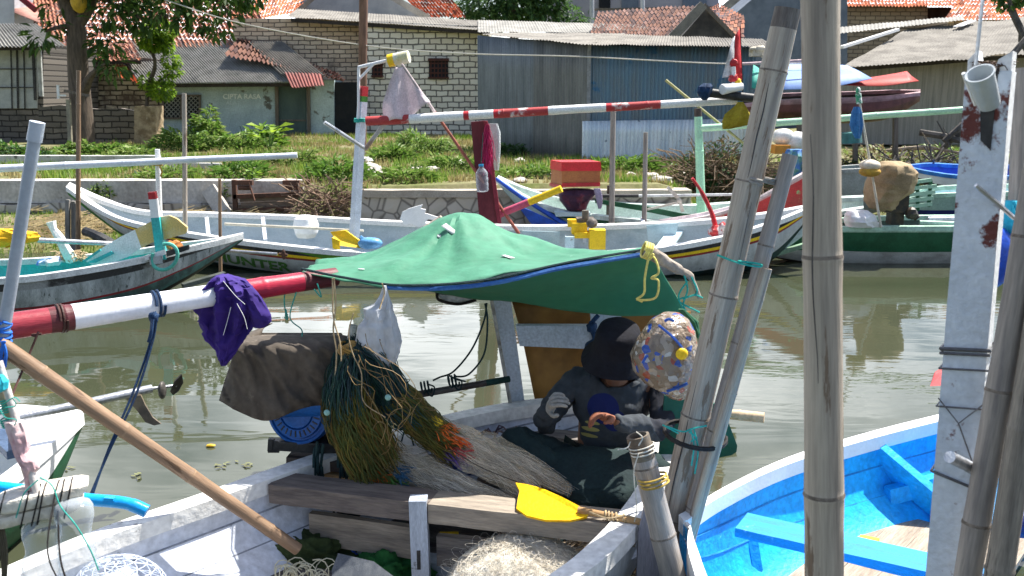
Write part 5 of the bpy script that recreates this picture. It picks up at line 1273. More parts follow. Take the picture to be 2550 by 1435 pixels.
# ---------------------------------------------------------------- green boat with the covered engine
f_ = thing('green_boat', 'dark green and white boat carrying a canvas covered engine', 'boat', (pt(2250, 620, 14.6).x, 14.6, 0))
hull(f_, ST((1890, 622, 14.2, 1892, 618, 14.25, .12), (1960, 590, 14.1, 1975, 574, 14.5, 0), (2060, 570, 14.0, 2070, 548, 14.7, -.1), (2200, 567, 13.9, 2200, 540, 14.8, -.15), (2400, 566, 13.9, 2400, 538, 14.9, -.15), (2750, 560, 14.0, 2750, 536, 14.9, -.12)),
     [(0, 1), (.10, 0), (.52, 2), (.88, 3)], [DKGREEN, mat('pale_green_rim', (.42, .62, .50)), mat('greyed_white_hull', (.46, .46, .44), (.30, .29, .27), rough=.6, sc=3, st=(1, 1, 2)), WOODDARK], mat('dark_green_inner', (.08, .12, .10), (.05, .07, .06)), mat('pale_green_rim', (.42, .62, .50)), k=5)
mb = MB(); mb.beam(pt(1920, 636, 13.9), pt(2018, 606, 13.9), .10, .06); part('outrigger_tip', mb, mat('weathered_mint', (.22, .36, .24), (.16, .24, .17), rough=.6, sc=4), f_)
stick(f_, 'oar_shaft', pt(2310, 548, 14.3), pt(2700, 545, 14.3), .05, mat('bluish_white', (.55, .6, .66)))
stick(f_, 'oar_shaft', pt(2290, 556, 14.1), pt(2398, 560, 14.0), .045, mat('pale_green_rim', (.42, .62, .50)))
t = thing('covered_engine', 'boat engine under a folded tan canvas cover on the green boat', 'engine', pt(2220, 555, 14.3))
mb = MB(); pbox(mb, 2205, 2262, 488, 530, 14.1, .3); pbox(mb, 2218, 2250, 525, 560, 14.15, .2); mb.tube([pt(2262, 520, 14.15), pt(2285, 545, 14.1)], .05, 8); mb.ell(pt(2270, 532, 14.1), .09, .08, .09, jit=.3); part('engine_block', mb, mat('oily_black_iron', (.03, .028, .025), (.07, .05, .03), rough=.5, sc=9), t, angle=30)
mb = drape([(402, 2196, 2244, .2), (410, 2182, 2268, .5), (430, 2168, 2284, .6), (455, 2158, 2280, .6), (478, 2152, 2272, .55), (500, 2150, 2236, .45), (518, 2164, 2232, .3), (528, 2196, 2228, .1)], 14.2, folds=7, fold=.14, seed=13)
part('canvas_cover', mb, mat('tan_canvas', (.36, .27, .16), (.22, .16, .09), rough=.9, sc=3, lo=.4, hi=.65), t)
t = thing('float_pole', 'thin pole with a yellow and white float in front of the covered engine', 'float pole', pt(2190, 562, 13.85))
pole('stick', pt(2194, 566, 13.85), pt(2138, 240, 13.85), .018, .015, [mat('bleached_bamboo', (1, 1, 1))], t)
mb = MB(); mb.ell(pt(2166, 412, 13.85), .15, .14, .085, 14, 8); part('float_top', mb, mat('dirty_white_foam', (.66, .60, .50), (.45, .38, .28), rough=.8, sc=8), t)
mb = MB(); mb.ell(pt(2166, 428, 13.84), .155, .145, .075, 14, 8); part('float_base', mb, mat('ochre_foam', (.48, .29, .04), (.3, .18, .04), rough=.8, sc=8), t)
mb = MB(); mb.tube([pt(2140, 258, 13.85), pt(2137, 234, 13.85)], .04, 10); mb.ell(pt(2137, 226, 13.85), .035, .035, .05, 10, 6); part('bottle_top', mb, mat('green_white_bottle', (.05, .28, .16), (.7, .75, .72), rough=.3, sc=4, lo=.5, hi=.53), t)
mb = drape([(266, 2126, 2140, .03), (280, 2120, 2146, .06), (310, 2116, 2150, .07), (328, 2122, 2146, .05), (345, 2130, 2142, .03)], 13.8, fold=.25, seed=15)
solo('blue_plastic_bag', mb, mat('bright_blue_bag', (.05, .22, .50), (.03, .14, .36), rough=.4, sss=.2), 'blue plastic bag tied to the thin float pole', 'bag')
mb = drape([(524, 2112, 2160, .2), (536, 2106, 2178, .35), (550, 2104, 2182, .4), (564, 2106, 2200, .3)], 13.98, folds=6, fold=.12, seed=16)
solo('white_plastic_sheet', mb, WHITE_CLEAN, 'white plastic sheet heaped on the near side of the green boat', 'sheet')
t = thing('slatted_crate', 'mint green slatted crate behind the covered engine', 'crate', pt(2290, 525, 15.4))
for i in range(5):
    mb = MB(); y = 448 + i * 15; x1 = 2336 - i * 4 if i else 2320
    mb.beam(pt(2262, y + 8, 15.4), pt(x1, y, 15.4), .04, .055); part('slat', mb, mat('mint_slat', (.36, .55, .42), (.28, .45, .34)), t, smooth=False)
mb = MB(); mb.beam(pt(2285, 450, 15.43), pt(2285, 526, 15.43), .05, .03, up=V((0, 1, 0))); mb.beam(pt(2318, 450, 15.43), pt(2312, 515, 15.43), .05, .03, up=V((0, 1, 0))); part('upright', mb, DKGREEN, t, smooth=False)
n_ = thing('navy_boat', 'navy blue hulled boat with a pale green strake behind the slatted crate', 'boat', (pt(2400, 520, 16.2).x, 16.2, 0))
hull(n_, ST((2250, 500, 16.3, 2255, 492, 16.5, .3), (2300, 488, 16.0, 2310, 470, 16.6, .05), (2420, 482, 15.8, 2420, 462, 16.6, 0), (2720, 478, 15.9, 2720, 458, 16.7, 0)), [(0, 1), (.32, 0)], [NAVY, mat('grey_green_strake', (.30, .42, .36), (.22, .32, .28))], PALEBLUE, mat('pale_green_rim', (1, 1, 1)), k=4)
w_ = thing('white_blue_boat', 'white and bright blue boat with a black rubbing strip beached on the bank', 'boat', (pt(2400, 470, 18).x, 18, .3))
hull(w_, ST((2262, 418, 18.0, 2268, 412, 18.2, .9), (2320, 430, 17.6, 2320, 408, 18.6, .6), (2420, 440, 17.4, 2420, 412, 18.7, .5), (2720, 440, 17.4, 2720, 412, 18.7, .5)), [(0, 2), (.08, 1), (.40, 0), (.62, 3)], [BLACK, WHITE_CLEAN, BLUE, mat('olive_hull', (.2, .18, .06))], BLUE, mat('blue_rim', (.04, .22, .6)), k=4)
g_ = thing('grey_boat', 'plain grey boat bow showing between the vertical bamboo and the canvas cover', 'boat', (pt(2130, 480, 17).x, 17, 0))
hull(g_, ST((2020, 428, 17.0, 2020, 424, 17.4, .4), (2110, 424, 16.8, 2110, 414, 17.4, .3), (2200, 420, 16.9, 2200, 410, 17.4, .4), (2250, 418, 17.2, 2250, 414, 17.4, .6)), [(0, 0)], [mat('flat_grey_hull', (.30, .31, .30), (.24, .25, .24))], DKGREEN, mat('grey_rim', (.34, .35, .34)), k=4)

# boat on trestles at the water's edge
u_ = thing('trestle_boat', 'maroon and pink boat propped on trestles under blue and red tarps', 'boat', pt(2080, 340, 20))
hull(u_, ST((1850, 262, 20.2, 1850, 240, 21.0, 1.95), (1960, 250, 19.8, 1960, 234, 21.0, 1.85), (2120, 246, 19.8, 2120, 230, 21.0, 1.85), (2220, 240, 19.9, 2220, 226, 20.7, 1.95), (2292, 232, 20.2, 2292, 226, 20.3, 2.3)), [(0, 1), (.18, 0), (.5, 2)], [mat('dull_maroon_hull', (.17, .07, .065), (.12, .05, .05)), mat('faded_pink_strake', (.38, .22, .23)), mat('brown_hull', (.16, .08, .05), (.1, .05, .04))], WOODDARK, mat('faded_pink_rim', (.42, .26, .28)), k=4)
for px in (1900, 1990, 2130, 2230):
    mb = MB(); mb.beam(pt(px, 292, 20.2), V((pt(px, 292, 20.2).x + .1, 20.2, .5)), .09, .09, up=V((0, 1, 0))); part('trestle_post', mb, FRAMEW, u_)
def tarp_px(rows, thick=.01):
    return MB().patch([bez([pt(*q) for q in r], 4) for r in rows])
TB = mat('pale_blue_tarp', (.22, .36, .70), (.28, .42, .74), rough=.55, sc=1.2, sss=.15); TR = mat('red_tarp', (.58, .05, .035), (.45, .04, .03), rough=.55, sc=1.5, sss=.15); TG = mat('sea_green_tarp', (.06, .42, .32), (.05, .32, .25), rough=.55, sss=.15)
solo('blue_tarp', tarp_px([[(1930, 224, 19.4), (2060, 218, 19.3), (2172, 196, 19.3)], [(1930, 190, 20.2), (2060, 180, 20.2), (2140, 178, 20.2)], [(1940, 160, 21), (2040, 158, 21), (2110, 164, 21)]]), TB, 'pale blue tarp stretched over the boat on trestles', 'tarp', thick=.012)
solo('red_tarp', tarp_px([[(2100, 212, 19.5), (2200, 214, 19.4), (2288, 202, 19.4)], [(2120, 206, 20.1), (2210, 190, 20.2), (2270, 190, 20.2)], [(2150, 196, 20.7), (2215, 186, 20.8), (2258, 178, 20.8)]]), TR, 'red tarp drawn over the pointed end of the trestle boat', 'tarp', thick=.012)
solo('green_tarp', tarp_px([[(1872, 220, 19.6), (1900, 222, 19.6), (1936, 222, 19.6)], [(1873, 190, 19.9), (1898, 192, 19.8), (1922, 205, 19.8)], [(1876, 162, 20.2), (1886, 168, 20.2), (1896, 176, 20.2)]]), TG, 'small sea green tarp flap beside the leaning bamboo', 'tarp', thick=.012)
pole('bamboo_pole', pt(1840, 160, 20), pt(2020, 150, 20), .03, .03, [mat('pinkish_pole', (.55, .40, .42))], None, 'pinkish pole above the sea green tarp flap', 'pole')
mb = MB(); pbox(mb, 1876, 1926, 124, 140, 20.6, .4); mb.ell(pt(1890, 124, 20.7), .2, .15, .08, jit=.4); mb.ell(pt(1915, 140, 20.5), .16, .15, .08, jit=.4)
solo('sack_pile', mb, mat('cream_sacking', (.5, .46, .38), (.3, .27, .22), rough=.9, sc=6), 'cream sacking stacked above the sea green tarp', 'sacking', angle=30)
# clutter between the leaning bamboo and the vertical bamboo
for cx, cy, r_2, lab in ((1950, 342, .16, 'white foam float nearer the leaning bamboo'), (1985, 352, .17, 'greyish white foam float touching the vertical bamboo')):
    mb = MB(); mb.ell(pt(cx, cy, 17.5), r_2 * 1.3, r_2, r_2, 12, 8, jit=.15); solo('foam_float', mb, mat('white_foam', (.74, .73, .70), (.55, .53, .5), rough=.8, sc=5), lab, 'float', 'foam floats between the bamboos')
mb = MB(); pbox(mb, 1930, 1968, 362, 384, 17.2, .3); solo('orange_tray', mb, mat('orange_plastic', (.60, .25, .03), (.45, .18, .03), rough=.5), 'orange plastic tray under the white foam float', 'tray', smooth=False)
mb = drape([(372, 1960, 2010, .2), (390, 1955, 2015, .4), (420, 1945, 2020, .4), (450, 1930, 2020, .4), (475, 1925, 2010, .3)], 16.6, folds=7, fold=.25, seed=19)
solo('blue_net_heap', mb, mat('blue_green_net', (.06, .16, .42), (.10, .24, .22), rough=.8, sc=6, lo=.44, hi=.56, spot=(.4, .5, .6), spot_sc=8, spot_at=.62), 'heap of blue and green netting behind the red bow', 'net')
mb = MB(); mb.tube([pt(2118, 330, 19), pt(2118, 356, 19)], [.2, .22], 14); solo('teal_barrel', mb, mat('teal_plastic', (.05, .18, .18), rough=.5), 'teal plastic tub standing on the bank behind the mint boom', 'tub')
# ================================================================== the working boat in front
ZG = .55
A_ = thing('work_boat', 'broad white wooden fishing boat with a man mending nets under a green tarp', 'boat', (0, 5, 0))
def SG(*rows):
    return [(gp(a, b, ZG), gp(c, e, ZG), z) for a, b, c, e, z in rows]
hull(A_, SG((900, 1680, -420, 1650, -.1), (1330, 1500, -100, 1480, -.15), (1441, 1437, 210, 1345, -.16), (1522, 1372, 520, 1235, -.16), (1608, 1272, 820, 1130, -.16), (1655, 1180, 1100, 1045, -.12), (1668, 1110, 1330, 1003, 0), (1650, 1058, 1500, 998, .2)),
     [(0, 0), (.85, 1)], [HULLWHITE, TEAL_DARK], [mat('inner_hull_paint', (.66, .69, .76), (.50, .55, .66), rough=.55, sc=2.5, lo=.45, hi=.7, spot=(.24, .27, .33), spot_sc=9, spot_at=.63, bump=.3, bsc=25)], mat('worn_white_gunwale', (.74, .74, .72), (.52, .52, .50), rough=.6, sc=3, lo=.48, hi=.75, spot=(.28, .27, .26), spot_sc=7, spot_at=.645, bump=.3, bsc=25), k=6, th=.06, floor=.2, pw=3.0, rim_w=.10, rim_h=.06, floor_m=mat('shade_darkened_floor', (.20, .19, .18), (.11, .10, .095), rough=.7, sc=2.5, st=(1, 5, 5), bump=.4, bsc=14, spot=(.40, .40, .42), spot_sc=5, spot_at=.64), seams=mat('dark_seam', (.20, .22, .26), (.35, .37, .42), rough=.8, sc=5))  # floor wood darkened in place of the shadow under the thwart
DECK = mat('worn_deck_plank', (.26, .23, .20), (.15, .135, .13), rough=.8, sc=2.5, st=(1, 9, 9), bump=.4, bsc=14, spot=(.38, .38, .38), spot_sc=5, spot_at=.64)
def xbeam(name, a, b, w, h, m, par=None, label=None):
    """straight timber with the grain along its own x axis"""
    a, b = V(a), V(b); L_ = (b - a).length
    x = (b - a).normalized(); y = V((0, 0, 1)).cross(x).normalized(); z = x.cross(y)
    M = Matrix((x, y, z)).transposed().to_4x4(); M.translation = a
    mb = MB(); n = max(2, int(L_ / .12)); rings = []
    for i in range(n + 1):
        t = L_ * i / n; j = lambda s: .004 * mnoise.noise(V((t * 5, s * 3, L_ * 9)))
        rings.append([V((t, -w / 2 + j(1), -h / 2 + j(2))), V((t, w / 2 + j(3), -h / 2 + j(4))), V((t, w / 2 + j(5), h / 2 + j(6))), V((t, -w / 2 + j(7), h / 2 + j(8)))])
    mb.loft(rings)
    o = mesh_obj(name, mb, m, par, M, local=True, angle=30)
    return tag(o, label)
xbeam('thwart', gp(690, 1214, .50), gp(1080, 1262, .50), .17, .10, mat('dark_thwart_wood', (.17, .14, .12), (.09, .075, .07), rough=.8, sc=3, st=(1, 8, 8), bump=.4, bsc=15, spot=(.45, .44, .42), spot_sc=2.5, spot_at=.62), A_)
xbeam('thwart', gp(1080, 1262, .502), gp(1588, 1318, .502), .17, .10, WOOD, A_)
# deck planks the man sits on
for i in range(6):
    t0, t1 = i / 6, (i + .94) / 6
    def e(t, s): return gp(700, 1192, .40).lerp(gp(1180, 1040, .40), t) if s == 0 else gp(1590, 1280, .40).lerp(gp(1640, 1085, .40), t)
    m0, m1 = e((t0 + t1) / 2, 0), e((t0 + t1) / 2, 1)
    xbeam('deck_plank', m0 + V((0, 0, -.03)), m1 + V((0, 0, -.03)), (e(t1, 1) - e(t0, 1)).length * .85, .035, DECK, A_)
xbeam('side_board', gp(775, 1312, .27), gp(1045, 1352, .27), .04, .17, WOOD, A_)
xbeam('side_board', gp(1090, 1368, .25), gp(1420, 1402, .25), .04, .16, DECK, A_)
xbeam('lower_beam', gp(790, 1372, .10), gp(1440, 1452, .10), .10, .08, mat('blue_white_beam', (.48, .54, .62), (.34, .39, .46), rough=.6, sc=4, st=(1, 6, 6), spot=(.2, .2, .2), spot_sc=7, spot_at=.64), A_)
mb = MB(); a, b = gp(1052, 1500, .02), pt(1052, 1240, gp(1052, 1500, .02).y - .02); b = V((a.x - .01, a.y, pt(1052, 1240, a.y).z)); mb.beam(a, b, .085, .085, up=V((0, 1, 0)))
po = part('upright_post', mb, mat('blue_white_post_paint', (.44, .49, .56), (.27, .30, .35), rough=.65, sc=4, st=(4, 4, .6), spot=(.14, .14, .14), spot_sc=6, spot_at=.63), A_, smooth=False)
c0 = a.lerp(b, .45) + V((-.005, -.043, 0)); mb = MB(); mb.box(c0 - V((.009, .002, .05)), c0 + V((.009, .004, .05))); part('slot', mb, BLACK, po, smooth=False)
for a, b, m_ in (((715, 1215), (800, 1300), INNERWHITE), ((1560, 1350), (1470, 1440), INNERWHITE)):
    mb = MB(); p, q = gp(*a, .44), gp(*b, .12); mb.beam(p, q, .05, .16, up=V((.6, -.8, 0))); part('rib', mb, m_, A_, smooth=False)
mb = MB(); a = gp(1118, 1390, .1); mb.box(a - V((.05, .03, .02)), a + V((.05, .04, .13))); part('yellow_block', mb, YELLOW, A_, smooth=False)
# cabin frame at the back
for seq, nm in (([(1224, 735), (1270, 735), (1311, 1040), (1276, 1045)], 'cabin_post'), ([(1470, 775), (1546, 775), (1556, 900), (1480, 900)], 'cabin_post'), ([(1284, 812), (1480, 812), (1480, 870), (1294, 862)], 'cabin_rail')):
    board(A_, nm, seq, 5.9 if nm == 'cabin_post' else 5.93, .06, mat('cool_white_board', (.54, .59, .66), (.40, .45, .52), rough=.6, sc=3, spot=(.2, .2, .22), spot_sc=6, spot_at=.66))
mb = MB(); mb.beam(pt(1222, 735, 5.85), pt(1278, 1045, 5.85), .02, .05, up=V((0, 1, 0))); part('post_edge', mb, mat('weathered_edge', (.5, .47, .42), (.2, .18, .16), sc=12), A_, smooth=False)
GOLD = mat('golden_brown_tarp', (.30, .15, .035), (.20, .095, .025), rough=.6, sc=1.8, bump=.3, bsc=10, sss=.15)
def patch_px(rows, k=5):
    cols = [bez([pt(*q) for q in r], k) for r in rows]
    return MB().patch([list(r) for r in zip(*[bez(list(c_), k) for c_ in zip(*cols)])])
solo('brown_tarp', patch_px([[(1275, 752, 6.15), (1420, 765, 6.2), (1560, 772, 6.15), (1720, 775, 6.1)], [(1300, 840, 6.1), (1430, 880, 6.25), (1570, 890, 6.15), (1712, 880, 6.1)], [(1335, 1010, 6.1), (1450, 1015, 6.2), (1580, 1020, 6.15), (1700, 1010, 6.1)]]), GOLD, 'golden brown tarp hung behind the cabin frame', 'tarp', thick=.008)
mb = MB(); mb.tube(bez([pt(1490, 785, 5.8), pt(1472, 810, 5.78), pt(1480, 845, 5.76), pt(1462, 860, 5.78), pt(1465, 890, 5.78)], 5), .014, 6); mb.tube(bez([pt(1470, 800, 5.78), pt(1495, 850, 5.76)], 5), .010, 6); mb.ell(pt(1474, 815, 5.76), .035, .03, .035, jit=.4)
solo('blue_rope', mb, BLUEROPE, 'knotted blue rope on the white cabin rail behind the hat', 'rope')

# ---------------------------------------------------------------- green tarp
TGRN = mat('faded_green_tarp', (.038, .165, .095), (.06, .215, .135), rough=.65, sc=1.6, lo=.42, hi=.66, bump=.25, bsc=16, spot=(.13, .28, .21), spot_sc=5, spot_at=.66, var=.14)
TGRND = mat('green_tarp_lining', (.035, .20, .105), (.03, .17, .09), rough=.7, sc=1.4, bump=.2, bsc=12, var=.1)
t = thing('green_tarp', 'faded green tarp with a blue hem stretched as an awning over the working boat', 'tarp', pt(1200, 690, 5))
FE = [(752, 672, 4.97), (860, 694, 4.86), (1000, 713, 4.72), (1200, 701, 4.72), (1420, 655, 4.82), (1622, 621, 4.92)]
rows = [FE, [(775, 664, 5.35), (905, 650, 5.35), (1045, 620, 5.35), (1200, 612, 5.33), (1360, 640, 5.3), (1580, 640, 5.2)],
        [(805, 660, 5.75), (945, 634, 5.8), (1096, 546, 5.8), (1188, 538, 5.8), (1296, 598, 5.75), (1560, 672, 5.6)],
        [(860, 700, 6.5), (1000, 690, 6.6), (1120, 668, 6.6), (1210, 662, 6.6), (1360, 690, 6.5), (1610, 720, 6.3)]]
def creased(mb, amp, seed, c0):
    c0 = V(c0)
    for q, p in enumerate(mb.v):
        v = p - c0; an = math.atan2(v.y, v.x); r = math.hypot(v.x, v.y); k = min(1, r * 2.5)
        e = (abs(mnoise.noise(V((math.cos(an) * 4, math.sin(an) * 4, r * .5 + seed)))) - .2) * 1.3 + .7 * mnoise.noise(V((p.x * 3.2, p.y * 3.2, seed))) + .45 * (abs(mnoise.noise(V((p.x * 6 + p.y * 3, p.y * 5, seed + 4)))) - .2)
        mb.v[q] = p + V((0, 0, e * amp * k))
    return mb
part('canopy', creased(patch_px(rows, 12), .042, 3, pt(1140, 545, 5.8)), TGRN, t, thick=.006)
FT = [(960, 709, 4.75), (1100, 711, 4.72), (1240, 696, 4.74), (1380, 664, 4.80), (1500, 643, 4.86), (1622, 623, 4.92)]
part('hanging_flap', (lambda m_: creased(m_, .02, 8, (0, 9, 0)))(patch_px([[(a, b + 2, c + .02) for a, b, c in FT], [(1000, 716, 5.1), (1150, 720, 5.15), (1280, 722, 5.15), (1420, 718, 5.2), (1560, 712, 5.2), (1665, 700, 5.15)], [(1040, 722, 5.25), (1180, 742, 5.35), (1310, 756, 5.35), (1440, 776, 5.36), (1580, 786, 5.32), (1708, 772, 5.22)]], 10)), TGRND, t, 'shaded underside of the tarp', thick=.006)
mb = MB(); mb.tube([p + V((0, -.012, -.012)) for p in bez([pt(*q) for q in FT], 6)], .013, 6); part('blue_hem', mb, mat('blue_hem_cloth', (.03, .11, .34), (.05, .16, .42), rough=.7, sc=9), t)
mb = MB(); mb.tube([p + V((0, -.008, .006)) for p in bez([pt(*q) for q in FE], 6)], .007, 6); part('hem_cord', mb, DKROPE, t)
from mathutils.bvhtree import BVHTree
cano = [o for o in t.children if o.name.startswith('canopy')][0]
bvh = BVHTree.FromPolygons([WM[cano.name] @ v.co for v in cano.data.vertices], [tuple(p.vertices) for p in cano.data.polygons])
def on_canopy(px, py, d, w, h, ang):
    c_, nr, _, _ = bvh.ray_cast(CAM, ray(px, py).normalized()); nr = nr if nr.z > 0 else -nr
    x = V((math.cos(ang), -math.sin(ang), 0)); x = (x - nr * x.dot(nr)).normalized() * w; y = nr.cross(x).normalized() * h; c_ = c_ + nr * .008
    return MB().add([c_ - x - y, c_ + x - y, c_ + x + y, c_ - x + y], [(0, 1, 2, 3)])
WT = mat('white_tape', (.75, .76, .74), rough=.6)
for q in ((1118, 573, 5.2, .045, .02, .75), (1264, 643, 4.84, .032, .02, .6), (1093, 591, 5.12, .010, .012, 0), (900, 674, 5, .02, .004, .5)):
    part('tape_patch', on_canopy(*q), WT, t, thick=.003)
pole('bamboo_pole', pt(880, 690, 5.92), pt(1102, 545, 5.85), .03, .026, [mat('bleached_pink_bamboo', (.52, .42, .34), (.40, .32, .26))], None, 'short bleached bamboo propping the far slope of the green tarp', 'pole', nodes=.4)
mb = MB(); mb.tube(bez([pt(1608, 622, 4.84), pt(1650, 648, 4.86), pt(1690, 672, 4.9), pt(1720, 690, 4.92), pt(1742, 742, 4.95)], 5), [.034] * 6 + [.028] * 5 + [.02] * 5 + [.012] * 5, 9)
solo('crooked_branch', mb, mat('grey_branch', (.34, .29, .24), (.2, .17, .14), rough=.85, sc=6), 'crooked grey branch holding up the tarp corner beside the leaning bamboo', 'branch')
mb = MB(); mb.tube(bez([pt(1618, 626, 4.80), pt(1606, 690, 4.79), pt(1604, 730, 4.79), pt(1586, 746, 4.79), pt(1632, 742, 4.79), pt(1640, 700, 4.79), pt(1622, 693, 4.79), pt(1640, 680, 4.79), pt(1634, 650, 4.80), pt(1618, 628, 4.81)], 6), .006, 6); rope_ring(mb, pt(1612, 625, 4.82), V((1, .1, -.4)), .036, .006, 4)
mb.tube([pt(1588, 746, 4.79), pt(1600, 752, 4.79)], .006, 5)
solo('yellow_string', mb, YELROPE, 'yellow cord knotted round the branch and looped below the tarp corner', 'cord')
mb = MB()
for a in ([(1700, 672), (1712, 720), (1702, 760), (1722, 800)], [(1722, 690), (1735, 730), (1690, 748), (1742, 778)], [(1700, 745), (1730, 735), (1750, 742)], [(1712, 700), (1690, 740), (1712, 790)]): mb.tube(bez([pt(x, y, 4.9) for x, y in a], 6), .005, 5)
solo('teal_string', mb, TEALROPE, 'frayed teal cords at the tarp corner beside the leaning bamboo', 'cord')
mb = drape([(770, 1688, 1704, .02), (800, 1700, 1738, .05), (830, 1716, 1744, .05), (842, 1730, 1740, .02)], 4.75, folds=3, fold=.2, seed=21)
solo('tarp_scrap', mb, DKGREEN, 'dark green scrap of tarp dangling behind the speckled float bag', 'scrap')
t = thing('white_basket', 'white net basket showing under the edge of the green tarp', 'basket', pt(1140, 755, 5.9))
mb = MB(); rings = [[pt(1140, 728 + y, 5.9) + V((math.cos(2 * math.pi * k / 16) * w, math.sin(2 * math.pi * k / 16) * w * .8, 0)) for k in range(16)] for y, w in ((0, .135), (12, .128), (22, .10), (27, .04))]; mb.loft(rings); part('basket', mb, mat('white_net_cloth', (.6, .62, .62), (.42, .44, .44), rough=.8, sc=20), t)
mb = MB(); mb.tube(bez([pt(1088, 728, 5.85), pt(1094, 748, 5.82), pt(1140, 758, 5.8), pt(1186, 748, 5.82)], 5), .010, 5); part('rim', mb, BLACKROPE, t)

# ---------------------------------------------------------------- painted boom with what hangs on it
BW = mat('white_painted_boom', (.78, .79, .84), (.66, .67, .73), rough=.4, sc=3, var=.07, bump=.08, spot=(.30, .22, .16), spot_sc=9, spot_at=.70, spot_st=(2, 2, .6))
BR = mat('red_painted_boom', (.30, .035, .05), (.22, .03, .045), rough=.4, sc=4, st=(3, 3, .6), bump=.1)
BR2 = mat('bright_red_boom', (.46, .02, .05), (.33, .02, .045), rough=.4, sc=4, st=(3, 3, .6), bump=.1)
BD = mat('dark_red_boom', (.09, .02, .025), (.16, .03, .035), rough=.5, sc=5, st=(3, 3, .5))
bo = pole('painted_boom', pt(-60, 825, 4.03), pt(835, 689, 5.07), .061, .050, [BR, BD, BW, BR2, BD], None, 'thick bamboo boom painted red and white across the working boat', 'boom', n=20, nodes=.85, first=.42, bands=[(0, 0), (.170, 1), (.228, 2), (.640, 3), (.885, 4)], node_up=.03)
def along(t): return pt(-60, 825, 4.03).lerp(pt(835, 689, 5.07), t)
AX = (along(1) - along(0)).normalized()
mb = MB(); rope_ring(mb, along(.45), AX, .058, .007, 2, .02); mb.ell(pt(383, 792, 4.3), .022, .02, .03, jit=.5)
mb.tube(bez([pt(385, 790, 4.3), pt(372, 860, 4.28), pt(330, 980, 4.2), pt(270, 1120, 4.1), pt(226, 1245, 4.0)], 8), .0055, 6); mb.tube(bez([pt(390, 790, 4.3), pt(380, 850, 4.28), pt(338, 985, 4.2), pt(276, 1115, 4.1), pt(222, 1240, 4.0)], 8), .0055, 6); mb.tube(bez([pt(380, 795, 4.28), pt(376, 830, 4.26), pt(370, 852, 4.26)], 5), .009, 5)
solo('blue_rope', mb, BLUEROPE, 'dark blue rope tied round the white part of the boom and trailing down', 'rope')
mb = MB(); rope_ring(mb, along(.2), AX, .06, .006, 2, .014); mb.tube(bez([pt(96, 826, 4.1), pt(70, 890, 4.05), pt(30, 985, 3.9), pt(14, 1030, 3.6)], 6), .005, 5); mb.tube(bez([pt(88, 838, 4.1), pt(80, 834, 4.1), pt(104, 832, 4.1)], 3), .006, 5)
solo('dark_twine', mb, mat('brown_cord', (.07, .03, .025)), 'thin dark cord tied round the red part of the boom', 'cord')
t = thing('grey_pipe', 'tall grey plastic pipe with an end cap lashed to the boom', 'pipe', pt(0, 860, 4.05))
pole('pipe', pt(-14, 960, 4.02), pt(88, 335, 4.05), .027, .026, [PVC], t, n=18)
pole('end_cap', pt(85, 352, 4.05), pt(93, 304, 4.05), .031, .031, [mat('pale_grey_cap', (.42, .46, .52), (.36, .4, .46), rough=.4, var=.05)], t, n=18)
mb = MB()
rn = random.Random(2)
for i in range(7): rope_ring(mb, pt(2, 800 + i * 12, 4.03), V((.2 + rn.uniform(-.2, .2), rn.uniform(-.3, .3), 1)), .036, .007, 1, .01)
for i in range(14): mb.tube(bez([pt(2 + rn.uniform(-8, 12), 850, 3.98), pt(rn.uniform(-8, 16), 880, 3.97), pt(rn.uniform(-8, 14), 915, 3.97)], 4), .005, 5)
solo('blue_lashing', mb, mat('bright_blue_rope', (.02, .16, .62), (.02, .10, .42), rough=.7), 'bright blue rope lashing at the foot of the grey pipe', 'rope')
pole('bamboo_pole', pt(-4, 856, 4.0), gp(742, 1368, .30), .037, .030, ring=mat('brown_node', (.30, .20, .12), (.2, .13, .08)), mats= [BAMBOO_TAN], label='long brown bamboo pole sloping down into the working boat', cat='pole', nodes=.42, n=16, node_up=.05)
# purple garment
PUR = mat('purple_cloth', (.036, .014, .17), (.022, .009, .105), rough=.8, sc=3, bump=.15, bsc=40, var=.1)
t = thing('purple_shorts', 'crumpled purple garment with white piping draped over the boom', 'garment', pt(570, 905, 4.66))
part('cloth', drape([(686, 540, 572, .08), (698, 524, 606, .15), (716, 510, 628, .17), (742, 498, 640, .15), (772, 494, 650, .10), (800, 500, 640, .07), (828, 512, 622, .06), (850, 522, 604, .055), (872, 538, 590, .05), (892, 546, 576, .07), (910, 552, 564, .03)], 4.68, n=44, folds=7, fold=.34, seed=31, ysub=6), PUR, t)
part('leg_cloth', drape([(716, 600, 628, .08), (735, 604, 644, .09), (760, 612, 660, .09), (785, 622, 676, .08), (802, 628, 676, .07), (815, 632, 660, .05)], 4.66, n=26, folds=5, fold=.2, seed=33), PUR, t)
mb = MB(); mb.tube(bez([pt(556, 700, 4.56), pt(585, 735, 4.555), pt(610, 758, 4.56)], 6), .0013, 4); mb.tube(bez([pt(590, 756, 4.57), pt(608, 790, 4.575), pt(616, 820, 4.58)], 6), .0013, 4); mb.tube(bez([pt(575, 765, 4.57), pt(566, 800, 4.58), pt(556, 835, 4.59)], 6), .0013, 4)
part('piping', mb, WHITE_CLEAN, t)

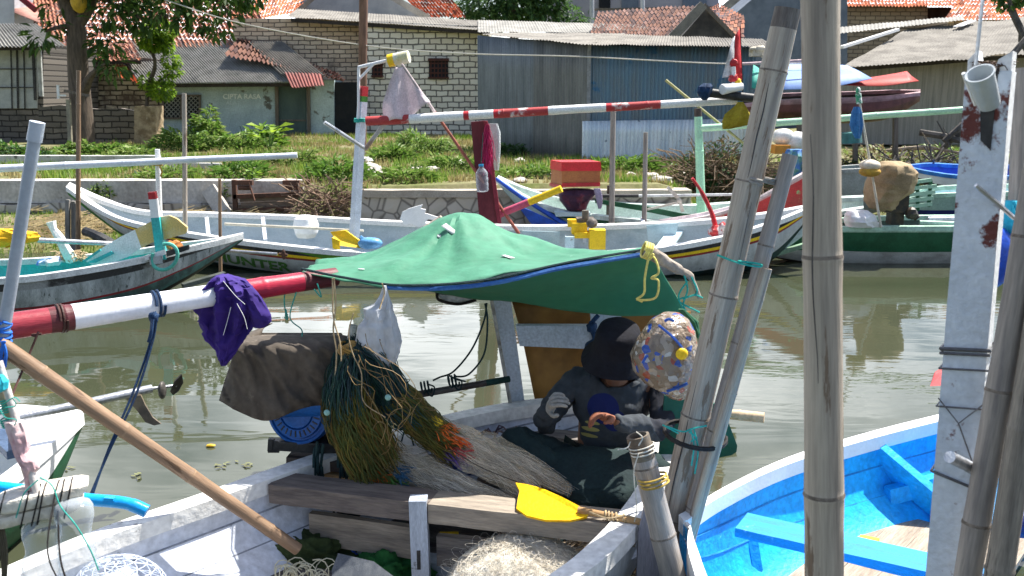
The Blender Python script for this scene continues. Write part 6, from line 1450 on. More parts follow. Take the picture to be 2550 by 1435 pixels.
# ---------------------------------------------------------------- engine, cover and net bundle
t = thing('boat_engine', 'blue boat engine on a black iron frame half hidden by a brown canvas cover', 'engine', gp(770, 1190, .56))
dE = 4.98
mb = MB(); mb.beam(pt(716, 1172, dE - .02), pt(905, 1196, dE - .06), .12, .065); part('timber', mb, mat('sawn_timber_block', (.46, .29, .14), (.36, .22, .10), rough=.75, sc=2.5, st=(3, 3, 9), bump=.25), t, smooth=False)
mb = MB(); mb.beam(pt(722, 1140, dE), pt(915, 1160, dE - .04), .13, .055); part('timber', mb, WOODDARK, t, smooth=False)
mb = MB(); mb.beam(pt(680, 1108, dE), pt(1000, 1128, dE), .03, .055); mb.beam(pt(676, 1100, dE + .12), pt(980, 1112, dE + .12), .03, .04); mb.beam(pt(676, 1092, dE), pt(674, 1122, dE), .03, .03, up=V((0, 1, 0))); mb.tube([pt(668, 1122, dE), pt(695, 1122, dE)], .014, 8)
mb.beam(pt(700, 1094, dE), pt(860, 1100, dE), .12, .012); part('iron_frame', mb, BLACK, t, smooth=False)
wc = pt(748, 1022, dE); 
mb = MB()
def disc(c_, ax, prof, n=36):
    u, w, a = frame(ax); return [[c_ + a * z + (u * math.cos(2 * math.pi * k / n) + w * math.sin(2 * math.pi * k / n)) * r for k in range(n)] for z, r in prof]
ENB = mat('engine_blue', (.015, .12, .42), (.012, .08, .30), rough=.4, sc=5, spot=(.01, .03, .08), spot_sc=9, spot_at=.66)
axE = V((-.25, -1, .18))
mb.loft(disc(wc, axE, [(-.12, .165), (-.02, .185), (.03, .18), (.035, .165), (.022, .16), (.022, .15), (.045, .145), (.05, .10), (.035, .095), (.05, .09), (.06, .05), (.06, .005)])); part('flywheel_cover', mb, ENB, t, angle=30)
u, w, a = frame(axE)
mb = MB()
for k in range(28):
    an = 2 * math.pi * k / 28; p = wc + a * .05 + (u * math.cos(an) + w * math.sin(an)) * .105; q = wc + a * .046 + (u * math.cos(an) + w * math.sin(an)) * .138
    mb.beam(p, q, .007, .006, up=a)
part('vent_slots', mb, BLACK, t, smooth=False)
mb = MB(); pbox(mb, 780, 920, 960, 1098, dE + .05, .3); part('engine_block', mb, mat('oily_black_iron', (.03, .028, .025)), t, smooth=False)
mb = MB(); mb.tube([pt(690, 985, dE), pt(860, 985, dE)], .12, 14); part('fuel_tank', mb, ENB, t)
COVER = mat('grimy_brown_canvas', (.10, .082, .064), (.05, .042, .036), rough=.9, sc=2.2, lo=.36, hi=.66, bump=.35, bsc=22, spot=(.15, .125, .10), spot_sc=2.0, spot_at=.58)
def cover_sheet():
    """canvas thrown over the long engine: a roll on top, loose cloth hanging to a low left corner"""
    L_ = [(0, 622, 845, 834), (.10, 606, 868, 838), (.22, 594, 888, 852), (.38, 584, 900, 880), (.55, 572, 902, 918), (.72, 560, 893, 955), (.87, 552, 872, 985), (1.0, 546, 852, 1008)]
    G = []
    for i in range(len(L_) - 1):
        for k in range(6 if i < len(L_) - 2 else 7):
            f_ = k / 6; tt, xl, xr, y0 = (p + (q - p) * f_ for p, q in zip(L_[i], L_[i + 1])); row = []
            for j in range(45):
                s = j / 44; x = xl + (xr - xl) * s
                low = 40 * math.exp(-((s - .38) / .24) ** 2) - 14 * max(0, .12 - s) * 8       # the longest point of the hem
                y = y0 + low * tt ** 1.6
                dg = s * 1.7 - tt * .9                                                  # creases run down to the left
                cr = abs(mnoise.noise(V((dg * 4.2, tt * 1.6 + s, 3)))) * .085 + abs(mnoise.noise(V((dg * 9, tt * 3.5, 8)))) * .035 + mnoise.noise(V((s * 3, tt * 2, 5))) * .05
                d = dE + .16 - .34 * math.sin(min(1, tt / .34) * math.pi / 2) + .06 * max(0, tt - .4) + .10 * (abs(s - .5) * 2) ** 3 + (cr - .06) * min(1, tt * 4)
                row.append(pt(x, y, d))
            G.append(row)
    return G
G = cover_sheet()
mb = MB(); mb.patch(G)
mb.patch([[p + V((0, .02 + .20 * q / 5, -.03 * q * q / 5)) for p in G[0]] for q in range(6)])
mb.patch([[G[k][0] + V((.012 * q, .055 * q, 0)) for q in range(6)] for k in range(len(G))])
part('canvas_cover', mb, COVER, t, thick=.005, angle=0)

def heap(c_, rx, ry, rz, seed, amp=.45):
    mb = MB(); rings = []
    for i in range(29):
        th = 1.62 * i / 28; rg = []
        for k in range(64):
            ph = 2 * math.pi * k / 64; v = V((math.sin(th) * math.cos(ph), math.sin(th) * math.sin(ph), math.cos(th)))
            s = .9 + amp * mnoise.noise(v * 1.6 + V((seed, 0, 0))) - amp * 1.1 * (abs(mnoise.noise(v * 2.6 + V((seed, 3, 0)))) - .2) - amp * .8 * (abs(mnoise.noise(V((v.x * 6 + v.z * 3, v.y * 5, seed + v.z * 4)))) - .2)
            rg.append(V(c_) + V((v.x * rx, v.y * ry, v.z * rz)) * s)
        rings.append(rg)
    return mb.loft(rings)
def strands(path, r0, r1, n, rr, seed, wob=.02, m=1, sides=3, sub=5, flat=1.0):
    """bundle of single threads following a path inside a changing radius"""
    rn = random.Random(seed); P_ = bez(path, sub); mb = MB(); N_ = len(P_) - 1
    for i in range(n):
        a0 = rn.random() * 6.28; q = math.sqrt(rn.random()); tw = rn.uniform(-.8, .8); s0 = rn.random() * 50
        e_ = N_ - rn.randrange(0, max(1, int(N_ * .25)) + 1)
        pts = []
        for k in range(e_ + 1):
            t = k / N_; R_ = (r0 + (r1 - r0) * t) * q; a = a0 + tw * t
            pts.append(P_[k] + V((math.cos(a) * R_, math.sin(a) * R_ * flat, math.sin(a * 1.3) * R_ * .6)) + V((mnoise.noise(V((s0, t * 4, 0))), mnoise.noise(V((s0, t * 4, 5))), mnoise.noise(V((s0, t * 4, 9))))) * wob)
        mb.tube(pts, rr, sides, rn.randrange(m))
    return mb
NETD = [mat('dark_teal_net', (.012, .045, .045), (.02, .07, .06), rough=.7), mat('deep_green_net', (.02, .06, .04), (.012, .04, .03), rough=.7), mat('slate_net', (.02, .045, .055), rough=.7)]
NETO = [mat('olive_net', (.14, .12, .02), (.09, .08, .015), rough=.75), mat('brown_olive_net', (.16, .10, .025), (.1, .07, .02), rough=.75), mat('moss_net', (.07, .09, .02), rough=.75)]
t = thing('net_bundle', 'thick hanging bundle of dark teal and olive fishing net beside the canvas cover', 'fishing net', pt(900, 1180, 4.8))
dN = 4.72
part('teal_strands', strands([pt(872, 866, dN), pt(868, 900, dN - .02), pt(866, 960, dN - .02), pt(880, 1030, dN)], .07, .15, 620, .0026, 1, .03, 3), NETD, t)
part('teal_strands', strands([pt(880, 862, dN), pt(930, 900, dN), pt(965, 950, dN), pt(985, 1000, dN), pt(1040, 1050, dN)], .06, .09, 480, .0026, 2, .03, 3), NETD, t)
part('olive_strands', strands([pt(862, 970, dN), pt(880, 1040, dN - .02), pt(915, 1110, dN - .02), pt(960, 1185, dN)], .13, .13, 900, .0026, 3, .035, 3), NETO, t)
part('olive_strands', strands([pt(985, 985, dN), pt(1040, 1040, dN), pt(1095, 1090, dN - .02), pt(1150, 1130, dN)], .085, .075, 500, .0026, 4, .03, 3), NETO, t)
part('stray_strands', strands([pt(900, 870, dN - .1), pt(980, 960, dN - .1), pt(1000, 1040, dN - .08), pt(960, 1090, dN - .05)], .1, .2, 12, .002, 5, .12, 1, sub=8), [mat('tan_thread', (.22, .15, .06), (.16, .10, .04))], t)
mb = MB(); mb.ell(pt(888, 868, dN), .07, .06, .035, jit=.4); rope_ring(mb, pt(880, 872, dN), V((.3, 0, 1)), .07, .006, 4)
part('tie', mb, mat('ochre_tie', (.36, .22, .05), (.22, .13, .03)), t)
for x, y in ((814, 1028), (966, 990)):
    mb = MB(); mb.ell(pt(x, y, dN - .15), .016, .014, .016, 8, 6); part('small_float', mb, mat('pale_teal_bead', (.30, .55, .50)), t)
def tuft(c_, n, L, m, seed, dirn):
    rn = random.Random(seed); mb = MB()
    for i in range(n):
        p = V(c_) + V((rn.uniform(-1, 1), rn.uniform(-1, 1), rn.uniform(-1, 1))) * L * .3; q = p + V(dirn).normalized() * L * rn.uniform(.5, 1) + V((rn.uniform(-1, 1), rn.uniform(-1, 1), rn.uniform(-1, 1))) * L * .35
        mb.tube([p, (p + q) / 2 + V((0, 0, rn.uniform(-.02, .02))), q], .003, 3)
    return mb
for i, (x, y, m_) in enumerate(((1095, 1075, mat('orange_thread', (.72, .14, .02))), (1120, 1095, mat('orange_thread', (1, 1, 1))), (1130, 1115, mat('red_thread', (.50, .05, .06))), (1110, 1128, mat('violet_thread', (.12, .06, .28))), (925, 1178, mat('orange_thread', (1, 1, 1))), (985, 1170, mat('blue_thread', (.03, .13, .25))), (960, 1188, mat('green_thread', (.10, .26, .05))))):
    part('coloured_tuft', tuft(pt(x, y, dN - .05), 70, .09, None, i, (1, -.1, -.45)), m_, t)
YN = mat('yellow_thread', (.78, .50, .02))
mb = MB(); mb.tube(bez([pt(1052, 1038, dN), pt(1082, 1050, dN - .03), pt(1112, 1074, dN - .05)], 5), [.02] * 4 + [.03] * 4 + [.02] * 3, 8); part('yellow_sleeve', mb, YN, t)
MONO = [mat('pale_monofilament', (.90, .86, .77), (.80, .75, .66), rough=.5, sss=.4), mat('greyish_monofilament', (.58, .55, .50), rough=.5, sss=.4)]
def haze_net_mat(name, col, lo, hi, sss=.45):
    """fine mesh: threads too thin to see singly, so the sheet is partly open between streaks"""
    m = mat(name, col, tuple(x * .85 for x in col), rough=.8, bump=.3, bsc=60, sss=sss)
    N = m.node_tree; L = N.links.new; out = N.nodes['Material Output']; src = out.inputs['Surface'].links[0].from_socket
    t_ = N.nodes.new('ShaderNodeTexCoord'); mp_ = N.nodes.new('ShaderNodeMapping'); mp_.inputs['Rotation'].default_value = (0, .55, .35); mp_.inputs['Scale'].default_value = (3, 45, 45)
    n_ = N.nodes.new('ShaderNodeTexNoise'); n_.inputs['Scale'].default_value = 2.2; n_.inputs['Detail'].default_value = 5; r_ = N.nodes.new('ShaderNodeMapRange'); r_.inputs[1].default_value = .3; r_.inputs[2].default_value = .7; r_.inputs[3].default_value = lo; r_.inputs[4].default_value = hi
    tr = N.nodes.new('ShaderNodeBsdfTransparent'); mx = N.nodes.new('ShaderNodeMixShader')
    L(t_.outputs['Object'], mp_.inputs['Vector']); L(mp_.outputs['Vector'], n_.inputs['Vector']); L(n_.outputs['Fac'], r_.inputs[0]); L(r_.outputs[0], mx.inputs[0]); L(tr.outputs[0], mx.inputs[1]); L(src, mx.inputs[2]); L(mx.outputs[0], out.inputs['Surface'])
    return m
NETHAZE = haze_net_mat('pale_net_mesh', (.92, .78, .57), .10, .34)
t = thing('monofilament_net', 'fine pale net drawn from the bundle towards the seated man', 'fishing net', pt(1250, 1230, 4.6))
def net_sleeve(path, rs, seed):
    P_ = bez(path, 6); mb = MB(); rings = []; n = len(P_); m_ = len(rs) - 1
    for i, p in enumerate(P_):
        q = i / (n - 1) * m_; k = min(int(q), m_ - 1); R_ = rs[k] + (rs[k + 1] - rs[k]) * (q - k)
        rings.append([p + V((math.cos(a) * R_ * .35, math.sin(a) * R_ * .55, math.sin(a) * R_ * .8 + math.cos(a) * R_ * .55)) * (1 + .25 * mnoise.noise(V((math.cos(a) * 2, math.sin(a) * 2, i * .3 + seed)))) for a in [2 * math.pi * j / 24 for j in range(24)]])
    return mb.loft(rings, 0, False)
for sd_, path, rs in ((1, [pt(1085, 1072, dN - .02), pt(1170, 1118, 4.68), pt(1260, 1175, 4.62), pt(1335, 1228, 4.57)], [.07, .10, .085, .05]), (2, [pt(1120, 1085, dN), pt(1200, 1112, 4.72), pt(1290, 1150, 4.66), pt(1420, 1222, 4.6)], [.05, .075, .07, .03]), (3, [pt(965, 1140, dN - .02), pt(1050, 1170, 4.68), pt(1140, 1215, 4.6), pt(1290, 1262, 4.5)], [.09, .085, .07, .03])):
    part('net_sleeve', net_sleeve(path, rs, sd_), NETHAZE, t)
    part('net_sleeve', net_sleeve(path, [r * .6 for r in rs], sd_ + 5), NETHAZE, t)
    part('net_strands', strands(path, rs[0], rs[-1], 150, .0007, 10 + sd_, .05, 2, flat=.6), MONO, t)
mb = MB(); mb.tube(bez([pt(1120, 1118, 4.58), pt(1200, 1165, 4.52), pt(1300, 1205, 4.5)], 6), .003, 4); part('head_rope', mb, BLACKROPE, t)

# cords hanging from the tarp edge
mb = MB()
for k, (a, d_0) in enumerate((([(832, 692), (836, 760), (830, 820), (838, 880), (832, 960), (820, 1000), (842, 1045)], 4.62), ([(828, 694), (830, 790), (846, 850), (850, 900)], 4.62), ([(880, 780), (868, 830), (878, 880), (900, 930), (905, 1000), (960, 1040)], 4.6))): mb.tube(bez([pt(x, y, d_0) for x, y in a], 6), .004 if k < 2 else .003, 5)
solo('tan_string', mb, TANROPE, 'thin tan cords hanging from the tarp edge over the net bundle', 'cord')
mb = MB()
for a in ([(722, 705), (708, 740), (712, 790)], [(740, 720), (722, 790), (750, 820), (752, 838)], [(790, 706), (800, 740), (782, 720)], [(712, 770), (716, 795), (708, 790)]): mb.tube(bez([pt(x, y, 4.9) for x, y in a], 6), .0035, 5)
solo('loose_threads', mb, TEALROPE, 'loose teal threads dangling below the red end of the boom', 'thread')
t = thing('white_plastic_bag', 'white plastic bag hung by a cord from the tarp edge', 'bag', pt(950, 930, 4.7))
part('bag', drape([(712, 954, 962, .02), (735, 946, 968, .03), (758, 930, 976, .06), (768, 906, 978, .08), (792, 908, 984, .09), (812, 892, 988, .10), (850, 888, 998, .11), (880, 902, 994, .10), (900, 926, 986, .08), (918, 944, 974, .05), (928, 956, 966, .02)], 4.72, n=36, folds=6, fold=.20, seed=41), mat('white_bag_film', (.66, .68, .70), (.56, .58, .62), rough=.4, sc=3, bump=.2, bsc=18, sss=.3), t)
mb = MB(); mb.tube(bez([pt(952, 706, 4.62), pt(957, 730, 4.66), pt(945, 770, 4.62)], 4), .004, 4); part('cord', mb, TANROPE, t)
mb = MB(); mb.tube([pt(880, 810, 4.9), pt(874, 850, 4.9)], .022, 8); solo('white_tag', mb, mat('cream_plastic', (.6, .6, .5)), 'small cream plastic tube beside the white plastic bag', 'tube')
# long shaft with cords
pole('engine_shaft', pt(985, 992, 5.35), pt(1268, 944, 5.7), .022, .020, [mat('dark_worn_shaft', (.06, .05, .045), (.2, .19, .18), rough=.45, sc=5, st=(2, 2, .6), metal=.3), mat('green_wrap', (.01, .05, .04), rough=.8)], None, 'dark engine shaft with a green wrapped end reaching the cabin post', 'shaft', bands=[(0, 0), (.78, 1)], nodes=.0)
mb = MB()
for a in ([(1212, 755), (1205, 800), (1175, 870), (1130, 925), (1095, 940), (1078, 948)], [(1208, 756), (1214, 800), (1206, 880), (1170, 930), (1140, 938), (1130, 932)], [(1118, 935), (1138, 945), (1160, 950)]): mb.tube(bez([pt(x, y, 5.5) for x, y in a], 7), .006, 5)
for x, y in ((1060, 965), (1128, 950)):
    rope_ring(mb, pt(x, y, 5.42), V((1, .3, .1)), .03, .006, 3, .02); mb.tube(bez([pt(x, y + 8, 5.4), pt(x + 16, y + 22, 5.38), pt(x + 22, y, 5.38), pt(x + 6, y - 8, 5.38)], 5), .005, 5)
mb.tube(bez([pt(1010, 1000, 5.3), pt(1012, 1050, 5.25), pt(1000, 1100, 5.2)], 5), .005, 5); mb.tube(bez([pt(1040, 1000, 5.3), pt(1020, 1060, 5.2), pt(1030, 1110, 5.2)], 5), .005, 5)
solo('dark_ropes', mb, DKROPE, 'dark ropes knotted along the engine shaft and up to the tarp', 'rope')
mb = MB(); rope_ring(mb, pt(795, 1150, 4.88), V((1, .1, .05)), .075, .008, 2, .02); rope_ring(mb, pt(855, 1150, 4.87), V((1, .1, .05)), .075, .008, 2, .02)
for a in ([(790, 1100), (785, 1180), (782, 1230), (765, 1255), (760, 1235), (790, 1220)], [(845, 1100), (848, 1180), (838, 1240), (830, 1285)], [(805, 1105), (800, 1190), (835, 1230), (800, 1260)], [(855, 1105), (862, 1200), (842, 1270)]): mb.tube(bez([pt(x, y, 4.82) for x, y in a], 6), .008, 6)
solo('dark_lashing', mb, DKROPE, 'dark rope lashing hanging from the engine frame over the timber', 'rope')
mb = MB()
rn = random.Random(6)
for i in range(40):
    p = gp(rn.uniform(1120, 1290), rn.uniform(1050, 1110), .42); q = p + V((rn.uniform(-.1, .1), rn.uniform(-.1, .1), rn.uniform(0, .06))); mb.tube([p, (p + q) / 2 + V((0, 0, .03)), q], .006, 4)
solo('rope_tangle', mb, mat('dull_violet_rope', (.10, .07, .12), (.2, .12, .08)), 'tangle of dull rope on the deck beside the man', 'rope')
# gear lying on the deck
for i, (a, b, m_, lab) in enumerate((((1190, 1195), (1350, 1215), WOODDARK, 'dark stick lying on the deck below the pale net'), ((1110, 1145), (1200, 1185), NAVY, 'navy rag lying on the deck behind the pale net'))):
    mb = MB(); p, q = gp(*a, .45), gp(*b, .45)
    if i == 0: mb.tube([p, q], .016, 7); solo('deck_stick', mb, m_, lab, 'stick')
    else: mb.ell((p + q) / 2, .12, .09, .05, 14, 8, jit=.5); solo('navy_rag', mb, m_, lab, 'rag')

mb = MB(); c_ = gp(866, 1262, .28); mb.loft([[c_ + V((math.cos(k * .3927) * r, math.sin(k * .3927) * r, z)) for k in range(16)] for z, r in ((-.1, .06), (0, .075), (.01, .075), (.0, .068), (-.08, .055))]); solo('black_tub', mb, BLACK, 'small black tub under the engine timber', 'tub')
solo('blue_net_clump', heap(gp(1165, 1190, .42), .16, .10, .07, 3.3, .6), mat('blue_grey_net', (.10, .14, .24), (.28, .30, .36), rough=.9, sc=12, lo=.45, hi=.55), 'blue grey clump of net on the deck behind the pale net', 'net', angle=0)
solo('white_film_scrap', heap(gp(1085, 1110, .42), .10, .09, .12, 6.1, .6), mat('dull_white_film', (.50, .50, .52), rough=.4, sss=.2), 'dull white plastic scrap on the deck behind the net bundle', 'scrap', angle=0)
# ---------------------------------------------------------------- the seated man
def skin(name, J, E, m, parent, root, sub=2, dispn=0):
    me = bpy.data.meshes.new(name); names = list(J); inv = WM[parent.name].inverted()
    me.from_pydata([tuple(inv @ J[k][0]) for k in names], [(names.index(a), names.index(b)) for a, b in E], [])
    o = bpy.data.objects.new(name, me); place(o, parent, WM[parent.name])
    md = o.modifiers.new('skin', 'SKIN'); md.use_smooth_shade = True
    for i, k in enumerate(names):
        r = J[k][1]; sv = me.skin_vertices[0].data[i]; sv.radius = (r, r) if not isinstance(r, tuple) else r; sv.use_root = (k == root)
    s = o.modifiers.new('smooth', 'SUBSURF'); s.levels = sub; s.render_levels = sub
    if dispn:
        tx = bpy.data.textures.get('wrinkles') or bpy.data.textures.new('wrinkles', 'CLOUDS'); tx.noise_scale = .07
        d = o.modifiers.new('wrinkles', 'DISPLACE'); d.texture = tx; d.strength = dispn; d.mid_level = .5
    me.materials.append(m)
    return o
pe = thing('person', 'seated person in a black bucket hat and grey printed sweater mending a net', 'person', pt(1500, 1220, 5.04))
SKIN = mat('brown_skin', (.22, .105, .06), (.18, .085, .05), rough=.55, var=.05, bump=.05)
J = {'pelvis': (pt(1500, 1175, 5.12), .15), 'waist': (pt(1508, 1100, 5.16), .135), 'chest': (pt(1525, 1010, 5.14), .145), 'neck': (pt(1536, 945, 5.06), .065), 'jaw': (pt(1536, 925, 4.94), .075), 'head': (pt(1538, 880, 4.96), .095), 'nose': (pt(1537, 918, 4.85), .018),
     'sl': (pt(1432, 948, 5.14), .06), 'el': (pt(1352, 1066, 5.06), .042), 'wl': (pt(1368, 1018, 4.84), .030), 'sr': (pt(1630, 960, 5.14), .06), 'er': (pt(1648, 1075, 4.92), .042), 'wr': (pt(1528, 1048, 4.72), .030),
     'hl': (pt(1455, 1180, 5.06), .10), 'kl': (pt(1262, 1090, 4.90), .075), 'al': (pt(1440, 1222, 4.80), .045), 'hr': (pt(1556, 1180, 5.06), .10), 'kr': (pt(1655, 1165, 4.80), .075), 'ar': (pt(1490, 1222, 4.80), .045)}
E = [('pelvis', 'waist'), ('waist', 'chest'), ('chest', 'neck'), ('neck', 'jaw'), ('jaw', 'head'), ('jaw', 'nose'), ('chest', 'sl'), ('sl', 'el'), ('el', 'wl'), ('chest', 'sr'), ('sr', 'er'), ('er', 'wr'), ('pelvis', 'hl'), ('hl', 'kl'), ('kl', 'al'), ('pelvis', 'hr'), ('hr', 'kr'), ('kr', 'ar')]
skin('body', J, E, SKIN, pe, 'pelvis')
def printed(name, col, spots):
    m = mat(name, col, tuple(x * .8 for x in col), rough=.9, sc=5, bump=.2, bsc=30)
    N = m.node_tree; L = N.links.new; P = N.nodes['Principled BSDF']
    cur = P.inputs['Base Color'].links[0].from_socket
    tcn = N.nodes.new('ShaderNodeTexCoord')
    for c_, r_, cl, st_ in spots:
        mpn = N.nodes.new('ShaderNodeMapping'); mpn.vector_type = 'POINT'; mpn.inputs['Location'].default_value = tuple(-a * b for a, b in zip(c_, st_)); mpn.inputs['Scale'].default_value = st_
        ln = N.nodes.new('ShaderNodeVectorMath'); ln.operation = 'LENGTH'; lt = N.nodes.new('ShaderNodeMath'); lt.operation = 'LESS_THAN'; lt.inputs[1].default_value = r_
        mx = N.nodes.new('ShaderNodeMix'); mx.data_type = 'RGBA'; mx.inputs[7].default_value = (*cl, 1)
        L(tcn.outputs['Object'], mpn.inputs['Vector']); L(mpn.outputs['Vector'], ln.inputs[0]); L(ln.outputs['Value'], lt.inputs[0]); L(lt.outputs[0], mx.inputs[0]); L(cur, mx.inputs[6]); cur = mx.outputs[2]
    L(cur, P.inputs['Base Color'])
    return m
rel = lambda px, py, d: tuple(WM[pe.name].inverted() @ pt(px, py, d))
spots = [(rel(1502, 1018, 4.98), .085, (.012, .02, .11), (1, .5, 1)), (rel(1530, 1045, 4.98), .06, (.012, .02, .11), (1, .5, 1)), (rel(1470, 1070, 5.0), .05, (.34, .30, .10), (1, .5, 4)), (rel(1466, 1088, 5.0), .05, (.34, .30, .10), (1, .5, 4)), (rel(1475, 1054, 5.0), .04, (.34, .30, .10), (1, .5, 4)), (rel(1668, 1010, 4.99), .15, (.02, .022, .03), (1, .5, .8))]
SWEAT = printed('grey_printed_sweater', (.048, .056, .066), spots)
J2 = {k: (J[k][0], r) for k, r in dict(pelvis=.165, waist=.165, chest=.175, neck=.085, sl=.085, el=.066, wl=.048, sr=.09, er=.07, wr=.048).items()}
J2['mid'] = (J['waist'][0].lerp(J['chest'][0], .5) + V((0, -.03, 0)), .17)
J2['el2'] = (J['sl'][0].lerp(J['el'][0], .5) + V((-.02, 0, 0)), .075); J2['er2'] = (J['sr'][0].lerp(J['er'][0], .5) + V((.03, 0, 0)), .08)
skin('sweater', J2, [('pelvis', 'waist'), ('waist', 'mid'), ('mid', 'chest'), ('chest', 'neck'), ('chest', 'sl'), ('sl', 'el2'), ('el2', 'el'), ('el', 'wl'), ('chest', 'sr'), ('sr', 'er2'), ('er2', 'er'), ('er', 'wr')], SWEAT, pe, 'pelvis', sub=3, dispn=.05)
TROUS = mat('dark_green_trousers', (.018, .035, .035), (.012, .022, .024), rough=.9, sc=4, bump=.2)
J3 = {k: (J[k][0], r) for k, r in dict(pelvis=.17, hl=.13, kl=.10, al=.075, hr=.13, kr=.10, ar=.075).items()}
J3['tl'] = (J['hl'][0].lerp(J['kl'][0], .5) + V((0, 0, .0)), .115); J3['cl'] = (J['kl'][0].lerp(J['al'][0], .5), .095)
J3['cr'] = (J['kr'][0].lerp(J['ar'][0], .5), .09)
skin('trousers', J3, [('pelvis', 'hl'), ('hl', 'tl'), ('tl', 'kl'), ('kl', 'cl'), ('cl', 'al'), ('pelvis', 'hr'), ('hr', 'kr'), ('kr', 'cr'), ('cr', 'ar')], TROUS, pe, 'pelvis', sub=3, dispn=.05)
# cloth of the trousers stretched between the crossed legs
part('trouser_lap', drape([(1120, 1350, 1560, .10, .08), (1150, 1310, 1620, .22, .02), (1190, 1340, 1640, .30, -.04), (1225, 1380, 1630, .30, -.08), (1262, 1420, 1600, .2, -.1)], 4.80, n=36, folds=6, fold=.14, seed=51), TROUS, pe)
HAT = mat('black_navy_hat', (.010, .011, .017), (.006, .006, .010), rough=.9, sc=8, bump=.15)
hc = pt(1538, 858, 4.95); hax = V((.02, -.42, .90)).normalized()
u, w, a = frame(hax); n_ = 32
prof = [(.115, .02), (.112, .085), (.10, .11), (.06, .122), (.0, .128), (-.02, .131), (-.045, .145), (-.085, .185), (-.09, .187), (-.08, .178), (-.04, .140), (-.01, .124)]
mb = MB(); rings = []
for z, r in prof: rings.append([hc + a * (z - .025 * (abs(math.cos(2 * math.pi * k / n_)) ** 2) * (z < -.03)) + (u * math.cos(2 * math.pi * k / n_) + w * math.sin(2 * math.pi * k / n_)) * r * (1 + .03 * mnoise.noise(V((math.cos(k * .4), math.sin(k * .4), z * 9)))) for k in range(n_)])
mb.loft(rings); part('bucket_hat', mb, HAT, pe, angle=60)
def hand(name, wpos, d_, pn, m, curl, side, s=1.0):
    """palm with four fingers and a thumb, each its own bent chain"""
    d_ = V(d_).normalized(); pn = V(pn).normalized(); pn = (pn - d_ * pn.dot(d_)).normalized(); sd = d_.cross(pn) * side
    J = {'w': (V(wpos), .026 * s), 'p': (V(wpos) + d_ * .045 * s, (.034 * s, .020 * s))}; E = [('w', 'p')]
    for i, L in enumerate((.066, .075, .070, .055)):
        o_ = (i - 1.5) * .0195 * s; k = V(wpos) + d_ * (.088 - abs(i - 1.3) * .004) * s + sd * o_
        J[f'k{i}'] = (k, .0105 * s); E.append(('p', f'k{i}')); p = k; prev = f'k{i}'; ang = .25 + .08 * i
        for j, f_ in enumerate((.45, .32, .25)):
            ang += curl * (1 + .12 * i)
            p = p + (d_ * math.cos(ang) + pn * math.sin(ang)) * L * f_ * s
            J[f'f{i}{j}'] = (p, (.0092 - .001 * j) * s); E.append((prev, f'f{i}{j}')); prev = f'f{i}{j}'
    t0 = V(wpos) + d_ * .03 * s - sd * .034 * s; t1 = t0 + (d_ * .6 - sd * .7 + pn * .4).normalized() * .034 * s; t2 = t1 + (d_ * .9 - sd * .1 + pn * .55).normalized() * .032 * s
    J['t0'] = (t0, .012 * s); J['t1'] = (t1, .011 * s); J['t2'] = (t2, .0085 * s); E += [('p', 't0'), ('t0', 't1'), ('t1', 't2')]
    return skin(name, J, E, m, pe, 'w', sub=1)
hand('gloved_hand', J['wl'][0], (.15, -.55, .55), (.9, .1, -.3), mat('pale_work_glove', (.34, .32, .29), (.24, .23, .21), rough=.9, sc=9), .55, 1, 1.25)
hand('hand', J['wr'][0], (-.75, -.25, .38), (-.2, -.3, -.9), mat('orange_brown_glove', (.24, .085, .045), (.17, .06, .035), rough=.7), .5, -1, 1.2)

# ---------------------------------------------------------------- around the man
def speckle():
    m = bpy.data.materials.new('speckled_plastic'); m.use_nodes = True
    N = m.node_tree; L = N.links.new; P = N.nodes['Principled BSDF']
    t_ = N.nodes.new('ShaderNodeTexCoord'); v = N.nodes.new('ShaderNodeTexVoronoi'); v.inputs['Scale'].default_value = 34; L(t_.outputs['Object'], v.inputs['Vector'])
    sp = N.nodes.new('ShaderNodeSeparateColor'); L(v.outputs['Color'], sp.inputs[0])
    r = N.nodes.new('ShaderNodeValToRGB'); r.color_ramp.interpolation = 'CONSTANT'; el = r.color_ramp.elements
    el[0].color = (.22, .165, .115, 1); el[1].position = .58; el[1].color = (.34, .28, .22, 1)
    for p, c_ in ((.80, (.03, .08, .34, 1)), (.86, (.30, .07, .04, 1)), (.91, (.18, .13, .09, 1)), (.96, (.5, .48, .45, 1))):
        e_ = el.new(p); e_.color = c_
    L(sp.outputs[0], r.inputs['Fac']); L(r.outputs['Color'], P.inputs['Base Color']); P.inputs['Roughness'].default_value = .25; P.inputs['Specular IOR Level'].default_value = .6
    n = N.nodes.new('ShaderNodeTexNoise'); n.inputs['Scale'].default_value = 40; L(t_.outputs['Object'], n.inputs['Vector']); b = N.nodes.new('ShaderNodeBump'); b.inputs['Strength'].default_value = .6; b.inputs['Distance'].default_value = .02; L(n.outputs['Fac'], b.inputs['Height']); L(b.outputs['Normal'], P.inputs['Normal'])
    return m
t = thing('float_bag', 'bulging clear plastic float packed with coloured bottle scraps beside the hat', 'float', pt(1660, 985, 4.6))
part('bag', drape([(782, 1648, 1696, .10), (796, 1624, 1716, .2), (822, 1606, 1730, .28), (850, 1584, 1736, .31), (885, 1570, 1738, .33), (920, 1576, 1734, .32), (950, 1602, 1728, .27), (972, 1640, 1720, .2), (990, 1668, 1706, .1)], 4.6, n=36, folds=5, fold=.07, seed=61), speckle(), t)
mb = MB(); mb.ell(pt(1698, 882, 4.44), .03, .015, .03, 12, 8); part('yellow_cap', mb, YELLOW, t)
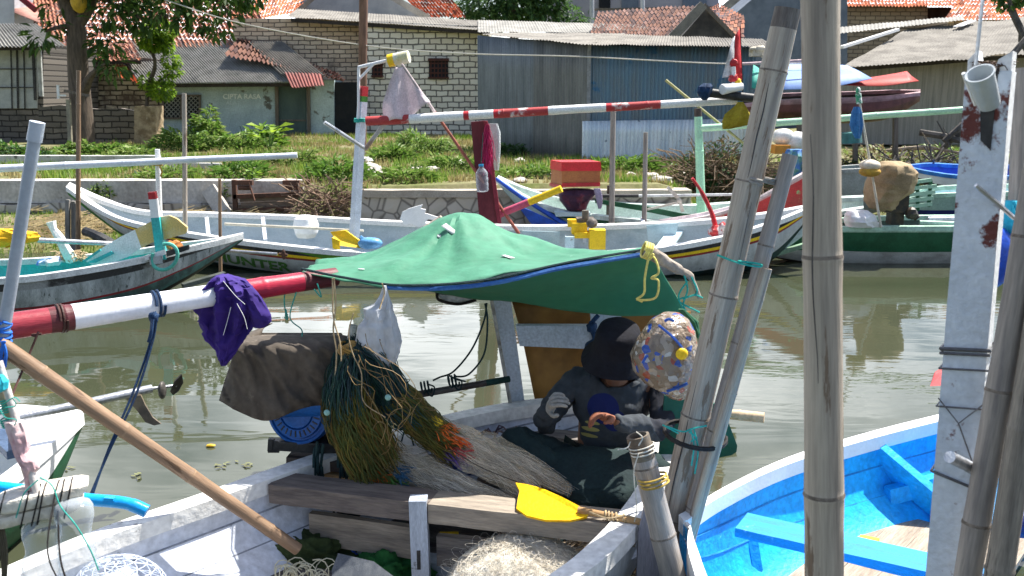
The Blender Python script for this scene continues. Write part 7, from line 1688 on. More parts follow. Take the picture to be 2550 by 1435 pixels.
for seq in ([(1640, 810), (1676, 840), (1700, 868)], [(1655, 800), (1666, 795), (1678, 800)], [(1652, 885), (1650, 905), (1652, 932)], [(1600, 905), (1608, 890), (1614, 886)], [(1660, 975), (1690, 965), (1712, 955)]):
    mb = MB(); mb.tube(bez([pt(x, y, 4.45) for x, y in seq], 4), .007, 6); part('blue_scrap', mb, mat('blue_scrap', (.03, .10, .42), rough=.35), t)
solo('green_board', slab_px([(1655, 985), (1790, 1008), (1802, 1020), (1836, 1110), (1834, 1126), (1822, 1134), (1740, 1150), (1640, 1138)], 4.95, .02), mat('dark_green_plastic', (.008, .085, .05), (.006, .07, .04), rough=.5, var=.06), 'dark green board with a rounded corner behind the leaning bamboos', 'board', smooth=False)
pole('bamboo_pole', pt(1700, 1020, 5.25), pt(1903, 1040, 5.1), .026, .029, [mat('fresh_tan_bamboo', (.62, .47, .30), (.50, .36, .22), rough=.5)], None, 'fresh tan bamboo end sticking out past the green board', 'pole', nodes=.22, n=14)
t = thing('yellow_paddle', 'yellow paddle blade with its wooden handle lying across the thwart', 'paddle', gp(1380, 1260, .56))
seq = [(1284, 1202, .60), (1312, 1206, .60), (1350, 1216, .60), (1400, 1238, .60), (1446, 1262, .59), (1468, 1276, .585), (1462, 1287, .57), (1420, 1296, .565), (1360, 1295, .565), (1312, 1284, .565), (1286, 1266, .57), (1290, 1240, .585), (1294, 1222, .595)]
ps = [gp(*q) for q in seq]; mb = MB(); k = len(ps); dn = V((0, .012, -.016)); mb.add(ps + [p + dn for p in ps], [list(range(k))[::-1], list(range(k, 2 * k))] + [[i, (i + 1) % k, (i + 1) % k + k, i + k] for i in range(k)])
part('blade', mb, mat('yellow_blade_paint', (.86, .50, .008), (.76, .38, .006), rough=.4, sc=6, lo=.5, hi=.66), t, smooth=False)
mb = MB(); mb.tube([gp(1440, 1270, .585), gp(1530, 1288, .58), gp(1605, 1302, .58)], .016, 9); part('handle', mb, WOODTAN, t)
mb = MB()
for px, py in ((1510, 1284), (1518, 1286), (1526, 1288), (1536, 1289), (1555, 1292)): rope_ring(mb, gp(px, py, .58), V((1, -.1, .1)), .018, .005, 1, .008)
mb.tube(bez([gp(1468, 1275, .6), gp(1510, 1290, .61), gp(1560, 1285, .61), gp(1604, 1296, .6)], 5), .004, 5)
solo('tan_twine', mb, TANROPE, 'tan cord wound round the paddle handle', 'cord')
# nets and gear in the bottom of the boat
t = thing('white_net_pile', 'big fluffy heap of white net in the bottom of the working boat', 'fishing net', gp(1310, 1480, .1))
cN = gp(1300, 1500, .12)
mb = MB(); mb.ell(cN, .36, .30, .30, 28, 16, jit=.12); part('net_core', mb, haze_net_mat('white_net_mass', (.88, .85, .76), .7, .98, .12), t)
mb = MB(); mb.ell(cN, .33, .27, .27, 28, 16, jit=.12); part('net_core', mb, mat('inner_net_mass', (.86, .83, .74), (.76, .73, .65), rough=.9, bump=.3), t)
rn = random.Random(8); mb = MB()
for i in range(1500):
    a = rn.random() * 6.28; th = rn.uniform(0, 1.5); pts = []
    for k in range(6):
        a += rn.uniform(-.25, .3); th = min(1.5, max(0, th + rn.uniform(-.16, .16))); r = 1.0 + rn.uniform(0, .05)
        pts.append(cN + V((math.sin(th) * math.cos(a) * .37, math.sin(th) * math.sin(a) * .31, math.cos(th) * .31)) * r)
    mb.tube(pts, .0007, 3)
for i in range(260):
    a = rn.random() * 6.28; th = rn.uniform(.1, 1.3); p = cN + V((math.sin(th) * math.cos(a) * .36, math.sin(th) * math.sin(a) * .30, math.cos(th) * .30)); R_ = rn.uniform(.012, .04); a0 = rn.random() * 6.28; o_ = V((rn.uniform(-1, 1), rn.uniform(-1, 1), rn.uniform(0, 1))) * .5
    mb.tube([p + (p - cN).normalized() * R_ * (.6 + math.sin(q * .7)) + V((math.cos(a0 + q * .7), math.sin(a0 + q * .7), 0)) * R_ + o_ * R_ for q in range(9)], .0006, 3)
part('net_threads', mb, MONO[0], t)
t = thing('tan_rope_pile', 'loose pile of tan net rope with coloured threads beside the white net heap', 'rope', gp(1470, 1420, .1))
rn = random.Random(18); mb = MB(); c_ = gp(1450, 1425, .15)
for i in range(240):
    a = rn.uniform(-.5, 1.2); p = c_ + V((rn.uniform(-.25, .2), rn.uniform(-.12, .16), rn.uniform(0, .12))); pts = [p]
    for k in range(6): a += rn.uniform(-.6, .6); pts.append(pts[-1] + V((math.cos(a) * .04, math.sin(a) * .03, rn.uniform(-.015, .015))))
    mb.tube(pts, .004, 4)
part('rope_strands', mb, mat('tan_net_rope', (.44, .34, .22), (.30, .22, .14), rough=.8), t)
for i, (x, y, m_) in enumerate(((1375, 1395, MATS['orange_thread']), (1412, 1398, mat('lime_thread', (.45, .48, .05))), (1392, 1415, MATS['violet_thread']), (1388, 1400, mat('red_thread', (1, 1, 1))))): part('coloured_tuft', tuft(gp(x, y, .30), 60, .08, None, i + 20, (1, -.2, .1)), m_, t)
mb = MB()
for a in ([(1360, 1345), (1420, 1330), (1480, 1342), (1530, 1350)], [(1440, 1330), (1500, 1325), (1540, 1340), (1585, 1320)], [(1290, 1370), (1350, 1378), (1400, 1345)]): mb.tube(bez([gp(x, y, .33) for x, y in a], 6), .006, 5)
solo('teal_rope', mb, mat('grey_teal_rope', (.20, .36, .32), (.3, .3, .2)), 'grey teal rope loops above the tan rope pile', 'rope')
t = thing('brown_net_tangle', 'tangle of thin brown line on the boards under the thwart', 'net', gp(1330, 1360, .2))
rn = random.Random(28); mb = MB(); c_ = gp(1310, 1350, .2)
for i in range(70):
    p = c_ + V((rn.uniform(-.14, .14), rn.uniform(-.06, .06), rn.uniform(-.03, .05))); R_ = rn.uniform(.015, .05); a0 = rn.random() * 6.28; tl = rn.uniform(-1, 1)
    mb.tube([p + V((math.cos(a0 + q * .6) * R_, math.sin(a0 + q * .6) * R_ * .6, math.sin(a0 + q * .6 + tl) * R_)) for q in range(10)], .0015, 3)
part('line', mb, mat('brown_line', (.22, .10, .06), (.15, .08, .05)), t)
OLIVE = mat('olive_green_cloth', (.045, .065, .02), (.03, .045, .014), rough=.9, sc=4, bump=.3)
mb = MB(); rn = random.Random(3)
solo('olive_cloth', heap(gp(735, 1396, .10), .40, .22, .19, 2.3, .30), OLIVE, 'crumpled olive green cloth under the foot of the brown bamboo pole', 'cloth', angle=0)
solo('green_cloth', heap(gp(960, 1440, .06), .24, .16, .15, 7.3, .35), mat('leaf_green_cloth', (.02, .13, .03), (.015, .09, .02), rough=.8), 'leaf green cloth crumpled behind the slate plank', 'cloth', angle=0)
mb = MB(); ps = [gp(842, 1378, .30), gp(930, 1398, .32), gp(1000, 1450, .32), gp(830, 1500, .16), gp(826, 1420, .24)]; mb.add(ps + [p - V((0, -.01, .03)) for p in ps], [[0, 1, 2, 3, 4], [9, 8, 7, 6, 5]] + [[i, i + 5, (i + 1) % 5 + 5, (i + 1) % 5] for i in range(5)])
solo('slate_plank', mb, mat('slate_painted_wood', (.085, .095, .11), (.14, .15, .16), rough=.7, sc=4, st=(5, 1, 5), spot=(.55, .6, .6), spot_sc=7, spot_at=.68), 'slate grey painted plank end with chipped edges in the boat bottom', 'plank', smooth=False)
mb = MB(); rn = random.Random(14)
for i in range(34):
    p = gp(rn.uniform(700, 830), rn.uniform(1422, 1450), .17); R_ = rn.uniform(.03, .07); a0 = rn.random() * 6.28; ax_ = rn.uniform(-1, 1)
    mb.tube([p + V((math.cos(a0 + q * .5) * R_, math.sin(a0 + q * .5) * R_ * .5, math.sin(a0 + ax_ + q * .5) * R_)) for q in range(9)], .003, 4)
solo('cream_line_tangle', mb, mat('cream_line', (.68, .62, .42), (.5, .5, .4)), 'loose tangle of cream line at the bottom of the boat', 'line')
mb = MB(); mb.beam(gp(560, 1448, .12), gp(700, 1440, .12), .08, .05); solo('red_bar', mb, mat('dark_red_bar', (.22, .02, .03)), 'dark red painted bar lying in the boat bottom', 'bar', smooth=False)
solo('blue_cloth', heap(gp(880, 1395, .06), .18, .12, .12, 4.4, .35), BLUE, 'small blue cloth behind the slate plank', 'cloth', angle=0)
t = thing('loose_bottle', 'clear plastic bottle lying against the inner side of the working boat', 'bottle', gp(600, 1430, .12))
bottle(t, gp(600, 1440, .1), gp(632, 1312, .34), .048, CLEARP, BCAP)
mb = MB(); c_ = gp(300, 1480, .45)
for i in range(11):
    ph = math.pi * i / 11
    for sg in (1, -1):
        pts = [c_ + V((math.cos(ph * 2 + sg * q * .14) * .20 * math.cos(q / 12 * 1.4), math.sin(ph * 2 + sg * q * .14) * .14 * math.cos(q / 12 * 1.4), .16 * math.sin(q / 12 * 1.5))) for q in range(13)]; mb.tube(pts, .0022, 4)
for q in range(2, 12, 2):
    rr_ = .20 * math.cos(q / 12 * 1.4); mb.tube([c_ + V((math.cos(k * .4) * rr_, math.sin(k * .4) * rr_ * .7, .16 * math.sin(q / 12 * 1.5))) for k in range(17)], .002, 4)
solo('net_trap', mb, mat('pale_blue_mesh', (.60, .66, .76), (.5, .56, .68)), 'dome of pale blue mesh at the near side of the working boat', 'net trap')

# ================================================================== bright blue boat
bb = thing('blue_boat', 'bright blue open boat with a broad white gunwale and plank floor', 'boat', (2.2, 4.2, 0))
hull(bb, [(gp(a, b, ZG), gp(c, e, ZG), z) for a, b, c, e, z in ((1712, 1318, 1694, 1296, .1), (1722, 1400, 1800, 1226, -.1), (1800, 1560, 1960, 1150, -.16), (2100, 1760, 2150, 1090, -.18), (2500, 1800, 2345, 1040, -.18), (2900, 1640, 2560, 990, -.16), (3300, 1400, 2800, 950, -.1))],
     [(0, 0), (.3, 1)], [WHITE_CLEAN, BRIGHTBLUE], BRIGHTBLUE, WHITE_CLEAN, k=6, th=.06, floor=.14, pw=3.2, rim_w=.11, rim_h=.06, seams=mat('blue_seam', (.01, .17, .42), (.02, .28, .6), rough=.7, sc=5))
def bl(*q): return gp(*q)
for (a, b, w_) in (((2170, 1118, .46), (2420, 1330, .06), .17), ((1850, 1240, .42), (1880, 1420, .08), .10), ((2460, 1020, .46), (2620, 1240, .1), .14)):
    p, q = gp(*a), gp(*b); mb = MB(); mb.beam(p, q, .05, w_, up=V((0, -.5, .8))); part('rib', mb, BRIGHTBLUE, bb, smooth=False)
xbeam('thwart', gp(1846, 1306, .42), gp(2460, 1446, .42), .20, .045, mat('blue_painted_plank', (.02, .30, .66), (.03, .20, .46), rough=.55, sc=3, st=(1, 7, 7), lo=.4, hi=.7, spot=(.2, .45, .7), spot_sc=4, spot_at=.64), bb)
xbeam('stringer', gp(2210, 1235, .22), gp(2420, 1180, .30), .06, .10, BRIGHTBLUE, bb)
FLR = mat('tan_floor_plank', (.38, .32, .25), (.26, .21, .16), rough=.8, sc=2.5, st=(1, 9, 9), bump=.4, bsc=14)  # plain tan plank colour with grain
for i in range(5):
    p, q = gp(2010 + i * 62, 1470 - i * 30, .09), gp(2290 + i * 80, 1265 + i * 10, .09)
    p = gp(1950, 1500, .09).lerp(gp(2500, 1560, .09), i / 5); q = gp(2200, 1285, .09).lerp(gp(2620, 1350, .09), i / 5)
    xbeam('floor_plank', p, q, .165, .03, FLR, bb)
mb = MB(); a = gp(2165, 1345, .2); mb.beam(gp(2140, 1342, .17), gp(2188, 1352, .17), .05, .03); solo('lime_block', mb, mat('lime_plastic', (.38, .50, .04)), 'small lime green block on the blue boat floor', 'block', smooth=False)
t = thing('orange_crate', 'orange wooden crate end standing in the blue boat', 'crate', gp(2560, 1260, .1))
for i in range(3):
    mb = MB(); p, q = pt(2528, 1180 + i * 38, 3.9), pt(2700, 1150 + i * 38, 4.0); mb.beam(p, q, .03, .05); part('slat', mb, mat('orange_wood', (.55, .26, .10), (.42, .2, .08), rough=.7), t, smooth=False)
mb = MB(); mb.beam(pt(2531, 1160, 3.93), pt(2531, 1280, 3.93), .04, .05, up=V((0, 1, 0))); part('corner_post', mb, mat('orange_wood', (1, 1, 1)), t, smooth=False)
solo('navy_bundle', drape([(1278, 2516, 2600, .06), (1296, 2508, 2610, .12), (1318, 2508, 2610, .12), (1334, 2520, 2600, .05)], 3.6, folds=5, fold=.12, seed=71), NAVY, 'navy cloth bundle on the floor near the orange crate', 'cloth')

# ================================================================== bamboo poles and posts in front
pole('leaning_bamboo', pt(1640, 1330, 4.32) - V((.05, 0, .55)), pt(1964, 22, 4.30), .071, .057, ring=NODE, mats= [BAMBOO2, mat('dark_cut_end', (.12, .10, .09), (.2, .18, .16), rough=.9, sc=9, st=(3, 3, .4))], label='thickest grey bamboo leaning between the two boats', cat='bamboo', nodes=.52, n=22, node_up=.05, hollow=True, bands=[(0, 0), (.972, 1)], first=.35)
pole('leaning_bamboo', pt(1690, 1300, 4.22) - V((.05, 0, .5)), pt(1968, 385, 4.25), .040, .034, ring=NODE, mats= [BAMBOO], label='thin dark bamboo lashed beside the thickest leaning bamboo', cat='bamboo', nodes=.42, n=14, node_up=.06)
pole('split_bamboo', pt(1712, 1240, 4.18) - V((.03, 0, .4)), pt(1908, 668, 4.2), .030, .026, [mat('pale_split_bamboo', (.42, .36, .28), (.22, .18, .15), rough=.7, sc=5, st=(8, 8, .4))], None, 'short split bamboo tied outside the thin dark bamboo', 'bamboo', nodes=.4, n=10, hollow=True)
pole('bamboo_stump', pt(1712, 1445, 3.78) - V((-.16, 0, .8)), pt(1588, 1085, 3.85), .062, .049, ring=NODE, mats= [BAMBOO, mat('rotten_bamboo_end', (.13, .10, .075), (.2, .17, .13), rough=.9, sc=9)], label='hollow broken bamboo stump with string round its top', cat='bamboo', nodes=.33, n=18, node_up=.05, hollow=True, bands=[(0, 0), (.93, 1)], first=.2)
mb = MB(); sa = pt(1712, 1445, 3.78); sb = pt(1588, 1085, 3.85); ax_ = (sb - sa)
rope_ring(mb, pt(1600, 1118, 3.84), ax_, .052, .003, 3, .015); mb.tube(bez([pt(1570, 1100, 3.79), pt(1562, 1115, 3.78), pt(1538, 1120, 3.76)], 4), .003, 4)
mb.tube(bez([pt(1584, 1075, 3.8), pt(1600, 1090, 3.79), pt(1590, 1110, 3.79)], 4), .003, 4); mb.tube(bez([pt(1590, 1130, 3.78), pt(1578, 1180, 3.77), pt(1586, 1260, 3.76), pt(1580, 1300, 3.76)], 5), .003, 4)
solo('pale_string', mb, mat('pale_string', (.62, .58, .50)), 'pale string tied round the broken bamboo stump', 'string')
mb = MB(); rope_ring(mb, pt(1628, 1196, 3.82), ax_, .056, .005, 3, .016); solo('ochre_binding', mb, mat('ochre_cord', (1, 1, 1)), 'ochre cord binding lower on the broken stump', 'cord')
axb = pt(1964, 22, 4.3) - pt(1640, 1330, 4.32)
mb = MB(); rope_ring(mb, pt(1892, 448, 4.3), axb, .072, .007, 2, .014); solo('grey_binding', mb, mat('grey_cord', (.34, .31, .27)), 'grey cord ring high on the thickest leaning bamboo', 'cord')
mb = MB()
c1 = pt(1705, 1082, 4.3); c2 = pt(1758, 1092, 4.22); um = V((1, 0, .1))
lp = []
for i in range(41):
    an = 2 * math.pi * i / 20; r_ = 1.03
    c_ = c1.lerp(c2, .5); lp.append(c_ + V((math.cos(an) * .145, math.sin(an) * .105, math.sin(an) * .03 - math.cos(an) * .02 + i * .0004)))
mb.tube(lp, .008, 6); solo('black_binding', mb, BLACKROPE, 'black cord binding the leaning bamboos together above the stump', 'cord')
mb = MB()
for a in ([(1660, 1062), (1700, 1075), (1722, 1068), (1760, 1060)], [(1720, 1070), (1728, 1110), (1722, 1160)], [(1728, 1068), (1738, 1120), (1730, 1180)], [(1715, 1075), (1735, 1090), (1720, 1100)], [(1650, 1058), (1690, 1080)]): mb.tube(bez([pt(x, y, 4.17) for x, y in a], 6), .004, 5)
solo('teal_lashing', mb, TEALROPE, 'teal cord knotted over the black binding on the leaning bamboos', 'cord')
mb2 = MB(); mb2.tube(bez([pt(1786, 635, 4.2), pt(1840, 655, 4.16), pt(1890, 664, 4.16), pt(1892, 658, 4.16), pt(1838, 650, 4.16)], 5), .005, 5)
solo('teal_binding', mb2, TEALROPE, 'teal cord strung higher up across the leaning bamboos', 'cord')
pole('upright_bamboo', pt(2102, 1500, 2.02) - V((-.02, 0, .9)), pt(2042, -120, 2.12), .047, .039, ring=NODE, mats= [BAMBOO2], label='tall upright grey bamboo with a long dark crack', cat='bamboo', nodes=.54, first=1.05, n=26, node_up=.045)
ub0, ub1 = pt(2102, 1500, 2.02), pt(2042, -120, 2.12)
mb = MB(); mb.tube([pt(2018 + 16 * t_ + 4 * math.sin(t_ * 8), 335 + 620 * t_, 2.035 - .01 * t_) for t_ in [i / 12 for i in range(13)]], [.0006 + .0012 * math.sin(math.pi * i / 12) for i in range(13)], 4); bpy.data.objects['upright_bamboo']
part('crack', mb, BLACK, bpy.data.objects['upright_bamboo'])
lb = bpy.data.objects['leaning_bamboo']
for k_, (z0, z1, an) in enumerate(((.55, 1.35, -1.9), (1.5, 2.2, -1.2), (2.3, 2.75, -1.7))):
    mb = MB(); M_ = WM[lb.name]; pts = []
    for i in range(13):
        z = z0 + (z1 - z0) * i / 12; r = .071 - .014 * z / 3.1; a_ = an + .05 * math.sin(i * .9)
        v = min((M_ @ V((math.cos(q) * r, math.sin(q) * r, z)) for q in [x * .1 for x in range(63)]), key=lambda p: (p - CAM).length)
        side_ = (M_ @ V((0, 0, z))); d_ = (v - side_); ax_2 = (M_ @ V((0, 0, 1)) - M_ @ V((0, 0, 0))).normalized(); d2 = Matrix.Rotation((an + 1.6) * 1.4 + .03 * math.sin(i), 4, ax_2) @ d_
        pts.append(side_ + d2 * 1.01)
    mb.tube(pts, [.0008 + .0022 * math.sin(math.pi * i / 12) for i in range(13)], 4); part('crack', mb, BLACK, lb)
# grey hull plank between the boats
solo('grey_plank', slab_px([(1608, 1250), (1628, 1262), (1640, 1340), (1648, 1520), (1582, 1520), (1590, 1330)], 4.05, .03), mat('lavender_grey_board', (.30, .29, .33), (.20, .19, .22), rough=.7, sc=3, st=(6, 6, .5)), 'upright lavender grey plank jammed beside the bamboo stump', 'plank', smooth=False)

# white painted post with rusty flaking paint
t = thing('white_post', 'white painted post with dark red flaking patches and a broken top', 'post', pt(2340, 1500, 2.5))
FLAKE = mat('shade_tinted_flaking_white', (.62, .68, .76), (.52, .58, .66), rough=.6, sc=4, spot=(.13, .035, .03), spot_sc=4.2, spot_at=.56, bump=.3, bsc=50, var=.1)  # flaking white with the bluish shade of the front face in its colour
FLAKE2 = mat('lit_side_white', (.74, .75, .76), (.62, .63, .64), rough=.6, sc=4, spot=(.25, .08, .07), spot_sc=9, spot_at=.66)  # lighter copy of the white, sunlight painted into the side face
p0, p1 = pt(2352, 1560, 2.46), pt(2468, 180, 2.5)
p0 = p0 + (p0 - p1) * .6
dr = (p1 - p0).normalized(); xx = V((.83, -.55, 0)); xx = (xx - dr * xx.dot(dr)).normalized(); yy = dr.cross(xx)
if yy.y < 0: yy = -yy
def wp(s, a, b): return p0.lerp(p1, s) + xx * a + yy * b
mb = MB()
W_ = .105; T_ = .085; rings = []
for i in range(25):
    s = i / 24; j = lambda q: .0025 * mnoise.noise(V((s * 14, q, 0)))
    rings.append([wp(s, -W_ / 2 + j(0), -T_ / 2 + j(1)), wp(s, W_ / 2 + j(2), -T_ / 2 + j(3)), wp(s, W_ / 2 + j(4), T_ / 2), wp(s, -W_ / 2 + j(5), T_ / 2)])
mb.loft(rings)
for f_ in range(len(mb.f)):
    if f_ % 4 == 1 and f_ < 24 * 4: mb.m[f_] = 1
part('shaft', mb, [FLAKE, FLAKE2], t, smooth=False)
mb = MB(); mb.hexa([wp(1, -.05, -.04), wp(1, -.02, -.04), wp(1, -.02, .04), wp(1, -.05, .04), wp(1.012, -.05, -.04), wp(1.022, -.03, -.04), wp(1.022, -.03, .04), wp(1.012, -.05, .04)])
mb.hexa([wp(1, .01, -.04), wp(1, .05, -.04), wp(1, .05, .04), wp(1, .01, .04), wp(1.012, .02, -.04), wp(1.02, .05, -.04), wp(1.02, .05, .04), wp(1.012, .02, .04)])
part('broken_top', mb, FLAKE2, t, smooth=False)
mb = MB(); mb.hexa([wp(.93, -.005, -.0455), wp(.92, .02, -.0455), wp(.92, .02, -.04), wp(.93, -.005, -.04), wp(1.003, -.02, -.0455), wp(1.003, .022, -.0455), wp(1.003, .022, -.04), wp(1.003, -.02, -.04)]); part('dark_notch', mb, BLACK, t, smooth=False)
mb = MB(); mb.tube([wp(.885, -.0, -.10), wp(.865, .05, -.055), wp(.85, .085, -.02)], .006, 7); part('nail', mb, STEEL, t)
mb = MB(); mb.tube([wp(.60, .0, -.16), wp(.585, .03, -.09), wp(.57, .07, -.045)], .016, 12); part('bolt', mb, STEEL, t)
mb = MB(); a_ = p0.lerp(p1, .98)
mb.tube([wp(1.0, -.03, -.05), wp(1.09, -.025, -.05)], .005, 6); part('wire_pin', mb, STEEL, t)
def sq_ring(mb, s, r=.003, tilt=0.0):
    o_ = .006; c_ = [wp(s, -W_ / 2 - o_, -T_ / 2 - o_), wp(s + tilt, W_ / 2 + o_, -T_ / 2 - o_), wp(s + tilt, W_ / 2 + o_, T_ / 2 + o_), wp(s, -W_ / 2 - o_, T_ / 2 + o_)]
    mb.tube(c_ + [c_[0]], r, 6)
mb = MB()
for s, r in ((.705, .0055), (.700, .004), (.683, .003), (.64, .0025)): sq_ring(mb, s, r, .004)
sq_ring(mb, .565, .004, -.012); mb.tube([wp(.65, -.055, -.052), wp(.625, .0, -.054), wp(.65, .055, -.052)], .002, 4); mb.tube([wp(.625, .0, -.054), wp(.575, .05, -.054)], .002, 4)
solo('wire_bindings', mb, mat('grey_wire', (.15, .15, .16), rough=.5, metal=.4), 'grey wires wound round the white post', 'wire')
t = thing('plastic_cup', 'white plastic cup tied upside at the top of the white post', 'cup', pt(2450, 270, 2.42))
ca, cb = pt(2464, 262, 2.40), pt(2440, 182, 2.36); u, w, a = frame(cb - ca); L_ = (cb - ca).length
mb = MB(); prof = [(0, .018), (.0, .025), (.05, .026), (.9, .031), (.97, .034), (1.0, .034), (1.0, .030), (.9, .028), (.1, .023), (.1, .01)]
mb.loft([[ca + a * (z * L_) + (u * math.cos(2 * math.pi * k / 24) + w * math.sin(2 * math.pi * k / 24)) * r for k in range(24)] for z, r in prof]); part('cup', mb, mat('milky_plastic', (.52, .56, .58), (.42, .46, .48), rough=.4, var=.06), t, angle=50)
mb = MB(); mb.tube([ca + w * .0 + u * .034 + a * 0, cb + u * .04], .005, 7); part('side_rod', mb, WHITE_CLEAN, t)
rn = random.Random(4); mb = MB()
for i in range(160):
    p = wp(1.005, rn.uniform(-.03, .03), rn.uniform(-.05, .01)); q = p + V((rn.uniform(-.03, .03), rn.uniform(-.02, .02), rn.uniform(-.02, .015))); mb.tube([p, (p + q) / 2 + V((rn.uniform(-.01, .01), 0, .006)), q], .0012, 3)
solo('fibre_tuft', mb, mat('brown_fibre', (.10, .05, .025), (.05, .03, .02)), 'tuft of brown fibre caught on top of the white post', 'fibre')
mb = MB(); mb.ell(pt(2452, 640, 2.62), .085, .06, .095, 18, 12); solo('blue_float', mb, mat('blue_float_plastic', (.01, .06, .42), (.01, .05, .35), rough=.35), 'round deep blue float hung behind the white post', 'float')
mb = drape([(500, 2506, 2534, .03), (530, 2500, 2545, .08), (560, 2502, 2545, .08), (598, 2508, 2535, .04)], 2.64, folds=4, fold=.2, seed=81); solo('cyan_rag', mb, mat('cyan_cloth', (.02, .36, .50), (.02, .28, .42), rough=.8), 'cyan rag behind the white post beside the dark bamboo', 'rag')
pole('dark_bamboo', pt(2402, 1500, 2.3) - V((.05, 0, .8)), pt(2640, 60, 2.40), .037, .030, ring=NODE, mats= [BAMBOO], label='dark stained bamboo leaning against the white post', cat='bamboo', nodes=.36, n=16, node_up=.06)
pole('dark_bamboo', pt(2478, 1500, 2.2) - V((.03, 0, .8)), pt(2690, 100, 2.36), .036, .030, [mat('stained_bamboo', (.27, .24, .20), (.13, .115, .10), rough=.7, sc=4, st=(6, 6, .5), spot=(.05, .04, .035), spot_sc=5, spot_at=.6, spot_st=(7, 7, .5))], None, 'darkest bamboo at the edge beyond the leaning dark bamboo', 'bamboo', nodes=.36, n=16, node_up=.06)
pole('grey_stake', pt(2528, 640, 2.66), pt(2548, 170, 2.7), .024, .022, [BAMBOO], None, 'grey stake standing close behind the white post', 'stake', n=10)

# ================================================================== left side: small white boat, shaft, marker float
g_ = thing('white_boat', 'small white boat with a pointed bow and green lower hull', 'boat', gp(60, 1120, 0))
hull(g_, [(gp(a, b, .5), gp(c, e, .5), z) for a, b, c, e, z in ((208, 1036, 205, 1031, .44), (150, 1090, 120, 1022, .15), (85, 1145, 40, 1016, -.05), (-40, 1240, -60, 1018, -.12), (-260, 1400, -200, 1040, -.12), (-500, 1600, -420, 1080, -.1))],
     [(0, 1), (.06, 0), (.38, 2)], [WHITE_CLEAN, BLACK, DKGREEN], WHITE_CLEAN, WHITE_CLEAN, k=5, th=.05, floor=.14, rim_w=.09, pw=2.2)
mb = MB(); ps = [gp(206, 1034, .52), gp(82, 1142, .52), gp(42, 1080, .52), gp(40, 1018, .52), gp(120, 1024, .52)]; mb.add(ps + [p - V((0, 0, .02)) for p in ps], [[4, 3, 2, 1, 0], [5, 6, 7, 8, 9]] + [[i, (i + 1) % 5, (i + 1) % 5 + 5, i + 5] for i in range(5)]); part('fore_deck', mb, WHITE_CLEAN, g_, smooth=False)
mb = MB(); mb.beam(gp(-10, 1080, .40), gp(40, 1130, .40), .1, .05); part('thwart', mb, mat('slate_blue_board', (.06, .10, .18)), g_, smooth=False)
t = thing('propeller_shaft', 'long steel propeller shaft with a two bladed propeller held above the water', 'propeller shaft', pt(200, 1000, 5.4))
pole('tube', pt(20, 1046, 5.15), pt(378, 968, 5.6), .024, .026, [STEEL], t, n=14)
pole('rod', pt(378, 968, 5.6), pt(440, 960, 5.68), .010, .010, [STEEL], t, n=10)
RUB = mat('dark_worn_metal', (.05, .045, .04), (.12, .11, .10), rough=.5, sc=9, metal=.3)
mb = MB(); mb.ell(pt(404, 972, 5.62), .022, .045, .055, 14, 10); part('collar', mb, RUB, t)
mb = MB(); mb.add([pt(424, 976, 5.66), pt(436, 948, 5.64), pt(452, 932, 5.66), pt(456, 952, 5.7), pt(444, 974, 5.7), pt(430, 984, 5.7)], [(0, 1, 2, 3, 4, 5)]); part('blade', mb, RUB, t, thick=.008, smooth=False)
mb = MB(); a_ = slab_px([(308, 990), (350, 984), (362, 1010), (380, 1040), (401, 1056), (384, 1060), (362, 1052), (342, 1024), (322, 1002)], 5.52, .012); part('skeg', a_, mat('tan_metal_fin', (.20, .16, .11), (.09, .075, .06), rough=.6, sc=6), t, smooth=False)
mb = MB(); mb.tube(bez([pt(-60, 1206, 3.5), pt(60, 1222, 3.5), pt(200, 1242, 3.5), pt(290, 1250, 3.5), pt(330, 1258, 3.5), pt(366, 1274, 3.5)], 6), [.024] * 18 + [.024] * 6 + [.026] * 7, 12); mb.beam(pt(262, 1240, 3.48), pt(286, 1242, 3.48), .03, .012)
solo('blue_outrigger', mb, mat('glossy_sky_blue', (.01, .36, .80), (.01, .28, .66), rough=.3, var=.05), 'sky blue curved outrigger tip over the water behind the foam float', 'outrigger')
# marker: foam float with bottles
m_ = thing('foam_marker', 'marker float of two lashed white foam slabs', 'float', pt(100, 1310, 2.3))
FOAM = mat('dirty_white_foam_slab', (.72, .68, .60), (.55, .50, .42), rough=.9, sc=5, bump=.5, bsc=45, spot=(.3, .26, .2), spot_sc=9, spot_at=.68)
def soft_slab(c_, x, y, z, seed):
    """foam slab with rounded worn edges; x y z are half axes"""
    mb = MB(); n = 18; rings = []
    for i in range(13):
        s = -1 + 2 * i / 12; e_ = (1 - abs(s) ** 7) ** .4 if abs(s) < 1 else .55
        e_ = max(e_, .6); rg = []
        for k in range(n):
            an = 2 * math.pi * k / n; cx, cy = math.cos(an), math.sin(an); q = (abs(cx) ** 5 + abs(cy) ** 5) ** (-.2)
            p = V(c_) + x * s + y * (cx * q * e_) + z * (cy * q * e_); rg.append(p + (y.normalized() + z.normalized()) * .004 * mnoise.noise(p * 16 + V((seed, 0, 0))))
        rings.append(rg)
    return mb.loft(rings)
xv = (pt(215, 1226, 2.34) - pt(-20, 1276, 2.26)) / 2; yv = V((-.02, .05, .0)); zv = V((.006, .0, .0195))
cm = pt(98, 1248, 2.30)
part('foam_slab', soft_slab(cm + zv * 1.05, xv, yv, zv, 1), FOAM, m_); part('foam_slab', soft_slab(cm - zv * 1.05, xv * .97, yv * .95, zv, 2), FOAM, m_)
mb = MB()
rn = random.Random(12)
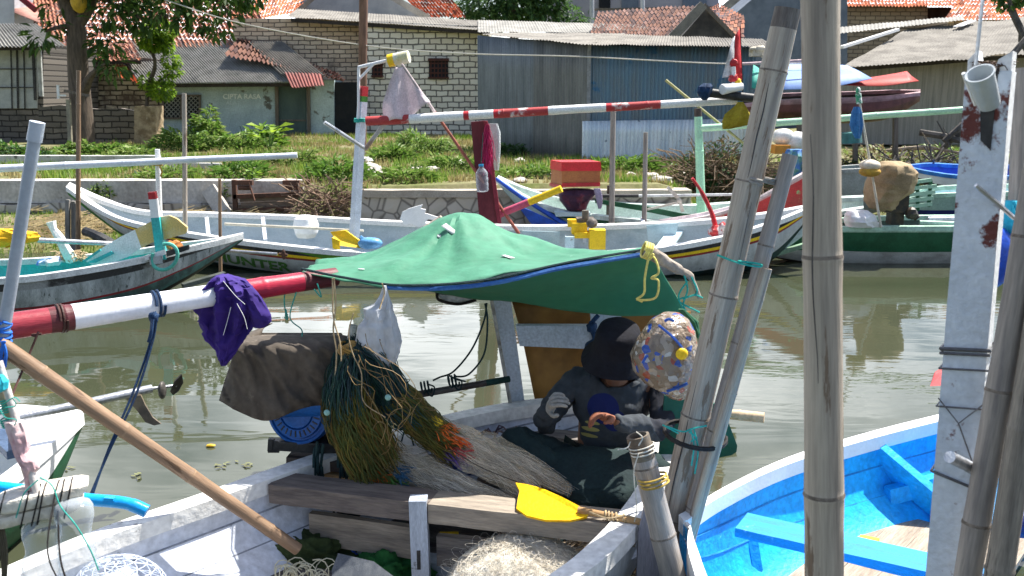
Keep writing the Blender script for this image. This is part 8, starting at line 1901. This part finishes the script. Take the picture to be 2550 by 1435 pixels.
for s in (-.8, -.28, -.05, .05, .32, .45, .62):
    c_ = cm + xv * s; k_ = rn.uniform(-.02, .02); lp = [c_ + yv * (1.08 * a) + zv * (2.3 * b) + xv * k_ * (1 if q % 2 else -1) for q, (a, b) in enumerate(((-1, -.9), (-1, .9), (.2, .97), (.2, -.97), (-1, -.9)))]; mb.tube(lp, .0022, 5)
mb.tube(bez([cm + yv * -1.05 + zv * 2 + xv * .3, cm + V((.07, -.12, -.08)), cm + V((.10, -.12, -.2)), cm + V((.085, -.12, -.35))], 6), .002, 5); mb.tube(bez([cm + yv * -1.05 + xv * .42, cm + V((.10, -.12, -.1)), cm + V((.12, -.12, -.2)), cm + V((.14, -.12, -.35))], 6), .0025, 5)
solo('black_lashing', mb, BLACKROPE, 'black cord lashed round the foam slabs and bottles', 'cord')
mb = MB(); mb.tube(bez([pt(100, 1190, 2.2), pt(130, 1210, 2.17), pt(150, 1260, 2.16), pt(190, 1310, 2.15), pt(225, 1370, 2.15), pt(245, 1420, 2.16)], 6), .0018, 5); mb.tube(bez([pt(95, 1195, 2.2), pt(60, 1230, 2.18), pt(40, 1290, 2.17)], 6), .0018, 5)
solo('teal_line', mb, TEALROPE, 'thin teal line trailing over the foam slabs', 'line')
for i, (x, y0, y1, lab) in enumerate(((86, 1290, 1500, 'clear ribbed plastic bottle under the outer end of the foam slabs'), (186, 1236, 1480, 'clear ribbed plastic bottle under the middle of the foam slabs'))):
    t = thing('float_bottle', lab, 'bottle', pt(x, y1, 2.26)); tp_, bt = pt(x + (18 if i == 0 else -4), y0 + 8, 2.27), pt(x + 16, y1 + 30, 2.26)
    r_ = .046; ax_ = bt - tp_; u, w, a = frame(ax_); L_ = ax_.length
    prof = [(0, .1), (.01, .55), (.03, .86), (.07, 1), (.16, 1), (.2, .94), (.28, .82), (.34, .80), (.38, .9), (.42, .98), (.455, .92), (.49, 1), (.525, .93), (.56, 1), (.6, .93), (.64, 1), (.68, .94), (.73, 1), (.9, .9), (1, .4)]
    mb = MB(); mb.loft([[tp_ + a * (z * L_) + (u * math.cos(2 * math.pi * k / 24) + w * math.sin(2 * math.pi * k / 24)) * r_ * s * (1 + .02 * mnoise.noise(V((k * .8, z * 9, i)))) for k in range(24)] for z, s in prof]); part('bottle_body', mb, CLEARP, t, angle=60)
    mb = MB(); mb.tube([bt - a * .02, bt + a * .02], .016, 12); part('cap', mb, BCAP, t)
t = thing('marker_stick', 'stick bound with pink rag and teal cord standing in the foam slabs', 'stick', pt(92, 1250, 2.3))
pole('stick', pt(104, 1290, 2.3), pt(-6, 930, 2.32), .012, .013, [mat('weathered_stick', (.40, .30, .20), (.28, .2, .14))], t, n=10)
pole('white_rod', pt(96, 1240, 2.27), pt(-2, 900, 2.3), .010, .009, [mat('whitish_rod', (.62, .58, .55), (.5, .42, .4))], t, n=10)
part('pink_rag', drape([(1050, 14, 56, .03), (1075, 20, 66, .035), (1100, 30, 72, .04), (1125, 36, 72, .04), (1145, 44, 92, .045), (1165, 56, 96, .04), (1190, 62, 78, .03), (1230, 66, 84, .02)], 2.28, folds=5, fold=.22, seed=91), mat('faded_pink_rag', (.62, .40, .42), (.72, .60, .58), rough=.85, sc=9), t)
part('cyan_tie', drape([(935, -6, 8, .02), (950, -6, 18, .03), (968, -4, 18, .03), (975, 0, 8, .02)], 2.28, folds=4, fold=.2, seed=93), mat('cyan_tie', (.03, .48, .60)), t)
mb = MB(); rope_ring(mb, pt(12, 1010, 2.3), V((-.3, 0, 1)), .018, .002, 6, .006); rope_ring(mb, pt(24, 1050, 2.3), V((-.3, 0, 1)), .018, .002, 4, .006)
for a in ([(10, 1005), (36, 990), (50, 1000)], [(14, 1015), (40, 1010), (30, 990)], [(0, 1020), (14, 1040), (40, 1045), (36, 1060)]): mb.tube(bez([pt(x, y, 2.26) for x, y in a], 4), .0016, 4)
part('teal_tie', mb, TEALROPE, t)
mb = MB()
for i in range(4): mb.tube(bez([pt(-10 + i * 6, 1310, 2.25), pt(2 + i * 5, 1370, 2.24), pt(6 + i * 3, 1440, 2.24), pt(-4 + i * 5, 1500, 2.24)], 6), .003, 5)
solo('twisted_rope', mb, mat('dark_twisted_rope', (.06, .05, .035), (.12, .1, .06)), 'dark twisted rope hanging from the end of the foam slabs', 'rope')

# ================================================================== things afloat
mb = MB(); mb.ell(gp(524, 1110, .01), .035, .018, .012, 12, 6, jit=.3); solo('yellow_leaf', mb, mat('yellow_leaf', (.70, .45, .03), (.5, .3, .04)), 'bright yellow leaf floating beside the engine', 'leaf')
rn = random.Random(15)
for i, (x, y, lab) in enumerate(((540, 1158, 'pale leaf clump floating below the yellow leaf'), (610, 1155, 'faint leaf clump floating near the engine timber'), (335, 1185, 'dark leaf scrap floating under the brown pole'), (160, 1164, 'dark leaf scrap floating by the small white boat'), (365, 1104, 'pale yellow scrap floating under the brown bamboo pole'))):
    mb = MB()
    for k in range(7): mb.leaf(gp(x + rn.uniform(-18, 18), y + rn.uniform(-5, 5), .008), V((rn.uniform(-1, 1), rn.uniform(-1, 1), .02)), V((0, 0, 1)), .05, .025, 0, .05)
    solo('floating_leaves', mb, mat('drift_leaf', (.16, .17, .08), (.10, .10, .05)) if i != 4 else mat('yellow_leaf', (1, 1, 1)), lab, 'leaves', 'leaf scraps on the water', smooth=False)
mb = MB(); mb.hexa([gp(2316, 962, .0), gp(2372, 960, .0), gp(2374, 950, 0), gp(2320, 952, 0), gp(2326, 930, .03), gp(2366, 905, .06), gp(2368, 900, .08), gp(2330, 925, .04)]); solo('red_scrap', mb, mat('red_plastic', (.34, .03, .035)), 'torn red plastic scrap floating beside the white post', 'scrap', smooth=False)
